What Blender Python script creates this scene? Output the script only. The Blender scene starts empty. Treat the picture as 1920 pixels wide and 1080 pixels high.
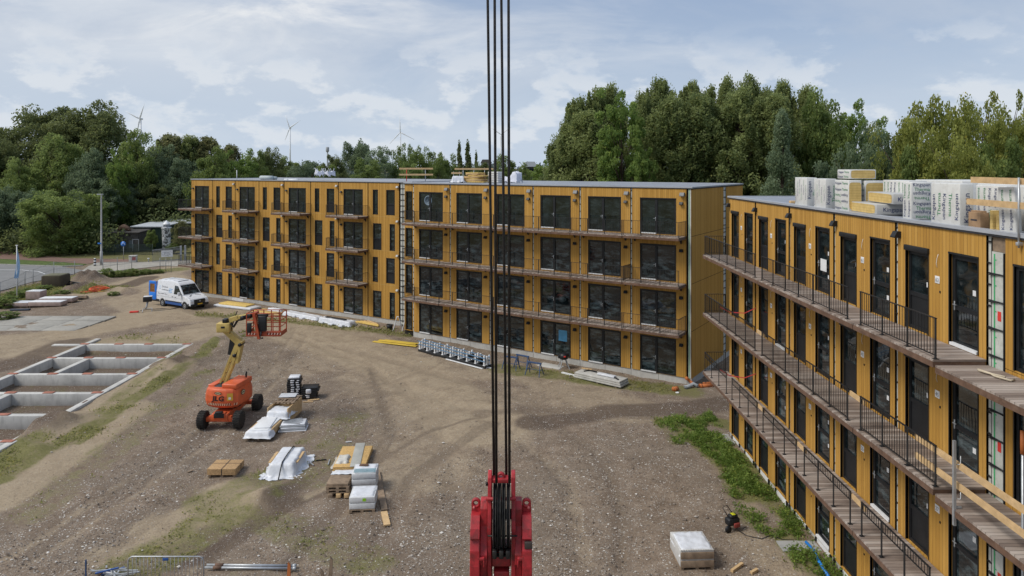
import bpy, bmesh, math, random
import numpy as np
from mathutils import Vector, Matrix
random.seed(7); RNG = np.random.default_rng(11)
SC = bpy.context.scene; COL = SC.collection
PI = math.pi; R = math.radians
HC = 14.3; F = 1300.0; HY = 314.0; CX = 960.0      # camera height, focal length and horizon measured from the photograph

def G(px, py, z=0.0):
    """ground point (at height z) seen at photo pixel px,py"""
    d = (HC - z) * F / (py - HY)
    return Vector(((px - CX) / F * d, d, z))
def P(px, py, d):
    """point at distance d"""
    return Vector(((px - CX) / F * d, d, HC - (py - HY) / F * d))

# ------------------------------------------------------------------ meshes
class MB:
    def __init__(s): s.v = []; s.f = []; s.m = []; s.sm = []
    def add(s, vs, fs, m=0, smooth=False, mat=None):
        b = len(s.v)
        if mat is not None: vs = [mat @ Vector(p) for p in vs]
        s.v += [tuple(p) for p in vs]
        for f in fs:
            s.f.append(tuple(b + i for i in f)); s.m.append(m); s.sm.append(smooth)
        return s
    def box(s, x0, x1, y0, y1, z0, z1, m=0, mat=None):
        vs = [(x0,y0,z0),(x1,y0,z0),(x1,y1,z0),(x0,y1,z0),(x0,y0,z1),(x1,y0,z1),(x1,y1,z1),(x0,y1,z1)]
        fs = [(0,3,2,1),(4,5,6,7),(0,1,5,4),(1,2,6,5),(2,3,7,6),(3,0,4,7)]
        return s.add(vs, fs, m, False, mat)
    def bbox(s, x0, x1, y0, y1, z0, z1, b=.02, m=0, mat=None):
        """box with chamfered edges"""
        bm = bmesh.new(); bmesh.ops.create_cube(bm, size=1)
        for v in bm.verts:
            v.co = Vector((x0 + (v.co.x+.5)*(x1-x0), y0 + (v.co.y+.5)*(y1-y0), z0 + (v.co.z+.5)*(z1-z0)))
        bmesh.ops.bevel(bm, geom=bm.edges[:], offset=b, segments=2, affect='EDGES', profile=.5)
        s.bm(bm, m, True, mat); return s
    def bm(s, bm, m=0, smooth=False, mat=None):
        bm.verts.index_update()
        s.add([v.co.copy() for v in bm.verts], [tuple(v.index for v in f.verts) for f in bm.faces], m, smooth, mat)
        bm.free()
    def bar(s, p0, p1, w, h, m=0, up=(0,0,1)):
        p0 = Vector(p0); p1 = Vector(p1); d = (p1 - p0); L = d.length
        if L < 1e-6: return s
        d.normalize(); u = Vector(up)
        if abs(d.dot(u)) > .98: u = Vector((0,1,0))
        a = d.cross(u).normalized(); b = a.cross(d).normalized()
        mat = Matrix((( *(d.x,), a.x, b.x, p0.x), (d.y, a.y, b.y, p0.y), (d.z, a.z, b.z, p0.z), (0,0,0,1)))
        return s.box(0, L, -w/2, w/2, -h/2, h/2, m, mat)
    def tube(s, pts, r, n=8, m=0, cap=True, smooth=True):
        pts = [Vector(p) for p in pts]; k = len(pts)
        rr = r if isinstance(r, (list, tuple)) else [r]*k
        vs = []; fs = []
        pu = None
        for i, p in enumerate(pts):
            d = (pts[min(i+1,k-1)] - pts[max(i-1,0)]).normalized()
            u = pu if pu is not None else (Vector((0,0,1)) if abs(d.z) < .9 else Vector((1,0,0)))
            a = d.cross(u)
            if a.length < 1e-4: a = d.cross(Vector((0,1,0)))
            a.normalize(); b = a.cross(d).normalized(); pu = b
            for j in range(n):
                t = 2*PI*j/n
                vs.append(p + a*(math.cos(t)*rr[i]) + b*(math.sin(t)*rr[i]))
        for i in range(k-1):
            for j in range(n):
                fs.append((i*n+j, i*n+(j+1)%n, (i+1)*n+(j+1)%n, (i+1)*n+j))
        if cap:
            fs.append(tuple(range(n-1,-1,-1))); fs.append(tuple((k-1)*n+j for j in range(n)))
        return s.add(vs, fs, m, smooth)
    def cyl(s, p0, p1, r, n=12, m=0, r2=None):
        return s.tube([p0, p1], [r, r if r2 is None else r2], n, m)
    def lathe(s, prof, n=16, m=0, mat=None, smooth=True):
        """profile of (radius, height) about z"""
        vs = []; fs = []; k = len(prof)
        for r, z in prof:
            for j in range(n):
                t = 2*PI*j/n; vs.append((r*math.cos(t), r*math.sin(t), z))
        for i in range(k-1):
            for j in range(n):
                fs.append((i*n+j, i*n+(j+1)%n, (i+1)*n+(j+1)%n, (i+1)*n+j))
        fs.append(tuple(range(n-1,-1,-1))); fs.append(tuple((k-1)*n+j for j in range(n)))
        return s.add(vs, fs, m, smooth, mat)
    def prism(s, poly, y0, y1, m=0, mat=None):
        """polygon (x,z) extruded along y"""
        n = len(poly)
        vs = [(x,y0,z) for x,z in poly] + [(x,y1,z) for x,z in poly]
        fs = [tuple(range(n)), tuple(range(2*n-1,n-1,-1))] + [(i, n+i, n+(i+1)%n, (i+1)%n) for i in range(n)]
        return s.add(vs, fs, m, False, mat)
    def quad(s, a, b, c, d, m=0): return s.add([a,b,c,d], [(0,1,2,3)], m)
    def build(s, name, mats, parent=None, loc=None, rotz=None, bevel=0):
        me = bpy.data.meshes.new(name)
        me.from_pydata(s.v, [], s.f)
        if not isinstance(mats, (list, tuple)): mats = [mats]
        for m in mats: me.materials.append(m)
        me.polygons.foreach_set('material_index', s.m)
        me.polygons.foreach_set('use_smooth', s.sm)
        bm = bmesh.new(); bm.from_mesh(me); bmesh.ops.delete(bm, geom=[v for v in bm.verts if not v.link_faces], context='VERTS'); bmesh.ops.recalc_face_normals(bm, faces=bm.faces[:]) ; bm.to_mesh(me); bm.free()
        me.update()
        o = bpy.data.objects.new(name, me); COL.objects.link(o)
        if parent is not None: o.parent = parent
        if loc is not None: o.location = loc
        if rotz is not None: o.rotation_euler = (0,0,rotz)
        if bevel:
            b = o.modifiers.new('bevel', 'BEVEL'); b.width = bevel; b.segments = 2; b.limit_method = 'ANGLE'
        return o

def tag(o, label, cat, group=None):
    o['label'] = label; o['category'] = cat
    if group: o['group'] = group
    return o
def thing(name, label, cat, loc=(0,0,0), rotz=0, group=None):
    o = bpy.data.objects.new(name, None); COL.objects.link(o); o.empty_display_size = .3
    o.location = loc; o.rotation_euler = (0,0,rotz)
    return tag(o, label, cat, group)
def struct(o): o['kind'] = 'structure'; return o
def kids(o): return [c for c in bpy.data.objects if c.parent is o]
def dup(root, loc, rotz=0, label=None, scale=None):
    r = root.copy(); COL.objects.link(r); r.location = loc; r.rotation_euler = (0,0,rotz)
    if label: r['label'] = label
    if scale is not None: r.scale = scale
    for ch in list(root.children):
        c = ch.copy(); COL.objects.link(c); c.parent = r
        for g in list(ch.children):
            d = g.copy(); COL.objects.link(d); d.parent = c
    return r

# ------------------------------------------------------------------ materials
class NT:
    def __init__(s, name):
        s.mat = bpy.data.materials.new(name); s.mat.use_nodes = True
        s.t = s.mat.node_tree; s.n = s.t.nodes; s.l = s.t.links
        s.b = s.n['Principled BSDF']; s.out = s.n['Material Output']
    def new(s, typ, **kw):
        n = s.n.new(typ)
        for k, v in kw.items():
            if k.startswith('i_'):
                key = k[2:]; key = int(key) if key.isdigit() else key.replace('_', ' ')
                n.inputs[key].default_value = v
            else: setattr(n, k, v)
        return n
    def link(s, a, b): s.l.new(a, b)
    def math(s, op, a, b=None, c=None):
        n = s.new('ShaderNodeMath', operation=op)
        for i, x in enumerate((a, b, c)):
            if x is None: continue
            if isinstance(x, (int, float)): n.inputs[i].default_value = x
            else: s.link(x, n.inputs[i])
        return n.outputs[0]
    def ramp(s, fac, stops):
        n = s.new('ShaderNodeValToRGB'); e = n.color_ramp.elements
        while len(e) < len(stops): e.new(.5)
        for k, (p, c) in enumerate(stops):
            e[k].position = p; e[k].color = c if len(c) == 4 else (*c, 1)
        s.link(fac, n.inputs[0]); return n.outputs[0]
    def mix(s, fac, a, b, blend='MIX'):
        n = s.new('ShaderNodeMix', data_type='RGBA', blend_type=blend)
        for k, x in ((0, fac), (6, a), (7, b)):
            if isinstance(x, (int, float)): n.inputs[k].default_value = x
            elif isinstance(x, tuple): n.inputs[k].default_value = (*x, 1) if len(x) == 3 else x
            else: s.link(x, n.inputs[k])
        return n.outputs[2]
    def noise(s, vec, scale, detail=4, rough=.55, dist=0):
        n = s.new('ShaderNodeTexNoise'); n.inputs['Scale'].default_value = scale
        n.inputs['Detail'].default_value = detail; n.inputs['Roughness'].default_value = rough; n.inputs['Distortion'].default_value = dist
        if vec is not None: s.link(vec, n.inputs['Vector'])
        return n.outputs['Fac']
    def coord(s, which='Object'): return s.new('ShaderNodeTexCoord').outputs[which]
    def scale(s, vec, sc):
        n = s.new('ShaderNodeMapping'); n.inputs['Scale'].default_value = sc; s.link(vec, n.inputs[0]); return n.outputs[0]
    def bump(s, h, strength=.3, dist=.02):
        n = s.new('ShaderNodeBump'); n.inputs['Strength'].default_value = strength; n.inputs['Distance'].default_value = dist
        s.link(h, n.inputs['Height']); s.link(n.outputs[0], s.b.inputs['Normal'])
    def color(s, c): s.link(c, s.b.inputs['Base Color'])
    def rough(s, r):
        if isinstance(r, (int, float)): s.b.inputs['Roughness'].default_value = r
        else: s.link(r, s.b.inputs['Roughness'])

def M(name, col, rough=.7, var=.18, scale=2.5, bump=.15, bscale=25, metal=0, spec=.35, dirt=None, dirt_amt=.35):
    t = NT(name); v = t.coord()
    n1 = t.noise(v, scale, 6, .6)
    lo = tuple(c*(1-var) for c in col); hi = tuple(min(1, c*(1+var)) for c in col)
    c = t.ramp(n1, [(.3, lo), (.7, hi)])
    if dirt:
        n2 = t.noise(v, scale*2.3+.7, 8, .65, .6)
        f = t.ramp(n2, [(.48, (0,0,0)), (.72, (dirt_amt,)*3)])
        c = t.mix(f, c, dirt)
    t.color(c); t.b.inputs['Metallic'].default_value = metal; t.b.inputs['Specular IOR Level'].default_value = spec
    nr = t.noise(v, scale*4, 3)
    t.rough(t.math('MULTIPLY_ADD', nr, .25, rough-.12))
    if bump: t.bump(t.noise(v, bscale, 4), bump, .01)
    return t.mat

def wood_cladding():
    t = NT('ochre_cladding'); v = t.coord()
    sp = t.new('ShaderNodeSeparateXYZ'); t.link(v, sp.inputs[0])
    xy = t.math('ADD', sp.outputs[0], sp.outputs[1])
    q = t.math('DIVIDE', xy, .145)
    fr = t.math('FRACT', q); fl = t.math('FLOOR', q)
    wn = t.new('ShaderNodeTexWhiteNoise', noise_dimensions='1D'); t.link(fl, wn.inputs['W'])
    st = t.noise(t.scale(v, (9, 9, .7)), 1.6, 8, .65)
    big = t.noise(v, .35, 3)
    f = t.math('MULTIPLY_ADD', wn.outputs['Value'], .42, t.math('MULTIPLY_ADD', st, .6, t.math('MULTIPLY', big, .25)))
    c = t.ramp(f, [(.2, (.33,.168,.033)), (.55, (.465,.252,.052)), (.95, (.575,.33,.082))])
    grain = t.noise(t.scale(v, (60, 60, 2.2)), 1.0, 4, .7)
    c = t.mix(t.ramp(grain, [(.5, (0,0,0)), (.75, (.32,.32,.32))]), c, (.22,.10,.015))
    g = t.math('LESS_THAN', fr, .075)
    c = t.mix(t.math('MULTIPLY', g, .72), c, (.07,.03,.006))  # shade in the grooves between boards is painted into the colour
    t.color(c); t.rough(.62); t.b.inputs['Specular IOR Level'].default_value = .25
    h = t.math('SUBTRACT', t.math('MULTIPLY', st, .15), g)
    t.bump(h, .6, .012)
    return t.mat

def deck_mat(name, axis=0, w=.145):
    t = NT(name); v = t.coord()
    sp = t.new('ShaderNodeSeparateXYZ'); t.link(v, sp.inputs[0])
    q = t.math('DIVIDE', sp.outputs[axis], w); fr = t.math('FRACT', q); fl = t.math('FLOOR', q)
    wn = t.new('ShaderNodeTexWhiteNoise', noise_dimensions='1D'); t.link(fl, wn.inputs['W'])
    s = (.8, 12, 4) if axis else (12, .8, 4)
    st = t.noise(t.scale(v, s), 2.2, 8, .7)
    f = t.math('MULTIPLY_ADD', wn.outputs['Value'], .45, t.math('MULTIPLY', st, .62))
    c = t.ramp(f, [(.2, (.13,.095,.078)), (.5, (.28,.225,.19)), (.8, (.46,.40,.355))])
    g = t.math('LESS_THAN', fr, .09)
    c = t.mix(t.math('MULTIPLY', g, .8), c, (.02,.014,.01))
    t.color(c); t.rough(.7); t.bump(t.math('SUBTRACT', t.math('MULTIPLY', st, .3), g), .6, .01)
    return t.mat

def glass_mat(name='dark_glass', tint=(.010,.017,.020)):
    t = NT(name); v = t.coord()
    n = t.noise(v, .9, 3)
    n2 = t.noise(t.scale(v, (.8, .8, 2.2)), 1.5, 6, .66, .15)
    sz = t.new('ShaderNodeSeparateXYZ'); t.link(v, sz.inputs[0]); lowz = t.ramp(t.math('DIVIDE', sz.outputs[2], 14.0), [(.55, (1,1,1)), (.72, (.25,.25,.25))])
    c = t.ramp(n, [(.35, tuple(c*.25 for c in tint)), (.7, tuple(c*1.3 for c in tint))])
    c = t.mix(t.math('MULTIPLY', lowz, t.ramp(n2, [(.47, (0,0,0)), (.56, (.4,.4,.4)), (.68, (1,1,1))])), c, (.095,.13,.142))  # pale patches painted as reflections, fainter towards the top floor
    t.color(c)
    t.rough(t.math('MULTIPLY_ADD', n2, .06, .0)); t.b.inputs['IOR'].default_value = 1.72; t.b.inputs['Specular IOR Level'].default_value = .5
    t.bump(t.noise(v, .8, 2), .12, .05)
    return t.mat

def concrete(name, col, stain=.4, sc=1.2):
    t = NT(name); v = t.coord()
    a = t.noise(v, sc, 8, .65); b = t.noise(t.scale(v, (3, 3, .6)), 1.5, 6, .6); fine = t.noise(v, 40, 3)
    c = t.ramp(a, [(.25, tuple(x*.72 for x in col)), (.5, col), (.78, tuple(x*1.18 for x in col))])
    c = t.mix(t.ramp(b, [(.5, (0,0,0)), (.75, (stain,)*3)]), c, tuple(x*.45 for x in col))
    c = t.mix(t.math('MULTIPLY', fine, .25), c, tuple(x*.6 for x in col))
    t.color(c); t.rough(.85); t.b.inputs['Specular IOR Level'].default_value = .2
    t.bump(t.math('ADD', a, t.math('MULTIPLY', fine, .4)), .25, .015)
    return t.mat

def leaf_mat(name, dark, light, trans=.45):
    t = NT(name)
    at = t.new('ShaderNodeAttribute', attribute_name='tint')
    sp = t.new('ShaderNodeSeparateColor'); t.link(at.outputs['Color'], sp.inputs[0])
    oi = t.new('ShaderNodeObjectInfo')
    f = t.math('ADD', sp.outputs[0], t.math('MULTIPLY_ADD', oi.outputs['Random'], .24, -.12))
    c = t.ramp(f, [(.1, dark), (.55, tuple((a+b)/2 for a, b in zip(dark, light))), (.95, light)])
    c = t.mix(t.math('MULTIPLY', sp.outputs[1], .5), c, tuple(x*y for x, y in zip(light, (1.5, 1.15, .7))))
    t.color(c); t.rough(.6); t.b.inputs['Specular IOR Level'].default_value = .25
    tr = t.new('ShaderNodeBsdfTranslucent'); t.link(t.mix(.5, c, tuple(min(1, x*1.6) for x in light)), tr.inputs[0])
    mx = t.new('ShaderNodeMixShader'); mx.inputs[0].default_value = trans
    t.link(t.b.outputs[0], mx.inputs[1]); t.link(tr.outputs[0], mx.inputs[2]); t.link(mx.outputs[0], t.out.inputs[0])
    return t.mat

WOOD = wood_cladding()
DECKX = deck_mat('walkway_boards', 0); 
BLACK = M('black_metal', (.016,.017,.019), .45, .3, spec=.4)
FRAME = M('anthracite_frame', (.013,.014,.016), .5, .3, spec=.35)
PANEL = M('anthracite_panel', (.024,.025,.028), .55, .3, spec=.3)
GLASS = glass_mat()
CONC = concrete('grey_concrete', (.36,.36,.35))
CONCW = concrete('pale_concrete', (.50,.49,.46), .3)
ROOFM = M('grey_roof_membrane', (.27,.29,.33), .5, .12, .6, .1, spec=.4, dirt=(.16,.15,.14))
FLASH = M('grey_roof_flashing', (.36,.38,.42), .4, .1, 1.5, .05, spec=.5)
TRIM = M('dark_roof_trim', (.03,.03,.033), .5, .2)
INSUL = M('white_insulation_strip', (.52,.53,.49), .7, .12, 3, .1, dirt=(.2,.19,.17), dirt_amt=.3)
GREEN = M('green_tape', (.06,.36,.14), .6)
RED = M('red_label', (.65,.05,.035), .6)
WHITE = M('white_plastic', (.72,.73,.74), .45, .08, 3, .1, spec=.4)
FOIL = M('white_foil', (.66,.68,.72), .4, .12, 2.2, .35, 9, spec=.45, dirt=(.36,.33,.3), dirt_amt=.3)
STEEL = M('galvanised_steel', (.42,.44,.46), .42, .18, 4, .06, metal=.55)
RUST = M('rusty_brown_fascia', (.13,.075,.05), .75, .35, 3, .2, dirt=(.25,.17,.12))
TIMBER = M('fresh_timber', (.58,.40,.21), .7, .2, 4, .2, dirt=(.34,.2,.09))
OLDWOOD = M('weathered_timber', (.26,.19,.13), .8, .35, 4, .3, dirt=(.1,.07,.05))
PLYWOOD = M('chipboard', (.42,.27,.135), .8, .3, 14, .25, 30, dirt=(.26,.15,.07))
OSB = M('golden_chipboard', (.56,.36,.14), .75, .3, 16, .25, 30, dirt=(.3,.18,.07))
YELLOWF = M('yellow_foam', (.66,.47,.15), .8, .15, 5, .2)
BLUE = M('blue_paint', (.035,.075,.17), .5, .2, 3, .08, dirt=(.12,.12,.12), dirt_amt=.3)
SOIL = M('brown_soil', (.105,.075,.05), .95, .4, 2.0, 1.0, 7, spec=.1, dirt=(.2,.15,.1))
GREYP = M('grey_plastic', (.33,.35,.37), .5, .15)
ORANGEP = M('orange_pipe_plastic', (.55,.17,.05), .5, .15, dirt=(.3,.12,.06))
TYRE = M('black_rubber', (.022,.021,.02), .85, .35, 4, .3, dirt=(.11,.085,.065), dirt_amt=.5)
BARK = M('tree_bark', (.075,.055,.04), .9, .4, 3, .6, 9)

_txt = {}
def text_geo(s, bold=False):
    """vertices and faces of a line of writing, height 1, left aligned, in the xz plane"""
    if s in _txt: return _txt[s]
    cu = bpy.data.curves.new('t', 'FONT'); cu.body = s; cu.size = 1.0; cu.resolution_u = 2
    if bold: cu.offset = .035
    o = bpy.data.objects.new('t', cu); COL.objects.link(o)
    dg = bpy.context.evaluated_depsgraph_get(); dg.update()
    me = bpy.data.meshes.new_from_object(o.evaluated_get(dg))
    vs = [v.co.copy() for v in me.vertices]; fs = [tuple(p.vertices) for p in me.polygons]
    bpy.data.objects.remove(o); bpy.data.meshes.remove(me); bpy.data.curves.remove(cu)
    w = max((v.x for v in vs), default=1)
    _txt[s] = (vs, fs, w); return _txt[s]
def write(mb, s, origin, right, up, h, m=0, bold=False, fit=None):
    vs, fs, w = text_geo(s, bold); right = Vector(right).normalized(); up = Vector(up).normalized()
    sx = h if fit is None else fit / w
    mb.add([Vector(origin) + right*(v.x*sx) + up*(v.y*h) for v in vs], fs, m)
# ------------------------------------------------------------------ camera, sky and sun
cd = bpy.data.cameras.new('camera'); cam = bpy.data.objects.new('camera', cd); COL.objects.link(cam)
cam.location = (0, 0, HC); cam.rotation_euler = (R(90), 0, 0)
cd.sensor_width = 36; cd.lens = F/1920*36; cd.shift_y = -(540-HY)/1920
cd.clip_start = .1; cd.clip_end = 20000
SC.camera = cam
SC.view_settings.view_transform = 'Standard'; SC.view_settings.look = 'None'; SC.view_settings.exposure = 0
SC.cycles.max_bounces = 5; SC.cycles.diffuse_bounces = 3; SC.cycles.glossy_bounces = 2; SC.cycles.transparent_max_bounces = 4

SUN_EL, SUN_AZ = R(50), R(-108)         # azimuth measured from +Y towards +X: the sun stands to the left
wd = bpy.data.worlds.new('World'); SC.world = wd; wd.use_nodes = True
t = wd.node_tree; N = t.nodes; L = t.links; N.clear()
def wn(typ, **kw):
    n = N.new(typ)
    for k, v in kw.items(): setattr(n, k, v)
    return n
def wm(op, a, b=None, c=None, clamp=False):
    n = wn('ShaderNodeMath', operation=op); n.use_clamp = clamp
    for i, x in enumerate((a, b, c)):
        if x is None: continue
        if isinstance(x, (int, float)): n.inputs[i].default_value = x
        else: L.new(x, n.inputs[i])
    return n.outputs[0]
def wmix(f, a, b):
    n = wn('ShaderNodeMix', data_type='RGBA')
    for k, x in ((0, f), (6, a), (7, b)):
        if isinstance(x, (int, float)): n.inputs[k].default_value = x
        elif isinstance(x, tuple): n.inputs[k].default_value = (*x, 1)
        else: L.new(x, n.inputs[k])
    return n.outputs[2]
def wramp(f, a, b):
    n = wn('ShaderNodeMapRange', interpolation_type='SMOOTHSTEP'); n.inputs[1].default_value = a; n.inputs[2].default_value = b
    L.new(f, n.inputs[0]); return n.outputs[0]
def wnoise(vec, scale, detail=6, rough=.55, dist=0):
    n = wn('ShaderNodeTexNoise'); n.inputs['Scale'].default_value = scale; n.inputs['Detail'].default_value = detail
    n.inputs['Roughness'].default_value = rough; n.inputs['Distortion'].default_value = dist; L.new(vec, n.inputs['Vector']); return n.outputs['Fac']
sky = wn('ShaderNodeTexSky', sky_type='NISHITA'); sky.sun_disc = False
sky.sun_elevation = SUN_EL; sky.sun_rotation = SUN_AZ; sky.air_density = 1.0; sky.dust_density = 2.0; sky.ozone_density = 1.5
tc = wn('ShaderNodeTexCoord'); gen = tc.outputs['Generated']
sp = wn('ShaderNodeSeparateXYZ'); L.new(gen, sp.inputs[0]); sx, sy, sz = sp.outputs
zc = wm('MAXIMUM', sz, 0.0)
def plane(off, kx=1.0, ky=1.0):
    q = wm('ADD', zc, off); c = wn('ShaderNodeCombineXYZ')
    L.new(wm('MULTIPLY', wm('DIVIDE', sx, q), kx), c.inputs[0]); L.new(wm('MULTIPLY', wm('DIVIDE', sy, q), ky), c.inputs[1]); return c.outputs[0]
K = 8.7                                  # cloud brightness relative to the background strength
haze = wramp(zc, .24, .0)
base = wmix(.72, sky.outputs[0], (.345*K, .435*K, .60*K))
base = wmix(wm('MULTIPLY', haze, .85), base, (.555*K, .64*K, .75*K))
left = wramp(sx, .35, -.5)
up = wramp(zc, .04, .2)
# a thin, nearly continuous sheet of cloud, thickest up on the left
v1 = plane(.26, 1.1, 1.5)
n1 = wnoise(v1, .8, 8, .60, .5)
cir = wm('MULTIPLY', wramp(wm('ADD', n1, wm('MULTIPLY_ADD', left, .22, -.08)), .40, .68), up)
base = wmix(wm('MULTIPLY', cir, .85), base, (.655*K, .695*K, .75*K))
n1b = wnoise(v1, 2.0, 8, .60, .8)
streak = wm('MULTIPLY', wm('MULTIPLY', wramp(n1b, .44, .74), left), wramp(zc, .10, .24))
base = wmix(wm('MULTIPLY', streak, .8), base, (.97*K, .95*K, .91*K))
n3 = wnoise(plane(.3, 1.0, 1.4), 1.4, 6, .6, .4)
base = wmix(wm('MULTIPLY', wm('MULTIPLY', wramp(n3, .44, .70), up), .6), base, (.45*K, .52*K, .63*K))
# soft small cumulus in a band above the horizon
def cmap(dz, k=1.0):
    mp = wn('ShaderNodeMapping'); mp.inputs['Scale'].default_value = (k, k, 2.0*k); mp.inputs['Location'].default_value = (.31, .12, .44+dz); L.new(gen, mp.inputs[0]); return mp.outputs[0]
n2 = wnoise(cmap(0), 10.5, 9, .58, .1); n2b = wnoise(cmap(-.03), 10.5, 5, .55, .1)
band = wm('MULTIPLY', wramp(zc, .0, .03), wramp(zc, .21, .10))
cum = wm('MULTIPLY', wramp(n2, .475, .575), band)
ccol = wmix(wramp(wm('SUBTRACT', n2b, n2), -.06, .12), (.76*K, .785*K, .81*K), (.60*K, .67*K, .76*K))
base = wmix(wm('MULTIPLY', cum, .55), base, ccol)
# pale bank of cloud low down
n4 = wnoise(cmap(.2, .6), 6.0, 7, .55, .1)
bank = wm('MULTIPLY', wramp(n4, .42, .60), wramp(zc, .085, .03))
base = wmix(wm('MULTIPLY', bank, .55), base, (.70*K, .74*K, .78*K))
bg = wn('ShaderNodeBackground'); bg.inputs[1].default_value = .123
L.new(base, bg.inputs[0]); ow = wn('ShaderNodeOutputWorld'); L.new(bg.outputs[0], ow.inputs[0])

sd = bpy.data.lights.new('sun', 'SUN'); sun = bpy.data.objects.new('sun', sd); COL.objects.link(sun)
sd.energy = 2.6; sd.angle = R(22); sd.color = (1.0, .95, .87)
dv = Vector((math.sin(SUN_AZ)*math.cos(SUN_EL), math.cos(SUN_AZ)*math.cos(SUN_EL), math.sin(SUN_EL)))
sun.rotation_euler = dv.to_track_quat('Z', 'Y').to_euler(); sun.location = dv*200
# ------------------------------------------------------------------ ground: one sheet to the horizon
from mathutils import noise as mn
def lines(lo, hi, st, far):
    a = list(np.arange(lo, hi+1e-6, st))
    return np.array([-x for x in reversed(far) if -x < lo] + a + [x for x in far if x > hi])
FAR = [75, 90, 110, 140, 180, 240, 340, 500, 800, 1300, 2200, 4000, 9000]
gx = lines(-66, 30, .28, FAR); gy = np.concatenate([[-9000, -2000, -400, -100, -30, 0], np.arange(14, 104, .28), [108, 114, 122, 135, 150, 180, 240, 340, 500, 800, 1300, 2200, 4000, 9000]])
GX, GY = np.meshgrid(gx, gy); NXg, NYg = len(gx), len(gy)
def px2w(pts): return np.array([[*G(x, y).xy] for x, y in pts])
def dist_poly(pts):
    p = px2w(pts); best = np.full(GX.shape, 1e9)
    for (ax, ay), (bx_, by_) in zip(p[:-1], p[1:]):
        dx, dy = bx_-ax, by_-ay; L2 = dx*dx+dy*dy+1e-9
        t_ = np.clip(((GX-ax)*dx+(GY-ay)*dy)/L2, 0, 1)
        best = np.minimum(best, np.hypot(GX-ax-t_*dx, GY-ay-t_*dy))
    return best
def stroke(pts, w, feather=None):
    f = feather or w*.7
    return np.clip((w + f - dist_poly(pts))/f, 0, 1)
def blob(px, py, rx, ry=None):
    c = G(px, py); ry = ry or rx
    return np.exp(-(((GX-c.x)/rx)**2 + ((GY-c.y)/ry)**2))
grass = np.zeros(GX.shape); sand = np.zeros(GX.shape); dark = np.zeros(GX.shape); stone = np.full(GX.shape, .55)
# sandy tracks
for pts, w, a in [([(0,655),(150,650),(300,640),(420,610),(560,600)],2.2,.8), ([(250,560),(330,590),(470,590),(620,612)],2.6,.75), ([(150,620),(250,600),(330,560),(300,520)],2.4,.9),
                  ([(120,560),(200,545),(280,520),(340,500)],2.0,.8), ([(520,610),(640,650),(760,690),(820,740),(900,800)],2.4,.75), ([(640,620),(800,690),(1000,700),(1180,770)],1.8,.6),
                  ([(700,700),(790,780),(800,880)],2.2,.55), ([(330,690),(230,740),(130,820),(20,900)],1.1,.95), ([(250,765),(130,850),(0,935)],.9,.9),
                  ([(960,740),(1100,760),(1230,770)],1.2,.45), ([(540,690),(700,660)],2.0,.5), ([(1400,1010),(1480,1075)],.6,.6), ([(1330,850),(1420,960)],.35,.5),
                  ([(420,920),(470,950),(380,960),(300,985)],.9,.85), ([(190,1040),(330,1000)],.6,.7), ([(0,640),(60,635)],2,.8)]:
    sand = np.maximum(sand, a*stroke(pts, w))
# mud and dark wheel ruts
for pts, w, a in [([(1000,790),(1150,770),(1300,765),(1365,755)],.9,.9), ([(900,770),(1050,765),(1240,785)],.5,.6), ([(0,690),(60,670),(130,640)],1.2,.8), ([(430,830),(600,760),(740,735)],.35,.55),
                  ([(560,905),(470,985),(380,1040)],.5,.8), ([(460,700),(560,660)],.5,.5), ([(330,1060),(450,1000),(560,940)],.25,.9), ([(150,545),(240,535),(280,520)],1.0,.9),
                  ([(330,575),(420,600)],.7,.5), ([(860,1070),(640,1000),(560,985)],.7,.5), ([(790,960),(880,900)],.5,.45), ([(620,985),(700,1060)],.4,.5), ([(240,900),(380,810),(470,750)],.25,.6),
                  ([(200,930),(330,850),(420,780)],.25,.6), ([(60,1000),(220,900),(380,800),(500,700)],.2,.5), ([(480,740),(640,700)],.3,.5), ([(640,800),(700,760),(860,740)],.2,.4), ([(1030,1070),(1060,980),(1100,900)],.3,.3)]:
    dark = np.maximum(dark, a*stroke(pts, w))
# stony bands
for pts, w, a in [([(40,1060),(230,950),(390,830),(470,740),(520,660)],2.2,1.0), ([(560,1000),(640,1060),(700,1000)],1.6,1.0), ([(1050,1060),(1100,950),(1200,860),(1210,800)],2.2,.95),
                  ([(790,1060),(860,960),(880,880)],1.6,.95), ([(1240,820),(1330,920),(1420,1040)],.6,1.0), ([(600,760),(700,810)],2,.9)]:
    stone = np.maximum(stone, a*stroke(pts, w))
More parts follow.
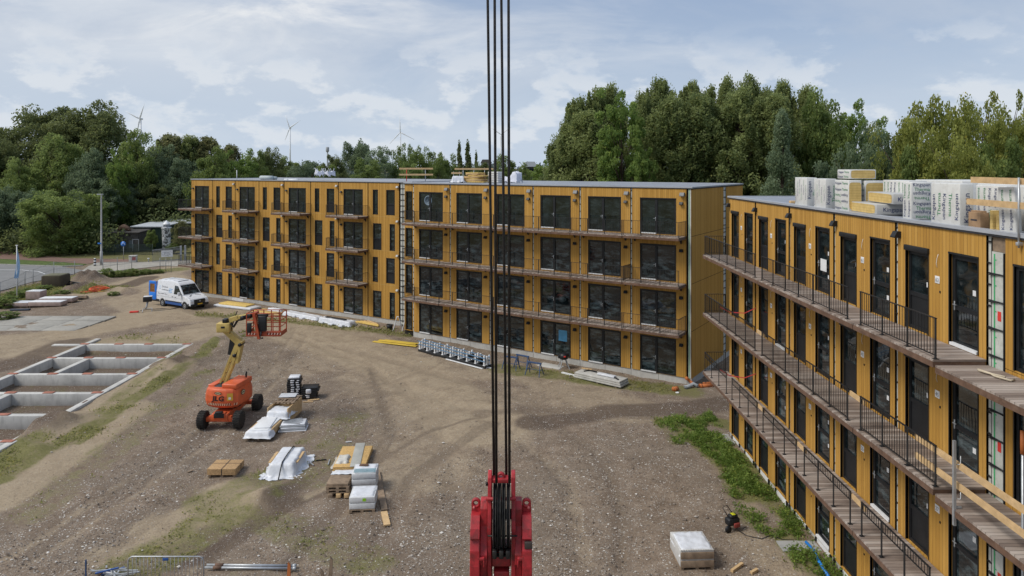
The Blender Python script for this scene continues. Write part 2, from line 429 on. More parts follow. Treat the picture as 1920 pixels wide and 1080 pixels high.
# green patches
for pts, w, a in [([(410,645),(350,690),(280,730),(190,790),(60,860),(0,900)],.45,.95), ([(330,660),(300,690),(230,740),(170,790)],.5,.7), ([(225,770),(190,800),(150,830)],.25,.9), ([(60,830),(0,880)],.8,.95),
                  ([(180,640),(260,632),(340,640)],.7,.55), ([(520,905),(518,935)],.25,.75), ([(330,915),(380,930)],.5,.45), ([(560,1000),(470,960)],.5,.35), ([(600,880),(560,935)],.6,.3),
                  ([(380,590),(520,600),(700,618),(760,628)],.6,.8), ([(940,690),(1060,705),(1180,720),(1290,735)],.9,.9), ([(1250,795),(1330,788),(1375,800)],.6,.95), ([(1290,805),(1340,840),(1385,880),(1400,920)],.75,1.0), ([(1400,860),(1440,930),(1500,985)],.45,.9), ([(1390,960),(1440,1000)],.35,.7), ([(1470,1000),(1520,1060),(1560,1080)],.5,.85), ([(1240,800),(1270,830)],.35,.7),
                  ([(0,560),(40,560),(70,545)],2.2,1), ([(60,540),(150,520),(330,505)],1.6,.9), ([(160,548),(215,540)],1.0,1), ([(260,490),(300,487)],1.5,1), ([(560,830),(590,812)],.3,.6), ([(590,785),(620,790)],.3,.5),
                  ([(300,760),(240,820),(130,900),(60,960)],.9,.5), ([(420,960),(350,1010),(250,1060)],1.0,.75), ([(470,900),(430,930),(380,940)],.8,.7), ([(520,980),(600,1020),(700,1050)],.8,.6), ([(660,780),(620,850),(580,900)],.9,.55), ([(400,930),(480,975)],.7,.6), ([(380,700),(330,760)],.6,.6), ([(430,640),(500,610)],.6,.5), ([(690,830),(780,870)],.6,.3), ([(430,1075),(640,1070)],.5,.35), ([(200,660),(160,668)],.4,.5)]:
    grass = np.maximum(grass, a*stroke(pts, w))
# pairs of wheel ruts along the ways the vehicles use
rr = random.Random(31); H_rut = np.zeros(GX.shape)
for way in ([(120,640),(300,628),(450,612),(560,600),(700,625)], [(330,600),(520,625),(690,690),(800,790),(850,1000)], [(420,585),(600,640),(780,720),(960,790),(1090,900),(1120,1060)], [(30,1050),(220,930),(400,800),(520,690),(560,620)], [(160,1060),(330,940),(480,830),(640,740),(800,690)], [(330,1060),(480,960),(600,900),(760,800),(900,760),(1200,770)], [(640,640),(860,700),(1060,760),(1330,760)], [(560,1070),(660,960),(760,820),(720,690)], [(20,690),(150,655),(330,640)], [(60,580),(180,560),(290,520)], [(700,1070),(800,900),(960,790)], [(1180,1070),(1180,950),(1140,850),(1000,760)]):
    for rep in range(2):
        offx = rr.uniform(-35,35); offy = rr.uniform(-7,7); a_ = rr.uniform(.2,.62)
        for side in (-1, 1):
            w_ = [(x+offx+side*900/(max(y-HY,120))*(.8 if y < 700 else 5.5*(y-HY)/600), y+offy) for x, y in way]
            s_ = stroke(w_, .13, .22)
            if rr.random() < .7: dark = np.maximum(dark, a_*s_)
            else: sand = np.maximum(sand, a_*s_)
            H_rut -= .035*s_
far = np.clip((GY-96)/10, 0, 1); grass = np.maximum(grass, far*.95)
nearcol = np.clip((-GY)/10, 0, 1); grass = np.maximum(grass, nearcol)
rx = np.clip((np.abs(GX+18)-47)/3, 0, 1); grass = np.maximum(grass, rx*.8)
inpit = (GX > -34.15) & (GX < -26.05) & (GY < 55.6) & (GY > 14)
grass[inpit] = .38; sand[inpit] = .1; dark[inpit] = .75; stone[inpit] = .0
H = np.zeros(GX.shape)
for i in range(NYg):
    for j in range(NXg):
        x, y = GX[i, j], GY[i, j]
        if -66 < x < 30 and 14 <= y < 104:
            q = Vector((x*.22, y*.22, .3)); H[i, j] = .10*mn.fractal(q, .9, 2.1, 5) + .035*mn.noise(Vector((x*1.3, y*1.3, 4)))
H += H_rut - .02
flat = np.clip((GY-84)/6, 0, 1); H = H*(1-flat) - .02*flat
def mound(px, py, rx_, ry_, h):
    global H
    H = H + h*blob(px, py, rx_, ry_)*(1 + .35*np.sin(GX*3.1+GY*1.7)*np.cos(GY*2.3-GX))
mound(98, 800, 1.2, 1.5, .75); mound(60, 845, 1.0, 1.2, .3); mound(335, 684, 1.5, 1.6, .55); mound(412, 652, 1.9, 1.7, .7); mound(300, 705, 1.2, 2.0, .35)
mound(493, 938, .8, .8, .42); mound(520, 925, .4, .5, .15); mound(165, 526, 1.8, 1.6, 1.3); mound(160, 543, 2.3, 1.4, .8); mound(225, 545, 1.4, 1.0, .4)
mound(1255, 800, 1.2, 1.0, .15)
dark = np.maximum(dark, .9*np.clip(blob(98,800,1.5,1.7)+blob(335,684,1.7,1.6)+blob(165,526,2.2,2)+blob(160,543,2.8,1.7), 0, 1)); grass *= 1-.8*np.clip(blob(98,800,1.2,1.4)+blob(335,684,1.4,1.2)+blob(165,526,2,2), 0, 1)
H[inpit] = -.66 + H[inpit]*.4
pts = np.stack([GX.ravel(), GY.ravel(), H.ravel()], 1)
idx = np.arange(NXg*NYg).reshape(NYg, NXg)
quads = np.stack([idx[:-1,:-1], idx[:-1,1:], idx[1:,1:], idx[1:,:-1]], -1).reshape(-1, 4)
me = bpy.data.meshes.new('ground'); me.from_pydata(pts.tolist(), [], quads.tolist()); me.update()
me.polygons.foreach_set('use_smooth', [True]*len(quads))
ca = me.color_attributes.new('zone', 'FLOAT_COLOR', 'POINT')
ca.data.foreach_set('color', np.stack([grass.ravel(), sand.ravel(), dark.ravel(), stone.ravel()], 1).astype(np.float32).ravel())
ground = bpy.data.objects.new('ground', me); COL.objects.link(ground); struct(ground)
def ground_z(x, y):
    j = min(max(np.searchsorted(gx, x)-1, 0), NXg-2); i = min(max(np.searchsorted(gy, y)-1, 0), NYg-2)
    a = (x-gx[j])/(gx[j+1]-gx[j]); b = (y-gy[i])/(gy[i+1]-gy[i])
    return float((H[i,j]*(1-a)+H[i,j+1]*a)*(1-b) + (H[i+1,j]*(1-a)+H[i+1,j+1]*a)*b)

t = NT('site_ground'); v = t.coord()
at = t.new('ShaderNodeAttribute', attribute_name='zone'); sp = t.new('ShaderNodeSeparateColor'); t.link(at.outputs['Color'], sp.inputs[0])
n_big = t.noise(v, .25, 3, .6); n_mid = t.noise(v, .9, 7, .72, .5); n_fine = t.noise(v, 7, 5, .75); n_xf = t.noise(v, 30, 2, .6)
def zone(x, amt=.7):      # break the edges of a painted zone with noise
    s = t.math('ADD', x, t.math('MULTIPLY_ADD', n_mid, amt, t.math('MULTIPLY_ADD', n_fine, amt*.55, -amt*.775)))
    return s
soil = t.ramp(t.math('MULTIPLY_ADD', n_mid, .55, t.math('MULTIPLY', n_fine, .47)), [(.33, (.105,.074,.051)), (.5, (.218,.165,.121)), (.67, (.345,.275,.21))])
soil = t.mix(t.ramp(n_big, [(.4, (0,0,0)), (.65, (.4,.4,.4))]), soil, (.21,.175,.138))
sandc = t.ramp(t.math('MULTIPLY_ADD', n_fine, .5, t.math('MULTIPLY', n_mid, .5)), [(.3, (.26,.20,.135)), (.52, (.365,.292,.205)), (.75, (.46,.38,.275))])
darkc = t.ramp(n_fine, [(.3, (.07,.050,.038)), (.7, (.15,.112,.086))])
grassc = t.ramp(t.math('MULTIPLY_ADD', n_xf, .5, t.math('MULTIPLY', n_fine, .5)), [(.3, (.075,.082,.026)), (.5, (.16,.158,.055)), (.72, (.27,.24,.11))])
c = t.mix(t.ramp(zone(sp.outputs[1]), [(.25, (0,0,0)), (.8, (1,1,1))]), soil, sandc)
c = t.mix(t.ramp(zone(sp.outputs[2], .9), [(.35, (0,0,0)), (.85, (.85,.85,.85))]), c, darkc)
# stones: two sizes of cells, a few pale ones
def stones(scale, cut, bright):
    vo = t.new('ShaderNodeTexVoronoi'); vo.inputs['Scale'].default_value = scale; vo.inputs['Randomness'].default_value = 1; t.link(v, vo.inputs['Vector'])
    sc = t.new('ShaderNodeSeparateColor'); t.link(vo.outputs['Color'], sc.inputs[0])
    inside = t.math('LESS_THAN', vo.outputs['Distance'], t.math('MULTIPLY_ADD', sc.outputs[1], .28, .22))
    pick = t.math('GREATER_THAN', t.math('ADD', sc.outputs[0], t.math('MULTIPLY_ADD', at.outputs['Alpha'], .30, t.math('MULTIPLY_ADD', n_mid, .35, -.45))), cut)
    col = t.ramp(sc.outputs[2], [(.0, (.12,.092,.074)), (.5, (.235,.197,.162)), (.8, (.40,.365,.325)), (1, (.72,.69,.64))])
    return t.math('MULTIPLY', inside, pick), col, vo.outputs['Distance']
m1, c1, d1 = stones(15.0, .54, 1); m2, c2, d2 = stones(28.0, .42, 1); m3, c3, d3 = stones(9.0, .88, 1)
cover = t.math('SUBTRACT', 1.0, t.math('MULTIPLY', t.ramp(zone(sp.outputs[1]), [(.3, (0,0,0)), (.9, (.75,.75,.75))]), 1.0))
c = t.mix(t.math('MULTIPLY', m2, t.math('MULTIPLY', cover, .85)), c, c2)
c = t.mix(t.math('MULTIPLY', m1, cover), c, c1)
c = t.mix(t.math('MULTIPLY', m3, cover), c, c3)
gz = t.ramp(zone(sp.outputs[0], 1.8), [(.42, (0,0,0)), (.95, (.9,.9,.9))])
c = t.mix(gz, c, grassc)
t.color(c); t.rough(.95); t.b.inputs['Specular IOR Level'].default_value = .12
hh = t.math('ADD', t.math('MULTIPLY', n_fine, .6), t.math('ADD', t.math('MULTIPLY', n_xf, .25), t.math('ADD', t.math('MULTIPLY', m1, .35), t.math('MULTIPLY', m2, .2))))
t.bump(hh, 1.0, .07)
me.materials.append(t.mat)

def sheet(name, poly, z, mat):
    mb = MB(); mb.add([(p[0], p[1], z) for p in poly], [tuple(range(len(poly)))]); o = mb.build(name, mat); return struct(o)
ASPH = M('grey_asphalt', (.20,.20,.20), .9, .15, .4, .2, 30, dirt=(.27,.25,.22), dirt_amt=.4)
REDP = M('red_asphalt', (.19,.115,.09), .9, .2, .5, .2, 30, dirt=(.2,.17,.14))
KERB = M('kerb_stone', (.40,.39,.37), .85, .15)
PAVE = M('pale_pavement', (.34,.32,.28), .9, .2, .8, .2, dirt=(.2,.16,.12), dirt_amt=.6)
VERGE = M('mown_grass', (.075,.11,.025), .95, .4, 1.5, .6, 12, dirt=(.15,.15,.05))
g2 = lambda pts: [G(*p).xy for p in pts]
sheet('road', g2([(-420,560),(-120,560),(0,546),(60,529),(135,515),(155,507),(120,501),(0,497),(-420,494)]), .03, ASPH)
sheet('road', g2([(155,507),(178,513),(300,499),(370,500),(370,487),(260,492),(182,493),(166,499)]), .034, PAVE)
sheet('grass_verge', g2([(-420,492),(0,496.5),(118,500),(150,499),(163,495.5),(100,491),(0,486),(-420,480)]), .045, VERGE)
sheet('bicycle_path', g2([(-420,478),(0,485.5),(100,490.5),(163,495),(178,493),(250,491),(250,486.5),(120,484),(40,474),(0,466),(-420,450)]), .02, REDP)
mb = MB()
for a, b in [((0,496.6),(118,500.3)), ((-420,493),(0,496.6)), ((118,500.3),(155,498.6))]:
    p, q = G(*a), G(*b); mb.bar((p.x,p.y,.07), (q.x,q.y,.07), .18, .14)
for a, b in [((182,493.6),(252,492.2)), ((155,508),(178,514.2))]:
    p, q = G(*a), G(*b); mb.bar((p.x,p.y,.06), (q.x,q.y,.06), .18, .12)
struct(mb.build('kerb', KERB))
mb = MB()
def stripe(a, b, w):
    p, q = G(*a), G(*b); mb.bar((p.x,p.y,.038), (q.x,q.y,.038), w, .006)
stripe((-200,505), (40,506.5), .16); stripe((40,506.5),(72,509.5), .16); stripe((72,509.5),(84,514), .16)
struct(mb.build('road_marking', WHITE))
# concrete plates laid as a haul road
mb = MB(); rnd = random.Random(3)
for r in range(4):
    for k in range(12):
        x1 = -38.2 - k*3.05 + rnd.uniform(-.05,.05) + r*.12; y0 = 60.6 + r*1.98
        if r == 3 and k < 6: continue
        z = .05 + rnd.uniform(-.012,.02)
        mb.bbox(x1-3.0, x1, y0, y0+1.94, z-.14, z, .02)
struct(mb.build('concrete_road_plates', concrete('road_plate_concrete', (.36,.345,.31), .5, .7)))

# ------------------------------------------------------------------ concrete foundation beams
fb = thing('concrete_foundation', 'grid of grey concrete foundation beams laid in a shallow pit at the left', 'foundation', (-30.1, 42, 0))
ROWS = [55.75, 51.75, 47.72, 43.72, 39.85, 35.95, 31.9]; BEAM = concrete('beam_concrete', (.56,.55,.52), .45, 1.0)
def beam(x0, x1, y0, y1, z1=.10, n='beam'):
    m_ = MB(); m_.bbox(x0+30.1, x1+30.1, y0-42, y1-42, -.78, z1, .015); m_.build(n, BEAM, fb)
for k, y in enumerate(ROWS):
    beam(-34.12, -26.12, y-.2, y+.2, .085)
    m_ = MB()
    if k: pass
    for x in (-34.35, -31.6, -29.2, -26.15):
        m_ = MB(); m_.bbox(x-.32+30.1, x+.32+30.1, y-.16-42, y+.16-42, .088 if -34 < x < -26.3 else .104, .135, .01); m_.build('bearing_pad', M('brick_red_pad', (.36,.15,.105), .85, .25) if 'brick_red_pad' not in bpy.data.materials else bpy.data.materials['brick_red_pad'], fb)
beam(-26.1, -25.7, 26, 55.98); beam(-34.55, -34.14, 26, 57.6)
beam(-31.8, -31.4, 47.93, 51.54, .08); beam(-31.8, -31.4, 40.06, 43.51, .08); beam(-36.9, -34.56, 55.55, 55.95, .07)
for y in (49.8, 41.8, 37.8):      # small steel ties on the long beam
    m_ = MB(); m_.box(-25.95+30.1, -25.85+30.1, y-42, y+.5-42, .1, .115); m_.build('steel_tie', RUST, fb)
# ------------------------------------------------------------------ apartment blocks
ST = 3.12
def wall(mb, x0, x1, z0, z1, holes, y=0, depth=.13, m=0):
    """facade skin with real openings and reveals"""
    xs = sorted({x0, x1, *[h[0] for h in holes], *[h[1] for h in holes]}); zs = sorted({z0, z1, *[h[2] for h in holes], *[h[3] for h in holes]})
    for i in range(len(xs)-1):
        for k in range(len(zs)-1):
            cx, cz = (xs[i]+xs[i+1])/2, (zs[k]+zs[k+1])/2
            if any(h[0] < cx < h[1] and h[2] < cz < h[3] for h in holes): continue
            mb.quad((xs[i],y,zs[k]), (xs[i+1],y,zs[k]), (xs[i+1],y,zs[k+1]), (xs[i],y,zs[k+1]), m)
    for a, b, c, d in holes:
        mb.quad((a,y,c),(a,y+depth,c),(a,y+depth,d),(a,y,d), m); mb.quad((b,y,c),(b,y,d),(b,y+depth,d),(b,y+depth,c), m)
        mb.quad((a,y,d),(a,y+depth,d),(b,y+depth,d),(b,y,d), m); mb.quad((a,y,c),(b,y,c),(b,y+depth,c),(a,y+depth,c), m)
def handle(par, x, z, y=.03, s=1):
    h = MB(); h.bbox(x-.022, x+.022, y-.008, y+.012, z-.13, z+.11, .008); h.bar((x, y-.04, z+.03), (x+s*.13, y-.04, z+.03), .022, .022); h.bar((x, y, z+.03), (x, y-.05, z+.03), .02, .02)
    h.build('handle', STEEL, par)
def unit(par, name, x0, x1, z0, z1, mull=None, rail=None, sill=True, handle_at=None, panel=None, fy=.035, fw=.085, label=None):
    """frame > pane, handle, sill.  mull: x of a mullion, rail: z of a cross bar, panel: z below which the infill is solid"""
    f = MB(); d = fy+.075
    f.box(x0, x0+fw, fy, d, z0, z1); f.box(x1-fw, x1, fy, d, z0, z1); f.box(x0+fw, x1-fw, fy, d, z1-fw, z1); f.box(x0+fw, x1-fw, fy, d, z0, z0+fw)
    f.box(x0-.035, x1+.035, -.022, .0-.001, z1, z1+.05); f.box(x0-.03, x0, -.015, .06, z0, z1); f.box(x1, x1+.03, -.015, .06, z0, z1)
    if mull: f.box(mull-.09, mull+.09, fy-.004, d, z0+fw, z1-fw)
    if rail: f.box(x0+fw, x1-fw, fy+.003, d, rail-.06, rail+.06)
    if panel: f.box(x0+fw, x1-fw, fy+.03, d, z0+fw, panel-.05)
    fo = f.build(name, FRAME, par)
    if label: fo['label'] = label
    g = MB(); gy_ = fy+.045; zb = z0+fw if not panel else panel
    spans = [(x0+fw, x1-fw)] if not mull else [(x0+fw, mull-.09), (mull+.09, x1-fw)]
    for a, b in spans:
        if rail: g.quad((a,gy_,zb),(b,gy_,zb),(b,gy_,rail-.06),(a,gy_,rail-.06)); g.quad((a,gy_,rail+.06),(b,gy_,rail+.06),(b,gy_,z1-fw),(a,gy_,z1-fw))
        else: g.quad((a,gy_,zb),(b,gy_,zb),(b,gy_,z1-fw),(a,gy_,z1-fw))
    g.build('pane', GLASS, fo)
    if handle_at is not None: handle(fo, handle_at[0], handle_at[1], fy-.012, handle_at[2] if len(handle_at) > 2 else 1)
    if sill:
        s = MB(); b = (mull if mull else x1-.03); s.box(x0+.03, b, -.03, fy, z0+.005, z0+.075); s.build('sill', WHITE, fo)
    return fo
def railing_mesh(mb, p0, p1, z0, h=1.0, post=1.0, gap=.115, ends=(True, True), band=None, pw=.045, bw=.014):
    """top rail, bottom rail, posts and thin bars between two points"""
    p0 = Vector((*p0, 0)); p1 = Vector((*p1, 0)); L = (p1-p0).length; u = (p1-p0)/L
    a = lambda s, z: (p0.x+u.x*s, p0.y+u.y*s, z)
    lo = .09 if band is None else h-band
    mb.bar(a(0, z0+h), a(L, z0+h), .05, .022); mb.bar(a(0, z0+lo), a(L, z0+lo), .03, .022)
    n = max(1, round(L/post))
    for i in range(n+1):
        if (i == 0 and not ends[0]) or (i == n and not ends[1]): continue
        s = min(max(L*i/n, .03), L-.03); mb.bar(a(s, z0-.02), a(s, z0+h), .02, pw, up=(u.x, u.y, 0)); q = a(s, z0)
        mb.box(q[0]-.06, q[0]+.06, q[1]-.06, q[1]+.06, z0+.001, z0+.014)
    k = int(L/gap)
    for i in range(1, k):
        s = L*i/k; mb.bar(a(s, z0+lo), a(s, z0+h), bw, bw, up=(u.x, u.y, 0))
def lamp(par, x, z, name='wall_lamp', mat=None, s=1):
    b = MB(); b.prism([(0,0),(0,.16*s),(.10*s,.16*s),(.17*s,.03*s),(.17*s,0)], x-.1*s, x+.1*s, mat=Matrix(((0,1,0,0),(-1,0,0,0),(0,0,1,z),(0,0,0,1))))
    b.build(name, mat or FRAME, par)
VENTA = M('pale_vent_hood', (.42,.42,.41), .5, .12)
VENT = M('grey_vent_hood', (.16,.165,.17), .5, .12)
def roof(par, x0, x1, depth, z, lip=.07, over=.06):
    r = MB(); r.box(x0-over+.1, x1+over-.1, .1, depth-.1, z-.05, z+.03); r.build('roof', ROOFM, par)
    p = MB()
    p.box(x0-over, x1+over, -over, .26, z-.02, z+lip); p.box(x0-over, x1+over, depth-.26, depth+over, z-.02, z+lip)
    p.box(x0-over, x0+.26, .262, depth-.262, z-.02, z+lip-.002); p.box(x1-.26, x1+over, .262, depth-.262, z-.02, z+lip-.002); p.build('roof_edge', FLASH, par)
    e = MB(); e.box(x0-over+.015, x1+over-.015, -over+.015, .0, z-.075, z-.022); e.box(x1, x1+over-.015, .002, depth, z-.10, z-.022); e.build('roof_trim', TRIM, par)
def seam(par, x, z0, z1, w=.06, pad=INSUL, step=.52, back=True, y=.0, name='module_seam', cw=.05):
    """open joint between two modules: recessed strip with black straps"""
    b = MB(); b.box(x-w, x+w, .055+y, .09+y, z0, z1)
    o = b.build(name, pad, par)
    s = MB(); z = z0+.3; s.box(x+w-.018, x+w+.003, .028+y, .053+y, z0+.02, z1-.02)
    while z < z1:
        s.box(x-w-.004, x+w+.004, .02+y, .054+y, z, z+cw); z += step
    s.build('strap', BLACK, o); return o

# ---- block B, the nearer block with long balconies
ang = math.atan2(-.549, .836)
B = thing('apartment_block', 'ochre timber-clad block with long continuous balconies, its corner turned to the yard', 'apartment block', (11.8, 45.5, 0), ang)
BZ = .42; BW = 3.97; NB = 6; TOP = BZ+4*ST+.06
DEP = 12.3
BODY = M('dark_joint', (.02,.018,.016), .9)
def core(par, x0, x1, y0, y1, z0, z1):
    c = MB(); c.box(x0, x1, y0, y1, z0, z1); c.build('module_core', BODY, par)
core(B, -25.2, -.2, .16, DEP-.16, .05, TOP-.06)
for i in range(NB):
    xr = -.3 - i*BW; xl = xr - BW
    for fl in range(4):
        z0 = BZ+fl*ST; z1 = z0+ST-.012
        dx1 = xr-.8; dx0 = dx1-2.5
        if i == 0: dx0, dx1 = xr-.8-2.5, xr-.8
        dz0 = z0+(.03 if fl else -.03); dz1 = z0+2.42
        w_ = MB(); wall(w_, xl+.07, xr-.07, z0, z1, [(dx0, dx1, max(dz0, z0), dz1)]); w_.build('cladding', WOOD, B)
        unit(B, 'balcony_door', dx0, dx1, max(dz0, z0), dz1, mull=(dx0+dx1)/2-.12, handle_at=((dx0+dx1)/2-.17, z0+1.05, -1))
        lamp(B, xr-.4, z0+2.05, s=1.15)
        if fl == 3: lamp(B, xr-.32, z0+2.62, 'vent_hood', VENT, 1.5)
    seam(B, xl, BZ, TOP-.1, .055)
# green-edged corner strip
b_ = MB(); b_.box(-.235, -.06, .02, .05, BZ, TOP-.1); o_ = b_.build('corner_strip', INSUL, B)
b_ = MB(); b_.box(-.20, -.165, .012, .019, BZ, TOP-.1); b_.build('tape', GREEN, o_)
# side wall
sw = MB()
for fl in range(4):
    z0 = BZ+fl*ST; z1 = z0+ST-.03
    for y0, y1 in ((.0, 6.33), (6.37, 7.05), (7.75, DEP)):
        sw.quad((0,y0,z0),(0,y1,z0),(0,y1,z1),(0,y0,z1)); 
    sw.quad((-.02,0,z0),(0,0,z0),(0,0,z1),(-.02,0,z1))
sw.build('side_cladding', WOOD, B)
b_ = MB(); b_.box(-.1, -.03, 7.05, 7.75, BZ, TOP-.1); o_ = b_.build('module_seam', INSUL, B)
b_ = MB()
for k in range(24): b_.box(-.029, .0, 7.06, 7.74, BZ+.2+k*.52, BZ+.26+k*.52)
b_.box(-.03,-.005,7.70,7.735,BZ+.1,TOP-.2); b_.build('strap', BLACK, o_)
b_ = MB()
for y_ in (0.02, 7.06, DEP-.04): b_.box(-.028, -.002, y_, y_+.02, BZ, TOP-.08)
for z_ in (1, 2, 3): b_.box(-.03, -.006, .0, DEP, BZ+z_*ST-.032, BZ+z_*ST-.001)
b_.build('joint_line', BODY, B)
b_ = MB(); b_.box(-24.15, 0-.03, .05, .15, -.4, BZ-.005); b_.box(-.15, -.03, .152, DEP, -.4, BZ-.005); b_.build('foundation', CONCW, B)
b_ = MB()
for k in range(12): b_.box(-.35-k*1.98, -.335-k*1.98, .044, .0495, -.2, BZ-.01)
b_.build('foundation_joint', BODY, B)
roof(B, -25.15, 0, DEP, TOP)
# recess bay between the two blocks
for fl in range(4):
    z0 = BZ+fl*ST
    w_ = MB(); wall(w_, -25.15, -24.18, z0, z0+ST-.012, [(-24.98, -24.32, z0+.05, z0+2.45)], y=.05); w_.build('cladding', WOOD, B)
    unit(B, 'narrow_window', -24.98, -24.32, z0+.05, z0+2.45, sill=False, fy=.09)
# balconies of block B: one deck per bay and floor
def balcony(par, x0, x1, z, out, rail_front=True, left=False, right=False, label=None, deck=DECKX):
    d = MB(); d.box(x0+.02, x1-.02, -out, -.06, z-.05, z); o = d.build('balcony', deck, par)
    if label: o['label'] = label
    f = MB(); f.box(x0+.03, x1-.03, -out-.02, -out+.05, z-.20, z-.052); f.box(x0+.03, x0+.09, -out+.05, -.06, z-.2, z-.052); f.box(x1-.09, x1-.03, -out+.05, -.06, z-.2, z-.052)
    f.build('fascia', RUST, o)
    r = MB()
    railing_mesh(r, (x0+.02, -out+.07), (x1-.02, -out+.07), z, 1.0, 1.32)
    if left: railing_mesh(r, (x0+.04, -out+.09), (x0+.04, -.05), z, 1.0, 1.3, ends=(False, True))
    if right: railing_mesh(r, (x1-.04, -out+.09), (x1-.04, -.05), z, 1.0, 1.3, ends=(False, True))
    r.build('railing', BLACK, o)
    for x in (x0+.35, x1-.35):
        b = MB(); b.prism([(-.06, z-.24),(-.06, z-.52),(-.30, z-.24)], x-.05, x+.05, mat=Matrix(((0,1,0,0),(1,0,0,0),(0,0,1,0),(0,0,0,1)))); b.build('bracket', BLACK, o)
    return o
for fl in (1, 2, 3):
    for i in range(NB):
        xr = -.35 - i*BW; xl = xr-BW
        balcony(B, xl, xr, BZ+fl*ST-.02-.012*i, 1.42, left=(i == 5 or (fl == 2 and i == 0)), right=(i == 0 and fl != 2) or (fl == 2 and i == 1))
# things seen through or stuck on the panes
b_ = MB(); b_.box(-10.05, -9.35, .068, .07, 1.55, 2.35); b_.build('blue_sheet', M('blue_paper', (.10,.33,.55), .6), B)
b_ = MB(); b_.lathe([(.42,0),(.42,.004),(.33,.004),(.33,0)], 20, mat=Matrix.Translation((-22.55,.074,BZ+3*ST+1.75)) @ Matrix.Rotation(R(90),4,'X')); b_.build('round_sticker', M('pale_blue_sticker', (.16,.22,.28), .5), B)

# ---- block A, the farther block with separate balconies
ang = math.atan2(-.508, .861)
A = thing('apartment_block', 'ochre timber-clad block farther left with short separate balconies and narrow windows', 'apartment block', (-10.17, 62.8, 0), ang)
AW = 3.765; AZ = .42; ATOP = AZ+4*ST+.06
core(A, -30.1, 1.6, .16, 11.9, .05, ATOP-.06)
for i in range(8):
    xr = -.03 - i*AW; xl = xr-AW
    for fl in range(4):
        z0 = AZ+fl*ST; z1 = z0+ST-.012
        if i % 2:      # balcony bay
            a, b = xl+.70, xr-.68; holes = [(a, b, z0+.02, z0+2.42)]
        else:
            if fl in (3, 1): holes = [(xl+.62, xl+1.18, z0+.15, z0+2.42), (xr-1.52, xr-.58, z0+.15, z0+2.42)]
            else: holes = [(xl+.64, xl+1.6, z0+.02, z0+2.42), (xr-1.12, xr-.56, z0+.02, z0+2.42)]
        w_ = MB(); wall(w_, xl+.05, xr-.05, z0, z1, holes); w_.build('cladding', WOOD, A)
        if i % 2:
            unit(A, 'balcony_door', a, b, z0+.02, z0+2.42, mull=(a+b)/2, handle_at=((a+b)/2-.06, z0+1.05, -1))
            lamp(A, xl+.38, z0+2.1)
        else:
            for h in holes:
                wide = h[1]-h[0] > .7
                unit(A, 'window' if wide else 'narrow_window', *h, sill=False, panel=(h[2]+.95 if wide and fl else None), rail=(h[2]+1.0 if wide and fl else None))
            lamp(A, xr-.2, z0+2.66, 'vent_hood', VENTA, 1.1)
    if i < 7: seam(A, xl, AZ, ATOP-.1, .035, pad=BODY, step=.5)
for fl in (1, 2, 3):      # pale lines where the storeys meet
    b_ = MB(); b_.box(-30.1, -.05, -.006, .02, AZ+fl*ST-.012, AZ+fl*ST+.0); b_.build('storey_joint', M('pale_joint_tape', (.55,.42,.18), .7) if 'pale_joint_tape' not in bpy.data.materials else bpy.data.materials['pale_joint_tape'], A)
b_ = MB(); b_.box(.05, .62, .06, .1, .1, ATOP-.1); o_ = b_.build('module_seam', INSUL, A)
b_ = MB()
for k in range(24): b_.box(.04, .63, .02, .058, .4+k*.52, .46+k*.52)
b_.box(.30, .34, .015, .019, .3, ATOP-.2); b_.build('strap', BLACK, o_)
b_ = MB(); b_.box(-30.1, 0, .05, .15, -.4, AZ-.005); b_.build('foundation', CONCW, A)
b_ = MB(); wall(b_, .66, 1.6, AZ, ATOP-.08, []); b_.build('cladding', WOOD, A)
b_ = MB(); b_.quad((-30.15,0,AZ),(-30.15,11.9,AZ),(-30.15,11.9,ATOP-.05),(-30.15,0,ATOP-.05)); b_.build('side_cladding', WOOD, A)
roof(A, -30.15, 1.4, 11.9, ATOP)
for i in (1, 3, 5, 7):
    xr = -.03-i*AW; xl = xr-AW
    for fl in (1, 2, 3):
        balcony(A, xl-.28, xr+.10, AZ+fl*ST-.01, 1.45, left=True, right=True)
b_ = MB(); b_.box(-23.2, -21.4, .035, .049, .02, .32); b_.build('vent_grille', WHITE, A)

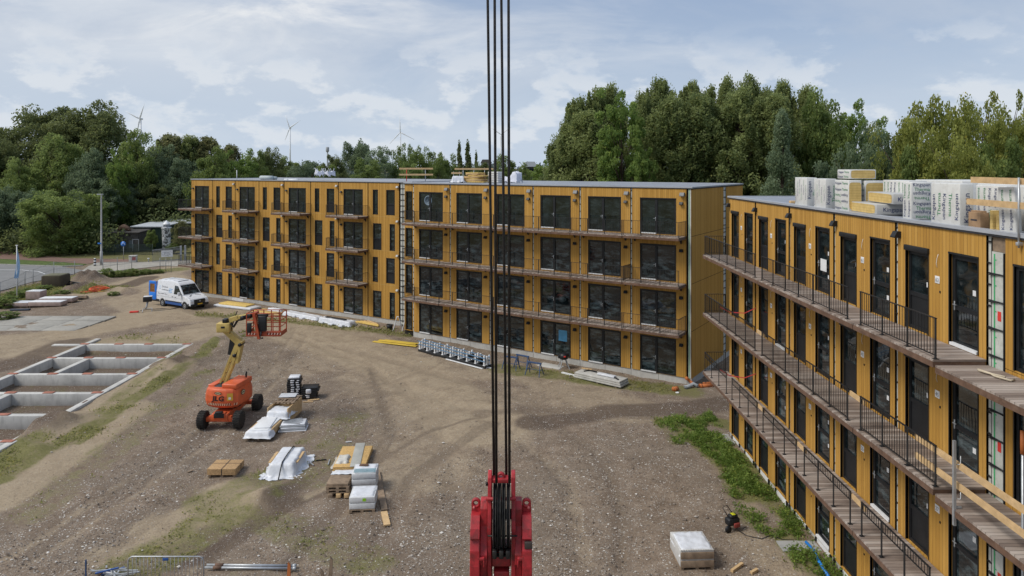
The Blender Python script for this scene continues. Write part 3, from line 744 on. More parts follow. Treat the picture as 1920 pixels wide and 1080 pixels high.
# ---- block C, the near block on the right with access walkways
C_ = thing('apartment_block', 'near ochre timber-clad block on the right with boarded access walkways on three floors', 'apartment block', (11.6, 37.1, 0), R(-90))
CZ = .22; CW = 4.04; CTOP = CZ+4*ST+.02
core(C_, .02, 26, .16, 11.8, .02, CTOP-.06)
NUM = {(4,3): '63', (3,3): '61', (2,3): '59', (1,3): '57', (0,3): '55', (4,2): '45', (3,2): '43', (2,2): '41', (1,2): '39', (0,2): '37', (4,1): '27', (3,1): '25', (2,1): '23', (1,1): '21', (0,1): '19', (4,0): '9', (3,0): '7', (2,0): '5', (1,0): '3', (0,0): '1'}
NAVY = M('dark_print', (.03,.035,.05), .6)
rnd = random.Random(5)
for i in range(5):
    xl = i*CW; xr = xl+CW
    for fl in range(4):
        z0 = CZ+fl*ST; z1 = z0+ST-.012; f0 = z0+.04
        wx0, wx1, dx0, dx1 = xl+.54, xl+1.62, xl+2.56, xl+3.68
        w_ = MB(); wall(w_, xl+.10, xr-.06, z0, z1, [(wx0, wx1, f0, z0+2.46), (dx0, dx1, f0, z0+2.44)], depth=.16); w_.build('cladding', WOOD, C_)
        wn_ = unit(C_, 'window', wx0, wx1, f0, z0+2.3, panel=f0+1.0, rail=f0+1.02, sill=False, fy=.07, fw=.10)
        b_ = MB(); b_.bbox(wx0-.03, wx1+.05, -.07, .12, z0+2.3, z0+2.46, .015); b_.build('shutter_box', FRAME, wn_)
        if rnd.random() < .6:
            b_ = MB(); q = wx1-.26; b_.box(q, q+.11, .109, .112, f0+1.3, f0+1.44); b_.build('paper_label', WHITE, wn_)
        dr = unit(C_, 'front_door', dx0, dx1, f0, z0+2.44, rail=f0+1.0, sill=(i,fl) in ((4,3),(3,1),(4,2),(2,0),(1,2),(4,0)), handle_at=(dx0+.11, f0+1.05, 1), fy=.07, fw=.13)
        for q in (.55, 1.42):
            if rnd.random() < .7: b_ = MB(); b_.box(dx1-.36, dx1-.24, .109, .112, f0+q, f0+q+.14); b_.build('paper_label', WHITE, dr)
        if i == 2 and fl == 3: b_ = MB(); b_.box(dx0+.25, dx0+.75, .062, .066, f0+.80, f0+1.25); b_.build('paper_notice', WHITE, dr)
        b_ = MB(); b_.bbox(dx0-.62, dx0-.42, -.012, -.001, f0+1.52, f0+1.72, .003); write(b_, NUM[(i,fl)], (dx0-.595, -.0135, f0+1.565), (1,0,0), (0,0,1), .15, 1, fit=.14)
        b_.build('number_plate', [WHITE, NAVY], C_)
        b_ = MB(); b_.bbox(dx0-.42, dx0-.375, -.02, -.001, f0+1.28, f0+1.34, .006); b_.build('door_bell', BLACK, C_)
        b_ = MB(); b_.tube([(dx0-.52,-.005,f0+1.95),(dx0-.53,-.03,f0+2.05),(dx0-.50,-.03,f0+2.2),(dx0-.48,-.005,f0+2.32)], .006, 5); b_.build('loose_cable', WHITE, C_)
        if fl == 3: lamp(C_, xl+.16, z0+2.62, 'vent_hood', FRAME, 1.2)
    seam(C_, xr+.02, CZ, CTOP-.1, .075, step=.52, cw=.035)
seam(C_, .03, CZ, CTOP-.1, .05, step=.52)
# wide joint with green tape, then the next modules with glazed bays
b_ = MB(); b_.box(20.26, 20.74, .03, .08, .1, CTOP-.45); o_ = b_.build('module_seam', INSUL, C_)
s_ = MB(); z = .5
while z < CTOP-.5: s_.box(20.22, 20.75, .0, .029, z, z+.035); s_.tube([(20.22,-.004,z-.02),(20.40,-.012,z),(20.60,-.004,z+.03),(20.75,-.01,z+.02)], .016, 5); z += .66
s_.box(20.735, 20.77, -.01, .029, .1, CTOP-.45); s_.build('strap', BLACK, o_)
s_ = MB(); s_.box(20.37, 20.415, .024, .0275, .1, CTOP-.5)
for k in range(20): s_.box(20.415, 20.46, .024, .0275, .9+k*.62, .93+k*.62)
s_.build('tape', GREEN, o_)
for fl in (1,2,3): s_ = MB(); s_.box(20.50, 20.62, .024, .0275, CZ+fl*ST+1.05, CZ+fl*ST+1.28); s_.build('red_sticker', RED, o_)
s_ = MB(); write(s_, 'RIT', (20.44, .0235, CZ+ST+.35), (1,0,0), (0,0,1), .2); write(s_, 'H', (20.28, .0235, CZ+ST+.42), (1,0,0), (0,0,1), .16); s_.build('printed_letters', NAVY, o_)
b_ = MB(); b_.box(20.26, 20.74, .05, .1, CTOP-.44, CTOP-.1); b_.build('joint_board', OLDWOOD, C_)
for k in range(2):
    xl = 20.8+k*4.04
    for fl in range(4):
        z0 = CZ+fl*ST
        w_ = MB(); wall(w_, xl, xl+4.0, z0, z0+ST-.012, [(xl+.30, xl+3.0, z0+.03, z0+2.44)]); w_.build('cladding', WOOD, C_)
        unit(C_, 'balcony_door', xl+.30, xl+3.0, z0+.03, z0+2.44, mull=xl+1.65, handle_at=(xl+1.55, z0+1.05, -1), sill=False)
# foundation with black supports and white boards
b_ = MB(); b_.box(0, 26, .06, .16, -.4, CZ-.006); b_.build('foundation', CONCW, C_)
b_ = MB(); s_ = MB(); wb = MB()
for i in range(7):
    xl = i*CW
    for q in (.5, 1.66, 2.5, 3.72, 4.0): b_.box(xl+q, xl+q+.07, -.02, .05, -.3, CZ-.03)
    wb.box(xl+.62, xl+1.6, .02, .055, -.12, CZ-.05); wb.box(xl+2.6, xl+3.68, .02, .055, -.12, CZ-.05)
b_.box(0, 26, .03, .045, CZ-.034, CZ-.008); b_.build('support_leg', BLACK, C_); wb.build('threshold_board', WHITE, C_)
for q in ((.0, 1.3, -.9), (10.6, 11.3, -1.5)): s_ = MB(); s_.box(q[0], q[1], q[2], -.06, -.1, .04); s_.build('paving_slab', CONC, C_)
roof(C_, 0, 26, 11.8, CTOP, .06)
# access walkways: pieces of deck with their railings
OUT = 1.32
def walkway(x0, x1, fl, rail, band=None, endrail=False, z=None):
    zz = (CZ+fl*ST+.03) if z is None else z
    d = MB(); d.box(x0+.015, x1-.015, -OUT, -.03, zz-.05, zz); o = d.build('walkway', DECKX, C_)
    f = MB(); f.box(x0+.02, x1-.02, -OUT-.012, -OUT+.06, zz-.19, zz-.052); f.box(x0+.02, x0+.08, -OUT+.06, -.05, zz-.18, zz-.052); f.box(x1-.08, x1-.02, -OUT+.06, -.05, zz-.18, zz-.052)
    f.build('fascia', RUST, o)
    if rail:
        r = MB()
        for a, b in rail: railing_mesh(r, (a, -OUT+.09), (b, -OUT+.09), zz, 1.0, 1.28, .12, band=band, pw=.065, bw=.013)
        if endrail: railing_mesh(r, (x0+.05, -OUT+.1), (x0+.05, -.1), zz, 1.0, 1.2, .12, ends=(False, True))
        r.build('railing', BLACK, o)
    b = MB()
    for x in (x0+.6, x1-.6): b.box(x-.06, x+.06, -OUT+.07, -.05, zz-.16, zz-.055)
    b.build('support_beam', BLACK, o); return o
for fl in (2, 3):
    walkway(-.25, 8.08, fl, [(-.2, 7.55)], endrail=True); walkway(8.08, 16.2, fl, [(8.3, 15.7)]); walkway(16.2, 20.2, fl, [(16.45, 20.15)])
    walkway(20.25, 26, fl, None, z=CZ+fl*ST-.08)
walkway(-.25, 4.06, 1, [(-.2, 3.6)], .26, True); 
for k in range(1, 5): walkway(k*4.04+.02, k*4.04+4.06, 1, [(k*4.04+.35, k*4.04+3.75)], .26)
walkway(20.25, 26, 1, None, z=CZ+ST-.08)
# ------------------------------------------------------------------ crane hook block hanging on four ropes
HD = 6.5
hc = P(940, 860, HD)
HRED = M('red_crane_paint', (.38,.024,.030), .5, .35, 4, .25, 30, spec=.4, dirt=(.05,.022,.018), dirt_amt=.85)
HDARK = M('greasy_black_steel', (.022,.021,.021), .45, .4, 9, .2, metal=.3, dirt=(.09,.08,.07), dirt_amt=.5)
SHEAVE = M('worn_sheave_steel', (.10,.10,.10), .38, .5, 14, .2, metal=.6, dirt=(.2,.19,.18), dirt_amt=.6)
hook = thing('hook_block', 'red crane hook block hanging on four ropes in the middle foreground', 'hook block', (hc.x, hc.y, hc.z))
U = .00102                                # the block was measured in units of about a millimetre
def hx(x): return (x-497)*U
def hz(y): return -y*U
for s in (-1, 1):      # cheek plates
    b = MB(); xo, xi = (375, 410) if s < 0 else (588, 626)
    poly = [(-.16,hz(1500)),(-.19,hz(900)),(-.17,hz(560)),(-.10,hz(330)),(-.06,hz(150)),(-.03,hz(125)),(.06,hz(125)),(.10,hz(200)),(.18,hz(500)),(.2,hz(900)),(.17,hz(1500))]
    b.add([(hx(x), y, z) for x in (xo, xi) for y, z in poly], [tuple(range(11)), tuple(range(21,10,-1))] + [(i, 11+i, 11+(i+1)%11, (i+1)%11) for i in range(11)])
    b.build('cheek_plate', HRED, hook, bevel=.006)
b = MB()                                  # top crosspiece with an eye
def ring(mb, cx, cz, ro, ri, y0, y1, n=20):
    vs = []; fs = []
    for r, y in ((ro,y0),(ri,y0),(ri,y1),(ro,y1)):
        for j in range(n): a = 2*PI*j/n; vs.append((cx+r*math.cos(a), y, cz+r*math.sin(a)))
    for k in range(4):
        for j in range(n): fs.append((k*n+j, k*n+(j+1)%n, ((k+1)%4)*n+(j+1)%n, ((k+1)%4)*n+j))
    mb.add(vs, fs, 0, True)
b.bbox(hx(411), hx(587), -.05, .05, hz(205), hz(168), .006)
ring(b, hx(493), hz(160), .036, .019, -.02, .02)
b.prism([(hx(440),hz(172)),(hx(465),hz(140)),(hx(476),hz(176))], -.018, .018); b.prism([(hx(545),hz(172)),(hx(520),hz(140)),(hx(510),hz(176))], -.018, .018)
b.build('top_crosspiece', HRED, hook)
b = MB(); b.cyl((hx(355), -.06, hz(205)), (hx(376), -.06, hz(205)), .017, 6); b.build('bolt', HDARK, hook)
b = MB(); b.cyl((hx(360), -.11, hz(318)), (hx(630), -.11, hz(318)), .015, 10); b.build('spacer_rod', HRED, hook)
b = MB(); b.cyl((hx(378), -.2, hz(606)), (hx(642), -.2, hz(606)), .008, 8); b.build('rope_guard', HDARK, hook)
for k, x in enumerate((440, 480, 520, 562)):     # sheaves
    b = MB(); m4 = Matrix.Translation((hx(x), .02, hz(520))) @ Matrix.Rotation(R(90), 4, 'Y')
    b.lathe([(.05,-.017),(.275,-.017),(.295,-.013),(.262,0),(.295,.013),(.275,.017),(.05,.017)], 40, mat=m4, smooth=False); b.build('sheave', SHEAVE, hook)
b = MB(); b.cyl((hx(370), .02, hz(520)), (hx(632), .02, hz(520)), .045, 16); b.build('sheave_pin', HDARK, hook)
b = MB()
for x in (440, 500, 560): b.bbox(hx(x)-.02, hx(x)+.02, -.23, -.16, hz(800), hz(728), .008)
b.box(hx(425), hx(578), -.19, -.14, hz(802), hz(790)); b.build('grease_guard', HDARK, hook)
b = MB(); b.bbox(hx(411), hx(587), -.16, .16, hz(905), hz(815), .01); b.bbox(hx(430), hx(570), -.13, .13, hz(1075), hz(965), .01); b.box(hx(440), hx(560), -.02, .12, hz(966), hz(904))
b.build('lower_crosspiece', HRED, hook)
for s in (-1, 1):
    def sx(x): return hx(497 + s*(497-x)) if s > 0 else hx(x)
    b = MB()                              # outer ballast cheek with stepped front
    prof = [(-.10,hz(470)),(-.20,hz(545)),(-.235,hz(620)),(-.20,hz(640)),(-.245,hz(720)),(-.26,hz(850)),(-.26,hz(1500)),(.26,hz(1500)),(.26,hz(850)),(.2,hz(600)),(.1,hz(470))]
    xa, xb = sorted((sx(222), sx(308))); n = len(prof)
    b.add([(x,y,z) for x in (xa, xb) for y, z in prof], [tuple(range(n)), tuple(range(2*n-1,n-1,-1))] + [(i, n+i, n+(i+1)%n, (i+1)%n) for i in range(n)])
    w_ = b.build('ballast_cheek', HRED, hook, bevel=.007)
    b = MB(); xa2, xb2 = sorted((sx(309), sx(374)))
    prof = [(-.04,hz(372)),(-.09,hz(420)),(-.10,hz(570)),(-.15,hz(690)),(-.215,hz(770)),(-.215,hz(860)),(-.17,hz(865)),(-.17,hz(1010)),(-.22,hz(1015)),(-.22,hz(1500)),(.2,hz(1500)),(.2,hz(640)),(.06,hz(372))]; n = len(prof)
    b.add([(x,y,z) for x in (xa2, xb2) for y, z in prof], [tuple(range(n)), tuple(range(2*n-1,n-1,-1))] + [(i, n+i, n+(i+1)%n, (i+1)%n) for i in range(n)])
    b.build('ballast_plate', HRED, hook, bevel=.006)
    b = MB(); c = (xa+xb)/2; ring(b, c, hz(398), .042, .022, -.03, .005); b.box(c-.042, c-.02, -.028, .003, hz(480), hz(398)); b.box(c+.02, c+.042, -.028, .003, hz(480), hz(398)); b.box(c-.02, c+.02, -.028, .003, hz(480), hz(425))
    b.build('lifting_eye', HRED, hook)
    for zz in (432, 500):
        b = MB(); q = c + s*.018; b.cyl((q, -.125 if zz > 450 else -.05, hz(zz)), (q, -.01, hz(zz)), .012, 8); b.build('bolt', M('pale_red_bolt', (.5,.12,.12), .4) if 'pale_red_bolt' not in bpy.data.materials else bpy.data.materials['pale_red_bolt'], hook)
    b = MB(); b.bbox(min(sx(290),sx(352)), max(sx(290),sx(352)), -.25, -.2, hz(802), hz(775), .005); b.bbox(min(sx(340),sx(352)), max(sx(340),sx(352)), -.25, -.2, hz(860), hz(800), .004); b.build('latch_plate', HRED, hook)
b = MB(); b.bbox(hx(706), hx(775), -.247, -.22, hz(700), hz(640), .005); b.build('worn_patch', M('worn_dark_paint', (.06,.045,.04), .7), hook)
b = MB(); b.cyl((0,0,hz(1480)), (0,0,hz(1750)), .09, 20); b.build('swivel', HDARK, hook)
b = MB(); b.tube([(0,0,-1.75)] + [(.13*math.sin(a)-.0, 0, -1.98-.16*math.cos(a)) for a in [R(x) for x in range(20, 300, 20)]], [.05]*4+[.055]*7+[.04,.03,.02,.012], 12); b.build('hook', HRED, hook)
for k, (xt, xb, yb, off) in enumerate([(914.5, 926.5, 905, .05), (927.5, 930.8, 905, -.16), (940, 949.6, 905, .05), (953.5, 955.3, 905, -.16)]):
    a = P(xb, yb, HD+off); c = P(xt, 0, HD+off); e = c + (c-a)*1.6; mid = (a+e)/2
    r = MB(); v1 = a-mid; v2 = e-mid; r.tube([v1, v1*.5, Vector((0,0,0)), v2*.5, v2], .0125, 8)
    o = r.build('wire_rope', HDARK if k % 2 else M('black_wire_rope', (.02,.018,.017), .6, .4, 40, .4, 90), loc=mid)
    tag(o, ['leftmost of the four black wire ropes above the red hook block', 'second black wire rope from the left above the hook block', 'third black wire rope from the left above the hook block', 'rightmost of the four black wire ropes above the red hook block'][k], 'wire rope', 'crane ropes')

# ------------------------------------------------------------------ boom lift
JO = M('orange_lift_paint', (.62,.11,.035), .42, .14, 2.5, .06, spec=.4, dirt=(.25,.10,.06), dirt_amt=.35)
JY = M('cream_boom_paint', (.53,.39,.12), .5, .16, 3, .08, dirt=(.22,.15,.07), dirt_amt=.45)
JR = M('red_orange_basket_paint', (.40,.075,.03), .5, .2, 3, .08, dirt=(.12,.05,.04))
LX, LY = -16.0, 39.35
lift = thing('boom_lift', 'orange and cream articulated boom lift with raised arm and work basket', 'boom lift', (LX, LY, 0))
def lp(px, py, dy=0): q = P(px, py, LY+dy); return Vector((q.x-LX, dy, q.z))
for x in (-.98, .98):
    for y in (-1.25, 1.55):
        b = MB(); m4 = Matrix.Translation((x, y, .45)) @ Matrix.Rotation(R(90), 4, 'Y')
        b.lathe([(.25,-.19),(.40,-.2),(.45,-.15),(.45,.15),(.40,.2),(.25,.19)], 30, mat=m4)
        for k in range(22):          # lugs
            for s in (-1, 1):
                a = 2*PI*(k+.25*s)/22; b.box(-.03, .03, .0, .2, .43, .475, mat=Matrix.Translation((x,y,.45)) @ Matrix.Rotation(a, 4, 'X') @ Matrix.Rotation(PI/2, 4, 'Z') @ Matrix.Rotation(PI/2*(s-1)/1, 4, 'Z') @ Matrix.Rotation(R(18), 4, 'Z'))
        w_ = b.build('wheel', TYRE, lift)
        b = MB(); b.lathe([(.05,-.1),(.24,-.12),(.26,-.17),(.26,.17),(.24,.12),(.05,.1)], 20, mat=m4); b.build('rim', M('dusty_cream_rim', (.33,.30,.24), .6) if 'dusty_cream_rim' not in bpy.data.materials else bpy.data.materials['dusty_cream_rim'], w_)
b = MB(); b.bbox(-.45, .45, -1.45, 1.75, .42, .82, .04)
for y in (-1.25, 1.55): b.bbox(-.78, .78, y-.13, y+.13, .36, .6, .03)
b.bbox(-.32, .32, -1.5, -1.2, .55, .9, .03); b.box(-.62, -.45, -1.4, -1.2, .5, .68); b.box(.45, .62, -1.4, -1.2, .5, .68)
b.build('chassis', JO, lift)
b = MB(); b.bbox(-.28, .28, -1.53, -1.502, .62, .86, .01); b.bbox(-.2, .2, -1.6, -1.4, .86, .98, .02); b.build('steering_box', BLACK, lift)
b = MB(); b.cyl((0,0,.8), (0,0,1.0), .62, 24); b.build('slew_ring', BLACK, lift)
TT = Matrix.Translation((0,.05,.10)) @ Matrix.Rotation(R(-9), 4, 'Z') @ Matrix.Diagonal((.82,.80,.88,1))
tt = MB()
def plan(z, sc, ch=0):      # counterweight outline with a rounded back facing the camera
    o_ = [(-1.2,-1.05),(-.95,-1.32),(-.5,-1.46),(0,-1.5),(.5,-1.46),(.95,-1.32),(1.2,-1.05),(1.22,.55),(1.1,.95),(.45,1.0),(.45,.2),(-.55,.2),(-.55,1.0),(-1.1,.95),(-1.22,.55)]
    return [(x*sc, y*sc, z) for x, y in o_]
rings = [plan(.98,.80), plan(1.06,.92), plan(1.18,.99), plan(1.45,1.02), plan(1.8,1.01), plan(2.08,.965), plan(2.18,.93), plan(2.23,.86)]
n = len(rings[0]); vs = [p for r_ in rings for p in r_]; fs = [tuple(range(n-1,-1,-1)), tuple((len(rings)-1)*n+j for j in range(n))]
for i in range(len(rings)-1):
    for j in range(n): fs.append((i*n+j, i*n+(j+1)%n, (i+1)*n+(j+1)%n, (i+1)*n+j))
tt.add(vs, fs, 0, False, TT)
turn = tt.build('turntable', JO, lift, bevel=.03)
b = MB(); b.bbox(.05, 1.15, -1.2, .9, 2.18, 2.50, .08, mat=TT); b.bbox(-1.12, -.62, -.9, .8, 2.16, 2.32, .05, mat=TT); b.build('engine_cover', JO, turn)
b = MB(); b.bbox(-.62, .1, -1.0, .9, 2.15, 2.27, .04, mat=TT); b.build('boom_well', BLACK, turn)
b = MB(); b.tube([TT @ Vector(p) for p in ((.85,.55,2.45),(.87,.55,2.72),(.93,.5,2.86))], [.05,.055,.035], 8); b.build('exhaust_pipe', BLACK, turn)
b = MB()                     # chevron stripe round the counterweight
for k in range(34):
    x = -1.14 + k*.0685; y = -1.052-.45*(1-(abs(x)/1.22)**2.4)
    y2 = -1.052-.45*(1-(abs(x+.034)/1.22)**2.4)
    b.add([(x,y-.034,1.22),(x+.034,y2-.034,1.22),(x+.068,y2-.036,1.37),(x+.034,y-.036,1.37)], [(0,1,2,3)], k % 2, False, TT)
b.build('warning_stripe', [BLACK, M('cream_stripe', (.7,.6,.42), .5)], turn)
b = MB(); write(b, 'JLG', (-.42,-1.54,1.52), (1,0,0), (.18,0,1), .44, 0, True, fit=.82)
b.v = [tuple(TT @ Vector(p)) for p in b.v]; b.build('maker_lettering', BLACK, turn)
def badge(par, c, nrm, w, h):
    b = MB(); nrm = Vector(nrm).normalized(); up = Vector((0,0,1)); rt = up.cross(nrm).normalized()*1
    for k, (sc, dz) in enumerate(((1,0),(.74,.004))):
        pts = [TT @ (Vector(c) + nrm*(.006+dz) + rt*(math.cos(a)*w*sc) + up*(math.sin(a)*h*sc)) for a in [2*PI*i/20 for i in range(20)]]
        b.add(pts, [tuple(range(20))], k)
    b.add([TT @ (Vector(c) + nrm*.014 + rt*x*w + up*z*h) for x, z in ((-.5,-.25),(.5,-.25),(.5,.25),(-.5,.25))], [(0,1,2,3)], 0)
    b.build('oval_badge', [BLACK, M('cream_badge', (.6,.5,.3), .5) if 'cream_badge' not in bpy.data.materials else bpy.data.materials['cream_badge']], par)
badge(turn, (-.02,-1.505,1.98), (0,-1,.12), .26, .09); badge(turn, (1.235,-.5,1.85), (1,0,0), .26, .16)
b = MB(); b.add([(.62,-1.443,1.55),(.98,-1.32,1.55),(.98,-1.32,2.0),(.62,-1.443,2.0)], [(0,1,2,3)], 0, False, TT @ Matrix.Translation((.01,-.055,0))); b.add([(.72,-1.41,1.62),(.86,-1.36,1.62),(.86,-1.36,1.76),(.72,-1.41,1.76)], [(0,1,2,3)], 1, False, TT @ Matrix.Translation((.01,-.063,0))); b.build('warning_sign', [M('yellow_sign', (.62,.36,.05), .5), WHITE], turn)
# lower arm, knuckle, upper arm, jib and basket
base = lp(414, 742, .1); k1 = lp(443, 668, .1); k2 = lp(451, 648, .1); top = lp(424, 612, .1)
b = MB()
for dy in (-.17, .17):
    o = Vector((0,dy,0)); b.bar(base+o, k1+o, .10, .13); b.bar(base+o+Vector((-.22,0,.12)), k1+o+Vector((-.24,0,.05)), .09, .10)
for f in (.25, .55, .8): q = base.lerp(k1, f); b.bar(q+Vector((-.2,-.17,.1)), q+Vector((-.2,.17,.1)), .06, .06)
b.build('lower_arm', JY, lift)
b = MB(); b.bar(k1+Vector((-.22,0,-.15)), k2+Vector((-.1,0,.15)), .4, .26); b.bar(k1+Vector((.08,0,-.35)), k2+Vector((.1,0,.28)), .46, .14); b.build('knuckle', JY, lift)
b = MB(); b.bar(k1+Vector((-.3,.0,.1)), k2+Vector((-.38,0,.55)), .3, .24); b.cyl(k1+Vector((-.02,-.28,.1)), k1+Vector((-.02,.28,.1)), .1, 12); b.cyl(k2+Vector((.05,-.28,.1)), k2+Vector((.05,.28,.1)), .1, 12); b.build('arm_cylinder', BLACK, lift)
b = MB(); b.bar(k2+Vector((.02,0,.1)), top+Vector((-.1,0,-.1)), .32, .34); arm = b.build('middle_arm', JY, lift, bevel=.02)
b = MB(); b.bar(k2+Vector((-.1,-.168,.22)).lerp(top, .35), k2.lerp(top, .62)+Vector((-.04,-.165,.03)), .006, .05); b.build('arm_decal', BLACK, arm)
b = MB(); hb0 = lp(408.5, 622); hb1 = lp(433.5, 604.5); b.bbox(hb0.x, hb1.x, -.26, .3, hb0.z, hb1.z, .05); hd = b.build('boom_head', JY, lift)
b = MB(); b.bbox(hb0.x+.33, hb0.x+.58, -.2, .2, hb1.z, hb1.z+.22, .02); b.build('cable_box', BLACK, hd)
b = MB(); b.bbox(hb0.x+.28, hb0.x+.5, -.275, -.255, hb0.z+.25, hb0.z+.36, .01); b.build('slot', BLACK, hd)
u0 = lp(431, 600); u1 = lp(447, 595); u2 = lp(474, 591)
b = MB(); b.bar(u0, u1, .26, .26); b.bar(u1, u2.lerp(u1,.45), .22, .2); b.build('upper_arm', JY, lift, bevel=.02)
b = MB(); b.bar(u1+Vector((.25,0,-.02)), u2, .24, .22); b.tube([u0+Vector((.1,-.1,-.15)), lp(438,613), lp(446,600), u1+Vector((.2,-.1,-.1))], .07, 8); b.cyl(u1+Vector((.3,-.2,0)), u1+Vector((.3,.2,0)), .13, 12); b.cyl(u2+Vector((-.1,-.2,0)), u2+Vector((-.1,.2,0)), .14, 12); b.build('jib', BLACK, lift)
bx0, bx1 = lp(470.5,600).x, lp(534.5,600).x; bz0 = lp(500,625).z; bz1 = lp(500,583).z; yb0, yb1 = -.75, .35
b = MB(); b.bbox(bx0, bx1, yb0, yb1, bz0, bz0+.07, .015); b.box(bx0+.02, bx1-.02, yb0-.004, yb0+.02, bz0+.07, bz0+.28); b.box(bx0, bx0+.03, yb0+.02, yb1, bz0+.07, bz0+.25); b.box(bx1-.03, bx1, yb0+.02, yb1, bz0+.07, bz0+.25)
xs = [bx0+.025, bx0+.62, bx0+1.05, bx0+1.5, bx1-.025]
for y in (yb0+.03, yb1-.03):
    for x in xs: b.bar((x,y,bz0+.05), (x,y,bz1), .045, .045, up=(0,1,0))
    for z in (bz1, bz1-.38, bz1-.72): b.tube([(bx0+.02,y,z),(bx1-.02,y,z)], .026, 7)
for x in (bx0+.02, bx1-.02):
    for z in (bz1, bz1-.38, bz1-.72): b.tube([(x,yb0+.03,z),(x,yb1-.03,z)], .026, 7)
bas = b.build('basket', JR, lift)
b = MB()
for k in range(24):
    x = bx0+.05+k*.08
    if .55 < x-bx0 < 1.1: continue
    b.add([(x,yb0-.008,bz0+.09),(x+.04,yb0-.008,bz0+.09),(x+.07,yb0-.008,bz0+.21),(x+.03,yb0-.008,bz0+.21)], [(0,1,2,3)], k % 2)
b.build('warning_stripe', [BLACK, M('pale_stripe', (.6,.52,.45), .5)], bas)
b = MB(); b.bbox(bx0+.7, bx0+1.15, yb0-.1, yb0+.12, bz0+.3, bz1-.12, .04); b.bbox(bx0+.66, bx0+1.2, yb0-.06, yb0+.2, bz1-.2, bz1-.02, .03); b.bbox(bx0+.05, bx0+.3, yb0-.02, yb0+.1, bz0+.2, bz0+.75, .03); b.tube([(bx0+.9,yb0-.1,bz0+.3),(bx0+.8,yb0-.15,bz0-.05),(bx0+1.0,yb0-.1,bz0-.06)], .05, 8); b.build('control_console', BLACK, bas)
b = MB(); b.bar((bx0+.5,yb0-.12,bz1+.02), (bx0+.78,yb0-.12,bz0-.1), .14, .16); b.bar(u2, (bx0+.52,-.4,bz1), .2, .2); b.bar((bx0+.52,-.4,bz1), (bx0+.5,yb0-.1,bz1), .18, .16); b.build('basket_mount', JR, bas)

# ------------------------------------------------------------------ delivery van
VW = M('white_van_paint', (.72,.74,.78), .3, .05, 1.2, .02, spec=.55, dirt=(.5,.48,.45), dirt_amt=.3)
VB = M('bright_blue_paint', (.02,.20,.72), .35, .1, 2, .02, spec=.5)
VDB = M('deep_blue_paint', (.025,.09,.30), .4, .1, 2, .02, spec=.5)
VG = glass_mat('van_glass', (.02,.025,.03))
rw, fwp = G(305.6, 573.6), G(351.9, 581.5)
ax = (fwp-rw).xy.normalized(); van_ang = math.atan2(ax.y, ax.x)
van = thing('delivery_van', 'white high-roof delivery van with blue rear door open, parked by the far block', 'van', (rw.x-ax.y*.95, rw.y+ax.x*.95, 0), van_ang)
# local: x forward, origin at rear axle centre, near side is -y
WB = 3.72
lo = [(-1.1,.42),(-1.12,1.32),(3.45,1.32),(4.05,1.20),(4.50,1.02),(4.66,.86),(4.70,.42)]
arch = lambda cx: [(cx+.46*math.cos(a), .34+.46*math.sin(a)) for a in [PI*i/10 for i in range(11)]]
b = MB()
side = [(-1.1,.42)] + [p for p in arch(0)[::-1] if p[1] > .40] + [p for p in arch(WB)[::-1] if p[1] > .40] + [(4.70,.42),(4.66,.86),(4.50,1.06),(4.05,1.24),(3.45,1.40),(-1.12,1.40)]
def hw(z): return 1.02 if z <= 1.4 else 1.02 - (z-1.4)*.14
n = len(side)
b.add([(x,-1.02,z) for x,z in side] + [(x,1.02,z) for x,z in side], [tuple(range(n)), tuple(range(2*n-1,n-1,-1))] + [(i, n+i, n+(i+1)%n, (i+1)%n) for i in range(n)])
up = [(-1.12,1.40),(-1.06,2.5),(-.9,2.63),(.6,2.68),(1.8,2.66),(2.35,2.56),(2.62,2.40),(3.5,1.40)]
n = len(up)
b.add([(x,-hw(z),z) for x,z in up] + [(x,hw(z),z) for x,z in up], [tuple(range(n)), tuple(range(2*n-1,n-1,-1))] + [(i, n+i, n+(i+1)%n, (i+1)%n) for i in range(n)])
body = b.build('body', VW, van, bevel=.05)
b = MB()
for i in range(4): x = -.7+i*.75; b.bbox(x, x+.5, -.6, .6, 2.655, 2.70, .02)
b.build('roof_rib', VW, body)
b = MB(); off = .012
def ws(x, z, s): return (x+off*.75, s*(hw(z)-.10), z+off*.66)
b.quad(ws(2.70,2.31,-1), ws(2.70,2.31,1), ws(3.44,1.47,1), ws(3.44,1.47,-1)); b.build('windscreen', VG, van)
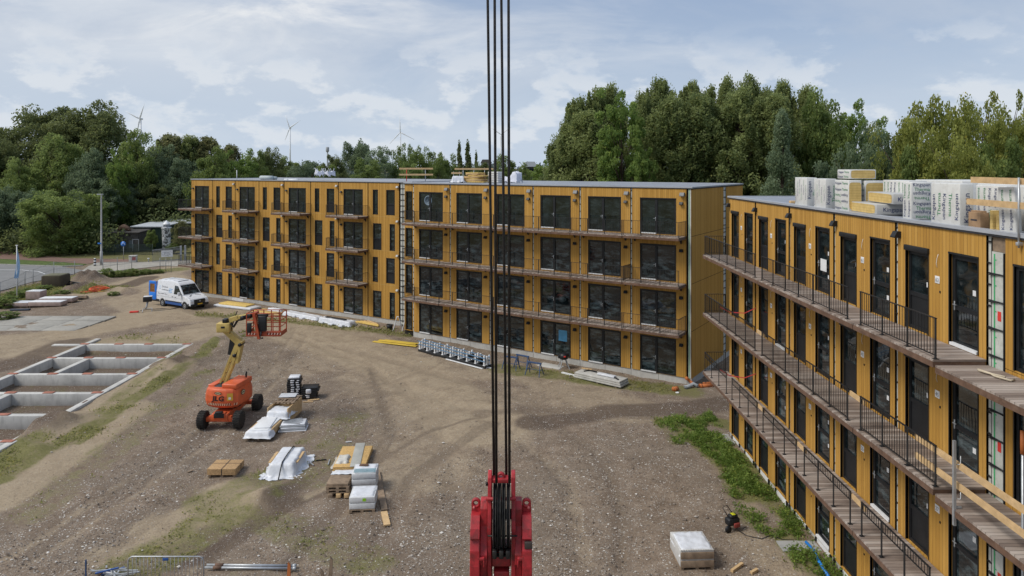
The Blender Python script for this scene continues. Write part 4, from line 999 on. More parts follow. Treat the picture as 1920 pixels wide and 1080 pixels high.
for s in (-1, 1):
    b = MB(); y = lambda z: s*(hw(z)+.012)
    b.add([(1.95,y(1.42),1.42),(3.30,y(1.42),1.42),(2.98,y(1.75),1.75),(2.52,y(2.25),2.25),(1.98,y(2.28),2.28)], [(0,1,2,3,4)]); b.build('side_window', VG, van)
    b = MB(); b.bbox(3.05, 3.2, s*1.24-.12, s*1.24+.12, 1.36, 1.72, .03); b.bar((3.1, s*1.0, 1.45), (3.1, s*1.15, 1.5), .06, .06); b.build('wing_mirror', BLACK if s > 0 else VW, van)
    b = MB(); b.box(-1.1, -.5, s*1.02-.02, s*1.02+.02, .40, .66); b.box(.48, WB-.48, s*1.02-.02, s*1.02+.02, .60, .70); b.box(WB+.5, 4.4, s*1.02-.02, s*1.02+.02, .38, .66); b.build('side_trim', BLACK, van)
    b = MB(); b.box(.5, WB-.5, s*1.0-.025, s*1.0+.025, .34, .598); b.build('side_skirt', VDB, van)
    for x in (1.62, 2.1):
        b = MB(); b.bbox(x, x+.22, s*1.03-.015, s*1.03+.015, 1.10, 1.15, .008); b.build('door_handle', BLACK, van)
    b = MB()
    for x0_, z0_, x1_, z1_ in ((1.83,.66,1.83,2.45),(3.2,.7,3.2,1.38),(.55,.72,.55,2.4)): b.bar((x0_, s*(hw(z0_)+.004), z0_), (x1_, s*(hw(z1_)+.004), z1_), .02, .008, up=(1,0,0))
    b.bar((-1.0, s*1.023, 1.02), (3.2, s*1.023, 1.02), .008, .02); b.build('door_gap', GREYP, van)
    for x in (0, WB):
        b = MB(); m4 = Matrix.Translation((x, s*.90, .345)) @ Matrix.Rotation(R(90), 4, 'X')
        b.lathe([(.2,-.11),(.31,-.12),(.345,-.08),(.345,.08),(.31,.12),(.2,.11)], 24, mat=m4); w_ = b.build('wheel', TYRE, van)
        b = MB(); b.lathe([(.03,-.125),(.14,-.1),(.20,-.125),(.215,-.12),(.215,.12),(.20,.125),(.14,.1),(.03,.125)], 16, mat=m4); b.build('rim', STEEL, w_)
        b = MB(); b.lathe([(.44,-.12),(.44,.14),(.36,.14),(.36,-.12)], 20, mat=Matrix.Translation((x, s*.86, .345)) @ Matrix.Rotation(R(90), 4, 'X')); b.build('wheel_arch', BLACK, van)
    b = MB(); b.add([(4.05,s*.98,1.16),(4.52,s*.95,.98),(4.60,s*.72,.90),(4.42,s*.66,1.04),(4.15,s*.80,1.18)], [(0,1,2,3,4)]); b.v = [(x+.03, y+s*.03, z+.03) for x,y,z in b.v]; b.build('headlight', M('headlight_glass', (.5,.53,.58), .15, .1, spec=.6), van)
b = MB(); b.bbox(4.42, 4.74, -1.0, 1.0, .34, .60, .05); b.bbox(4.52, 4.73, -.62, .62, .601, 1.0, .04); b.build('front_bumper', BLACK, van)
b = MB(); b.box(4.735, 4.75, -.26, .26, .50, .61); b.build('number_plate', M('yellow_plate', (.75,.45,.03), .5), van)
b = MB(); b.lathe([(.10,0),(.10,.01),(.0,.012)], 16, mat=Matrix.Translation((4.735,0,.84)) @ Matrix.Rotation(R(90),4,'Y') @ Matrix.Scale(.55,4,(1,0,0))); b.build('front_emblem', STEEL, van)
for s in (-1, 1):
    b = MB(); b.bar((3.62, s*.2, 1.39), (3.98, s*.62, 1.30), .05, .015); b.build('bonnet_vent', BLACK, van)
b = MB(); b.box(-1.135, -1.122, -.96, .96, .5, 2.45); b.build('load_opening', BODY, van)
b = MB(); b.bar((-1.06,-1.035,1.4), (-1.03,-.905,2.45), .1, .03, up=(1,0,0)); b.bar((-1.05,-1.033,.62), (-1.05,-1.033,1.4), .03, .1, up=(0,1,0)); b.build('blue_corner', VB, van)
dm = Matrix.Translation((-1.14,-1.0,0)) @ Matrix.Rotation(R(188), 4, 'Z')
b = MB(); b.bbox(0, .98, -.035, .035, .55, 1.32, .03, mat=dm); b.bbox(0, .98, -.035, .035, 2.18, 2.48, .03, mat=dm); b.bbox(0, .14, -.035, .035, 1.3, 2.2, .02, mat=dm); b.bbox(.84, .98, -.035, .035, 1.3, 2.2, .02, mat=dm)
d_ = b.build('rear_door', VB, van); d_['label'] = 'bright blue rear door swung open'
b = MB(); b.box(.14, .84, -.012, .012, 1.32, 2.18, mat=dm); b.build('pane', M('amber_glass', (.22,.11,.04), .15, .4, 6, .05, spec=.6), d_)  # pane coloured a mottled amber
b = MB(); b.bbox(0, .98, -.045, .045, .40, .545, .02, mat=dm); b.build('kick_plate', BLACK, d_)
TB = M('light_blue_print', (.22,.45,.75), .5); b = MB(); NV = NAVY
yy = lambda z: -(hw(z)+.012)
def side_text(mb, s, x, z, h, m, fit=None): write(mb, s, (x, yy(z), z), (1,0,0), (0,.14,1), h, m, fit=fit)
side_text(b, 'De Groot', -.15, 1.93, .26, 0, 1.0); side_text(b, 'installatiegroep', -.15, 1.66, .20, 0, 1.45)
for k, l_ in enumerate((.3,.18,.34,.22,.3,.16)): x_ = -.75+.29*k; b.add([(x_, yy(1.29), 1.27), (x_+l_*.75, yy(1.29), 1.27), (x_+l_*.75, yy(1.33), 1.33), (x_, yy(1.33), 1.33)], [(0,1,2,3)])
b.build('side_lettering', NV, van)
b = MB()
for k, l_ in enumerate((.62,.5,.56)): z_ = 1.82-k*.15; b.add([(1.05, yy(z_), z_), (1.05+l_, yy(z_), z_), (1.05+l_, yy(z_+.07), z_+.07), (1.05, yy(z_+.07), z_+.07)], [(0,1,2,3)])
b.build('side_lettering', TB, van)
b = MB()
for k in range(10):
    a = 2*PI*k/10; a2 = a+.42; f = lambda r, q: (-.52+r*math.cos(q), yy(1.9+r*math.sin(q)), 1.9+r*math.sin(q))
    b.add([f(.14,a), f(.18,a), f(.18,a2), f(.14,a2)], [(0,1,2,3)])
b.build('round_emblem', TB, van)
# ------------------------------------------------------------------ things lying about the yard
def crumple(w, l, h, skirt, seed, flare=.55, n=26, rough=.05):
    """a sheet draped over a box w x l x h whose edges spread on the ground"""
    rr = random.Random(seed); vs = []; fs = []
    W, L_ = w/2+skirt, l/2+skirt
    for i in range(n+1):
        for j in range(n+1):
            x = -W + 2*W*i/n; y = -L_ + 2*L_*j/n
            dx, dy = max(0, abs(x)-w/2), max(0, abs(y)-l/2); d = math.hypot(dx, dy)
            nz = mn.noise(Vector((x*2.2, y*2.2, seed))); nz2 = mn.noise(Vector((x*6, y*6, seed+3)))
            if d == 0: z = h + rough*.4*(nz+nz2*.6)
            else:
                z = max(.03, h - d*(1.9+nz*1.0)) + rough*.8*nz2
                k = flare + .35*nz
                x = math.copysign(w/2, x) + (x-math.copysign(w/2, x))*k if dx else x; y = math.copysign(l/2, y) + (y-math.copysign(l/2, y))*k if dy else y
                x += .06*nz2; y += .05*nz
            vs.append((x, y, z))
    for i in range(n):
        for j in range(n): a = i*(n+1)+j; fs.append((a, a+n+1, a+n+2, a+1))
    return vs, fs
def pallet(par, w, l, z0=0, name='pallet', mat=None):
    b = MB()
    for x in (-w/2+.06, 0, w/2-.06): b.box(x-.06, x+.06, -l/2, l/2, z0+.03, z0+.115)
    k = max(3, round(l/.2))
    for i in range(k): y = -l/2+.05+(l-.1)*i/(k-1); b.box(-w/2, w/2, y-.05, y+.05, z0+.116, z0+.14)
    for y in (-l/2+.06, 0, l/2-.06): b.box(-w/2, w/2, y-.05, y+.05, z0, z0+.029)
    return b.build(name, mat or OLDWOOD, par)
def at(px, py, z=0): q = G(px, py); return (q.x, q.y, ground_z(q.x, q.y)+z)

# two long crates with white sheets beside the boom lift
cr = thing('open_crate', 'low timber crate with white boards on top, nearer of two beside the lift', 'crate', (-13.35, 37.45, ground_z(-13.35,37.4)), R(-3))
pallet(cr, 1.2, 1.7)
b = MB(); b.bbox(-.62, .62, -.88, .86, .14, .50, .015); b.build('crate_box', TIMBER, cr)
b = MB(); b.bbox(-.50, .50, -.8, .95, .52, .55, .01); b.bbox(-.40, .42, -.6, 1.0, .555, .60, .01, mat=Matrix.Rotation(R(8),4,'Z')); b.bbox(-.6, -.3, .2, 1.0, .55, .58, .01, mat=Matrix.Rotation(R(-7),4,'Z')); b.build('white_board', WHITE, cr)
b = MB(); v_, f_ = crumple(1.2, 1.2, .56, .35, 4, .5, 18); b.add([(x, y-.32, z*.62+.18) for x, y, z in v_], [f for f in f_ if f[0] % 19 < 8], 0, True); b.build('plastic_sheet', FOIL, cr)
cr2 = thing('open_crate', 'taller timber crate with loose pallet slats and foil, farther of two beside the lift', 'crate', (-12.95, 39.55, ground_z(-13,39.5)), R(-5))
pallet(cr2, 1.2, 1.8)
b = MB(); b.box(-.60, -.55, -1.0, 1.0, .14, .95); b.box(.55, .60, -1.0, 1.0, .14, .95); b.box(-.549, .549, -1.0, -.95, .14, .78); b.box(-.549, .549, .95, 1.0, .14, .95); b.box(-.548, .548, -.949, .949, .14, .7)
b.build('crate_box', TIMBER, cr2)
b = MB()
for k in range(6): b.box(-.55+k*.2, -.43+k*.2, -.35, 1.05, .97+.012*(k%3), .995+.012*(k%3), mat=Matrix.Rotation(R(4*(k%3)-4),4,'Z'))
for k in range(3): b.box(-.6, .62, -.2+k*.55, -.08+k*.55, 1.008, 1.035)
b.build('loose_slats', OLDWOOD, cr2)
b = MB(); v_, f_ = crumple(1.1, .9, .82, .5, 9, .35, 18, .09); b.add([(x, y-.62, max(z, .45)) for x, y, z in v_], f_, 0, True); b.build('plastic_sheet', FOIL, cr2)
b = MB(); b.bbox(-.5, .45, .55, 1.25, 1.05, 1.08, .01, mat=Matrix.Rotation(R(10),4,'Z')); b.build('white_board', WHITE, cr2)

# grey panel stack
pq = at(551, 801); ps = thing('panel_stack', 'low stack of grey wrapped panels beside the crates', 'panel stack', pq, R(9))
for k in range(5):
    b = MB(); w = .74-.03*(k % 3)-.02*k; b.bbox(-w, w, -.55+.03*k, .5-.02*k, .02+.075*k, .085+.075*k, .01, mat=Matrix.Rotation(R((k%3)*2-2),4,'Z')); b.build('panel', GREYP if k % 2 else FOIL, ps)
b = MB()
for k in range(5): b.box(-.5, .5, -.3+k*.15, -.26+k*.15, .40, .425, mat=Matrix.Rotation(R(-18+k*9),4,'Z'))
b.build('loose_strip', STEEL, ps)
# black wrapped bundles
pq = at(566, 744); ps = thing('wrapped_profiles', 'tall pile of black profiles bound with white foil behind the crates', 'material pile', pq, R(8))
b = MB(); rr = random.Random(2)
for k in range(9): b.bbox(-.85+rr.uniform(-.05,.05), -.05+rr.uniform(-.05,.05), -.42, .42, .08+k*.135, .2+k*.135, .02)
b.build('tall_bundle', BLACK, ps)
b = MB()
for k in range(5): b.bbox(-.02+rr.uniform(0,.06), 1.0+rr.uniform(-.1,.1), -.42, .40, .08+k*.13, .2+k*.13, .02)
b.build('low_bundle', BLACK, ps)
b = MB()
for x0, x1, k1 in ((-.62,-.42,9),(-.28,-.1,9),(.3,.5,4)):
    for k in range(k1): b.bbox(x0+rr.uniform(-.05,.05), x1+rr.uniform(-.05,.05), -.46, -.41, .10+k*.135, .17+k*.135+rr.uniform(-.03,.03), .02)
b.build('foil_wrapping', FOIL, ps)
for q in ((-.75, -.1, -.35, .3, 1.29, 1.40, .04), (.3, .62, -.5, -.3, .35, .65, .07)): b = MB(); b.bbox(*q); b.build('white_foil', FOIL, ps)
pallet(ps, 1.8, .8)
b = MB(); b.bbox(-1.35, -.75, -.35, .1, .0, .2, .03); b.build('loose_box', M('dark_blue_crate', (.02,.03,.06), .6), ps)
b = MB(); b.box(.3, 1.0, -.8, -.62, .01, .035, mat=Matrix.Rotation(R(12),4,'Z')); b.box(.2, .8, -.95, -.85, .01, .03); b.build('loose_slats', TIMBER, ps)
# chipboard pallet
pq = (-13.45, 32.6, ground_z(-13.45,32.6)); ps = thing('chipboard_pallet', 'low strapped stack of brown chipboard on a pallet, alone in the gravel', 'pallet load', pq, R(0))
pallet(ps, 1.25, .95)
b = MB()
for k in range(9): b.bbox(-.66+.004*(k%2), .66-.006*(k%3), -.53, .53-.004*(k%2), .141+k*.031, .17+k*.031, .004)
b.build('chipboard_sheets', PLYWOOD, ps)
b = MB(); b.box(-.005, .03, -.538, .538, .13, .427); b.box(-.668, .668, .1, .125, .13, .426); b.build('strap', BLACK, ps)
# white tarpaulin pallet
ps = thing('covered_pallet', 'pallet load under a white tarpaulin with a black strap across it', 'pallet load', (-10.75, 33.2, ground_z(-10.75,33.2)), R(2))
b = MB(); v_, f_ = crumple(1.05, 1.9, .58, .72, 21, .6, 36, .08); b.add(v_, f_, 0, True); b.build('tarpaulin', FOIL, ps)
b = MB(); b.tube([(.0,-1.45,.05),(.01,-1.02,.5),(.02,-.92,.63),(.0,0,.63),(.03,.92,.63),(.05,1.1,.5),(.06,1.9,.12)], .028, 6); b.build('strap', BLACK, ps)
for s, x in ((-1,-.68),(1,.58)):
    b = MB(); b.bar((x,-.55,.45), (x+.04,.55,.5), .12, .04, up=(0,0,1)); b.build('batten', TIMBER, ps)
b = MB(); b.bbox(-.5, .5, -.9, .9, .02, .54, .02); b.build('load', OLDWOOD, ps)
# golden board pile with a grey board across
ps = thing('board_pile', 'pile of golden chipboard with a grey board across and crumpled plastic', 'board pile', (-7.75, 33.95, ground_z(-7.75,34)), R(3))
b = MB()
for k in range(5): b.bbox(-.76+.01*(k%2), .74, -1.25, 1.22-.02*(k%3), .03+k*.04, .066+k*.04, .004, mat=Matrix.Rotation(R((k%3)-1),4,'Z'))
b.build('chipboard_sheets', OSB, ps)
b = MB(); b.bbox(-.05, .42, -1.3, 1.5, .235, .262, .005, mat=Matrix.Rotation(R(4),4,'Z')); b.build('grey_board', M('grey_board', (.36,.36,.33), .8, .15), ps)
b = MB(); v_, f_ = crumple(.5, .8, .32, .3, 33, .8, 20, .12); b.add([(x-.42, y-.45, max(z,.05)+.02) for x,y,z in v_], f_, 0, True); b.build('plastic_sheet', M('clear_plastic_sheet', (.55,.53,.48), .3, .2, 4, .4, 9, spec=.5), ps)
b = MB(); v_, f_ = crumple(1.3, .25, .12, .18, 35, .8, 16, .08); b.add([(x, y-1.3, z*.8) for x,y,z in v_], f_, 0, True); b.build('foil_edge', FOIL, ps)
# brown pallets
ps = thing('pallet_stack', 'stack of brown weathered pallets and beams beside the white blocks', 'pallet stack', (-7.6, 30.55, ground_z(-7.6,30.5)), R(2))
b = MB(); b.bbox(-.48, .46, -.42, .44, .46, .60, .012); b.build('plank_layer', OLDWOOD, ps)
pallet(ps, .98, .9, .19); pallet(ps, .98, .9, .33)
for x in (-.4, -.05, .3):
    b = MB(); b.bbox(x, x+.2, -.5, .4, .0, .18, .01); b.build('beam', TIMBER if x > -.1 else OLDWOOD, ps)
# two loads of white blocks
for k, (x, y, lab, h) in enumerate(((-6.25, 29.25, 'white wrapped block pallet with a green label, the nearer of two in a row', .55), (-6.55, 31.0, 'white wrapped block pallet with dirty torn foil, the farther of two in a row', .75))):
    ps = thing('block_pallet', lab, 'pallet load', (x, y, ground_z(x,y)), R(4), 'white block pallets'); pallet(ps, 1.05, 1.1)
    for q in range(2 if k == 0 else 3):
        b = MB(); b.bbox(-.53, .52, -.52, .52, .15+q*.26, .39+q*.26, .02); b.build('block_layer', M('white_block_%s' % 'foil', (.6,.61,.62), .6, .1, 3, .2, dirt=(.35,.31,.27)) if 'white_block_foil' not in bpy.data.materials else bpy.data.materials['white_block_foil'], ps)
    zt = .15+.26*(2 if k == 0 else 3)
    b = MB(); rr = random.Random(k)
    vv, ff = crumple(.95, .9, zt+.01, .1, 40+k, .3, 16, .07); b.add([(x,y,max(z,zt-.2)) for x,y,z in vv], ff, 0, True); b.build('foil_sheet', FOIL, ps)
    if k == 0:
        b = MB(); b.box(.02, .16, -.535, -.525, .48, .6); b.build('green_label', M('lime_label', (.25,.5,.02), .6), ps)
    else:
        b = MB()
        for q in range(4): b.box(-.45, .5, -.5+q*.08, -.46+q*.08, zt+.03+q*.01, zt+.05+q*.01)
        b.build('blue_strips', M('pale_blue_strip', (.25,.40,.45), .5), ps)
        b = MB(); b.bbox(-.3, .1, .15, .35, zt+.03, zt+.06, .01); b.build('rusty_bits', RUST, ps)
for p0, p1, lab in (((706,884),(721,958),'long weathered plank lying beside the white block pallets'), ((720,961),(726,986),'short broken plank end in the gravel by the white block pallets')):
    a, c = G(*p0), G(*p1); mid = (a+c)/2; b = MB(); b.bar((a.x-mid.x,a.y-mid.y,.05), (c.x-mid.x,c.y-mid.y,.05), .26, .06)
    tag(b.build('plank', OLDWOOD if lab[0] == 'l' else TIMBER, loc=(mid.x, mid.y, ground_z(mid.x,mid.y))), lab, 'plank')
# pallet in the right foreground
ps = thing('block_pallet', 'timber-sided pallet box of pale blocks under foil at the lower right', 'pallet load', (6.55, 25.25, ground_z(6.55,25.2)), R(3))
pallet(ps, 1.2, 1.25)
for q in range(2):
    b = MB(); b.bbox(-.60, .60, -.66, -.625, .12+q*.30, .36+q*.30, .01); b.build('timber_side', OLDWOOD, ps)
b = MB(); b.bbox(-.62, .6, -.62, .66, .142, .72, .015); b.build('block_load', M('pale_block_load', (.52,.51,.49), .75, .15, 4, .3, dirt=(.3,.27,.24)), ps)
b = MB(); vv, ff = crumple(1.1, 1.1, .74, .14, 50, .5, 20, .09); b.add([(x,y,max(z,.5)) for x,y,z in vv], ff, 0, True); b.build('foil_sheet', FOIL, ps)
b = MB(); v = []
for k in range(14): b.box(-.60+k*.088, -.545+k*.088, -.65, -.624, .722, .745)
b.build('block_edge', CONCW, ps)
# floor saw with cable
pq = at(1373, 992); ps = thing('cutting_machine', 'small red and black cutting machine with a looped cable by the weeds', 'power tool', pq, R(20))
b = MB(); b.bbox(-.26, .26, -.16, .16, .22, .5, .06); b.bbox(-.15, .2, -.12, .12, .48, .62, .05); b.cyl((-.3,-.18,.14), (-.3,-.12,.14), .14, 14); b.build('motor_body', BLACK, ps)
b = MB(); b.bbox(-.05, .22, -.22, -.14, .16, .34, .03); b.bbox(.1, .24, -.1, .14, .1, .22, .03); b.build('red_casing', M('dull_red_casing', (.28,.05,.04), .6), ps)
b = MB(); b.bbox(-.05, .1, -.1, .08, .615, .64, .01); b.build('yellow_tag', M('lime_sticker', (.5,.5,.02), .5), ps)
b = MB(); b.tube([(-.1,.1,.45),(-.2,.35,.75),(.05,.4,.78),(.15,.12,.5)], .018, 7); b.build('grab_bar', BLACK, ps)
b = MB(); b.tube([(.1,-.15,.1),(.2,-.6,.03),(.6,-1.0,.03),(1.1,-.9,.03),(1.3,-1.3,.03),(1.7,-1.5,.03)], .018, 6); b.build('cable', BLACK, ps)
for (p0, p1, lab) in (((1372,1074),(1392,1060),'short fresh timber offcut on the gravel beside the foil-topped pallet box'), ((1408,1079),(1420,1072),'tiny timber offcut at the bottom edge near the weeds'), ((388,1090),(372,1092),'x')):
    if lab == 'x': continue
    a, c = G(*p0), G(*p1); mid = (a+c)/2; b = MB(); b.bar((a.x-mid.x,a.y-mid.y,.05), (c.x-mid.x,c.y-mid.y,.05), .1, .09); tag(b.build('timber_offcut', TIMBER, loc=(mid.x,mid.y,ground_z(mid.x,mid.y))), lab, 'timber offcut')
a = G(1516,1022); c = G(1562,1088); b = MB(); b.tube([(a.x-.1,a.y,.12),(a.x-.03,a.y-.6,.1),((a.x+c.x)/2-.1,(a.y+c.y)/2,.1),(c.x-.15,c.y,.12)], .055, 10)
tag(b.build('blue_pipe', M('blue_pipe_plastic', (.02,.20,.62), .4), None), 'bright blue water pipe lying in the weeds along the right block', 'pipe')

# bundle of railing frames in front of the long balconies
a, c = G(790, 657), G(916, 690); mid = (a+c)/2; an = math.atan2(c.y-a.y, c.x-a.x); L_ = (c-a).length
ps = thing('railing_bundle', 'stack of white and blue balustrade frames on black beams along the block', 'frame stack', (mid.x, mid.y, ground_z(mid.x,mid.y)), an)
b = MB(); b.bbox(-L_/2, L_/2, -.35, -.1, .02, .24, .02); b.bbox(-L_/2+.1, L_/2, .15, .4, .02, .24, .02)
for k in range(5): x = -L_/2+.6+k*(L_-1.2)/4; b.box(x, x+.12, -.1, .15, .05, .2)
b.build('black_beam', BLACK, ps)
for j, y in enumerate((-.28, -.02, .24)):
    b = MB(); n_ = 9
    for k in range(n_):
        x = -L_/2+.15+k*(L_-.3)/(n_-1); h = .62+.05*((k*7+j)%3)
        b.box(x-.05, x+.05, y-.05, y+.05, .24, .24+h); b.box(x-.10, x+.10, y-.07, y+.07, .24, .27)
    b.build('white_post', WHITE, ps)
for y in (-.28, .24):
    b = MB()
    for z in (.86, .62): b.bar((-L_/2, y-.07, z), (L_/2, y-.07, z-.08), .035, .05)
    b.build('blue_rail', M('steel_blue_rail', (.12,.23,.36), .5) if 'steel_blue_rail' not in bpy.data.materials else bpy.data.materials['steel_blue_rail'], ps)
b = MB(); rr = random.Random(8)
for k in range(6): x = L_/2-1.9+k*.3; b.bbox(x, x+.22, -.3+rr.uniform(0,.3), .1+rr.uniform(0,.2), .42+rr.uniform(0,.15), .56+rr.uniform(0,.2), .03)
b.build('black_clamp', BLACK, ps)
a, c = G(840, 671), G(917, 691); mid = (a+c)/2; an = math.atan2(c.y-a.y, c.x-a.x); L_ = (c-a).length
ps = thing('white_boards', 'white boards lying on the ground in front of the balustrade frames', 'boards', (mid.x, mid.y-.15, ground_z(mid.x,mid.y)), an)
for k in range(3):
    b = MB(); b.bbox(-L_/2+.3*k, L_/2-.2*(2-k), -.3+.22*k, -.1+.22*k, .03+.03*(k%2), .07+.03*(k%2), .005, mat=Matrix.Rotation(R(k-1),4,'Z')); b.build('board', WHITE, ps)
# sawhorses
def sawhorse(px, py, lab, rot):
    ps = thing('sawhorse', lab, 'sawhorse', at(px, py), rot, 'blue sawhorses')
    b = MB(); b.bbox(-.55, .55, -.05, .05, .80, .9, .01); b.build('top_beam', BLUE, ps)
    for sx_ in (-1, 1):
        for sy_ in (-1, 1):
            b = MB(); b.bar((sx_*.45, sy_*.03, .82), (sx_*.55, sy_*.36, 0), .045, .045); b.build('leg', BLUE, ps)
    b = MB()
    for sx_ in (-1, 1): b.bar((sx_*.5, -.2, .38), (sx_*.5, .2, .38), .03, .03)
    b.bar((-.5,.0,.38), (.5,.0,.38), .03, .03); b.build('brace', BLUE, ps)
sawhorse(958, 691, 'blue steel sawhorse crossed by the right-hand crane rope', R(-25)); sawhorse(1002, 702, 'blue steel sawhorse standing clear, just right of the crane ropes', R(-30))
sawhorse(980, 688, 'blue steel sawhorse half hidden behind the two nearer ones', R(-35))
ps = thing('tripod_mixer', 'black machine head on pale tripod legs in front of the long block', 'machine', at(1057, 689), R(10))
b = MB(); b.lathe([(.12,.62),(.30,.68),(.34,.86),(.30,1.02),(.16,1.08)], 14); b.bbox(-.42, -.2, -.12, .12, .74, .95, .03); b.bbox(.2, .38, -.1, .1, .86, 1.1, .03); b.build('drum', BLACK, ps)
for k in range(4):
    b = MB(); a_ = R(45+90*k); b.bar((.16*math.cos(a_),.16*math.sin(a_),.7), (.5*math.cos(a_),.45*math.sin(a_),.0), .045, .045); b.build('leg', GREYP, ps)
b = MB(); b.bbox(-.08,.08,-.36,-.3,.85,.95,.02); b.build('label', RED, ps)
# paving by sawhorses
a = G(1010,690); b = MB(); b.bbox(-.9, .9, -.45, .45, -.02, .05, .01); o = b.build('paving_slab', CONCW, loc=(a.x+.9, a.y+.6, ground_z(a.x,a.y)), rotz=R(-33)); tag(o, 'pale paving slab on the grass beside the sawhorses', 'slab')
# plank pack near the corner
a, c = G(1080, 707), G(1160, 725); mid = (a+c)/2; an = math.atan2(c.y-a.y, c.x-a.x)
ps = thing('plank_pack', 'long pack of grey-white planks wrapped in plastic near the block corner', 'plank pack', (mid.x+.3, mid.y+.15, ground_z(mid.x,mid.y)), an)
for k in range(3):
    b = MB(); b.bbox(-1.85+.05*k, 1.8-.04*k, -.55, .55, .08+.13*k, .2+.13*k, .02); b.build('plank_layer', M('weathered_white_plank', (.46,.45,.42), .75, .2, 3, .2, dirt=(.25,.23,.2)) if 'weathered_white_plank' not in bpy.data.materials else bpy.data.materials['weathered_white_plank'], ps)
b = MB(); b.bbox(-.2, 1.1, -.2, .12, .48, .6, .03); b.build('wrapped_parcel', FOIL, ps)
b = MB(); b.bar((-1.2,.3,.49), (-.5,.25,.49), .1, .1); b.bar((.2,.42,.49), (1.5,-.3,.50), .06, .08); b.bar((-1.3,-.1,.49),(-1.0,.4,.49),.06,.08); b.build('spacer', BLACK, ps)
b = MB(); b.bar((-1.75,.35,.52), (-.95,.38,.56), .1, .05); b.build('batten', TIMBER, ps)
b = MB(); b.bar((-3.1,-.1,.06), (-1.7,-.15,.06), .16, .1); b.build('loose_end', WHITE, ps)
b = MB()
for x in (-1.5, 0, 1.4): b.box(x-.06, x+.06, -.5, .5, 0, .079)
b.build('bearer', OLDWOOD, ps)
# drain pipes at the corner
a = G(1300, 729)
def pipe(pts, r, mat, lab):
    c = Vector((sum(p[0] for p in pts)/len(pts), sum(p[1] for p in pts)/len(pts), 0)); b = MB(); b.tube([(p[0]-c.x, p[1]-c.y, p[2]) for p in pts], r, 12); b.tube([(pts[0][0]-c.x, pts[0][1]-c.y, pts[0][2]), tuple((Vector(pts[0])*.85+Vector(pts[1])*.15-c))], r*1.18, 12)
    return tag(b.build('drain_pipe', mat, loc=(c.x,c.y,0)), lab, 'drain pipe')
gp = lambda px, py, z=.1: (*G(px, py).xy, z)
pipe([gp(1312,727), gp(1336,725)], .13, ORANGEP, 'short fat orange drain pipe lying at the block corner')
pipe([gp(1318,722,.1), gp(1350,719,.12)], .07, ORANGEP, 'thin orange pipe lying behind the fat one at the corner')
pipe([gp(1287,722,.45), gp(1290,721,.35), gp(1297,722,.15), gp(1303,725,.1)], .10, ORANGEP, 'curved orange-brown pipe bend coming out of the corner footing')
pipe([gp(1284,729,.1), gp(1293,728,.14), gp(1300,726,.22), gp(1308,728,.14)], .12, GREYP, 'grey plastic pipe bend in front of the block corner')
pipe([gp(1263,733), gp(1270,731)], .14, ORANGEP, 'stub of orange pipe with a white rim standing alone near the corner')
a = G(1270, 737); b = MB(); b.lathe([(.10,0),(.12,.05),(.07,.05),(.06,0)], 14); tag(b.build('white_ring', WHITE, loc=(a.x,a.y,.0)), 'small white plastic ring on the ground near the block corner', 'ring')

# along block A
def along(p0, p1): 
    a, c = G(*p0), G(*p1); mid = (a+c)/2; return (mid.x, mid.y, ground_z(mid.x,mid.y)), math.atan2(c.y-a.y, c.x-a.x), (c-a).length
loc, an, L_ = along((411,572), (480,580)); ps = thing('foam_board_pack', 'flat pack of yellow foam boards on white wrap beside the van', 'board pack', loc, an)
b = MB(); b.bbox(-L_/2, L_/2, -.75, .75, .02, .22, .05); b.build('wrap', FOIL, ps); b = MB(); b.bbox(-L_/2+.4, L_/2-.9, -.45, .75, .222, .36, .02); b.build('foam_board', YELLOWF, ps)
loc, an, L_ = along((474,585), (530,592)); ps = thing('timber_heap', 'heap of pale timber and yellow boards behind the lift basket', 'timber heap', (loc[0], loc[1]+.6, loc[2]), an)
rr = random.Random(4)
for k in range(7):
    b = MB(); b.bar((-L_/2+rr.uniform(0,.6), -.6+k*.2, .1+.05*(k%3)), (L_/2-rr.uniform(0,.7), -.6+k*.2+rr.uniform(-.2,.2), .12+.05*(k%3)), .18, .08); b.build('board', YELLOWF if k % 2 else TIMBER, ps)
b = MB(); v_, f_ = crumple(1.6, .5, .35, .2, 61, .6, 16, .15); b.add([(x+.4, y+.4, z+.1) for x,y,z in v_], f_, 0, True); b.build('white_scraps', FOIL, ps)
for j, (p0, p1, lab, h) in enumerate((((536,588),(600,600),'long low bundle wrapped in white foil along the far block', .32), ((603,602),(662,612),'white wrapped bundle with a black strip on top along the far block', .45))):
    loc, an, L_ = along(p0, p1); ps = thing('foil_bundle', lab, 'wrapped bundle', loc, an, 'foil bundles along the far block')
    b = MB(); v_, f_ = crumple(L_-.2, .75, h, .25, 70+j, .35, 30, .10); b.add(v_, f_, 0, True); b.build('wrap', FOIL, ps)
    b = MB(); b.bbox(-L_/2+.3, L_/2-.3, -.3, .3, .02, h-.05, .02); b.build('contents', BLACK, ps)
    if j: b = MB(); b.bbox(-L_/2+.6, L_/2-.9, -.16, .16, h+.03, h+.09, .02); b.build('black_strip', BLACK, ps)
    b = MB()
    for q in range(3): b.bbox(-L_/2+.4+q*1.3, -L_/2+.9+q*1.3, -.75+rr.uniform(-.1,.1), -.5, 0, .1+rr.uniform(0,.1), .03)
    b.build('foil_scrap', FOIL, ps)
loc, an, L_ = along((668,603), (714,612)); ps = thing('timber_heap', 'splintered yellow timber on a strip of white board near the recess', 'timber heap', loc, an)
for k in range(5): b = MB(); b.bar((-L_/2+.3*k, -.3+k*.15, .08+.03*k), (L_/2-.2*k, -.25+k*.13, .10+.02*(k%2)), .16, .08); b.build('board', YELLOWF if k < 3 else TIMBER, ps)
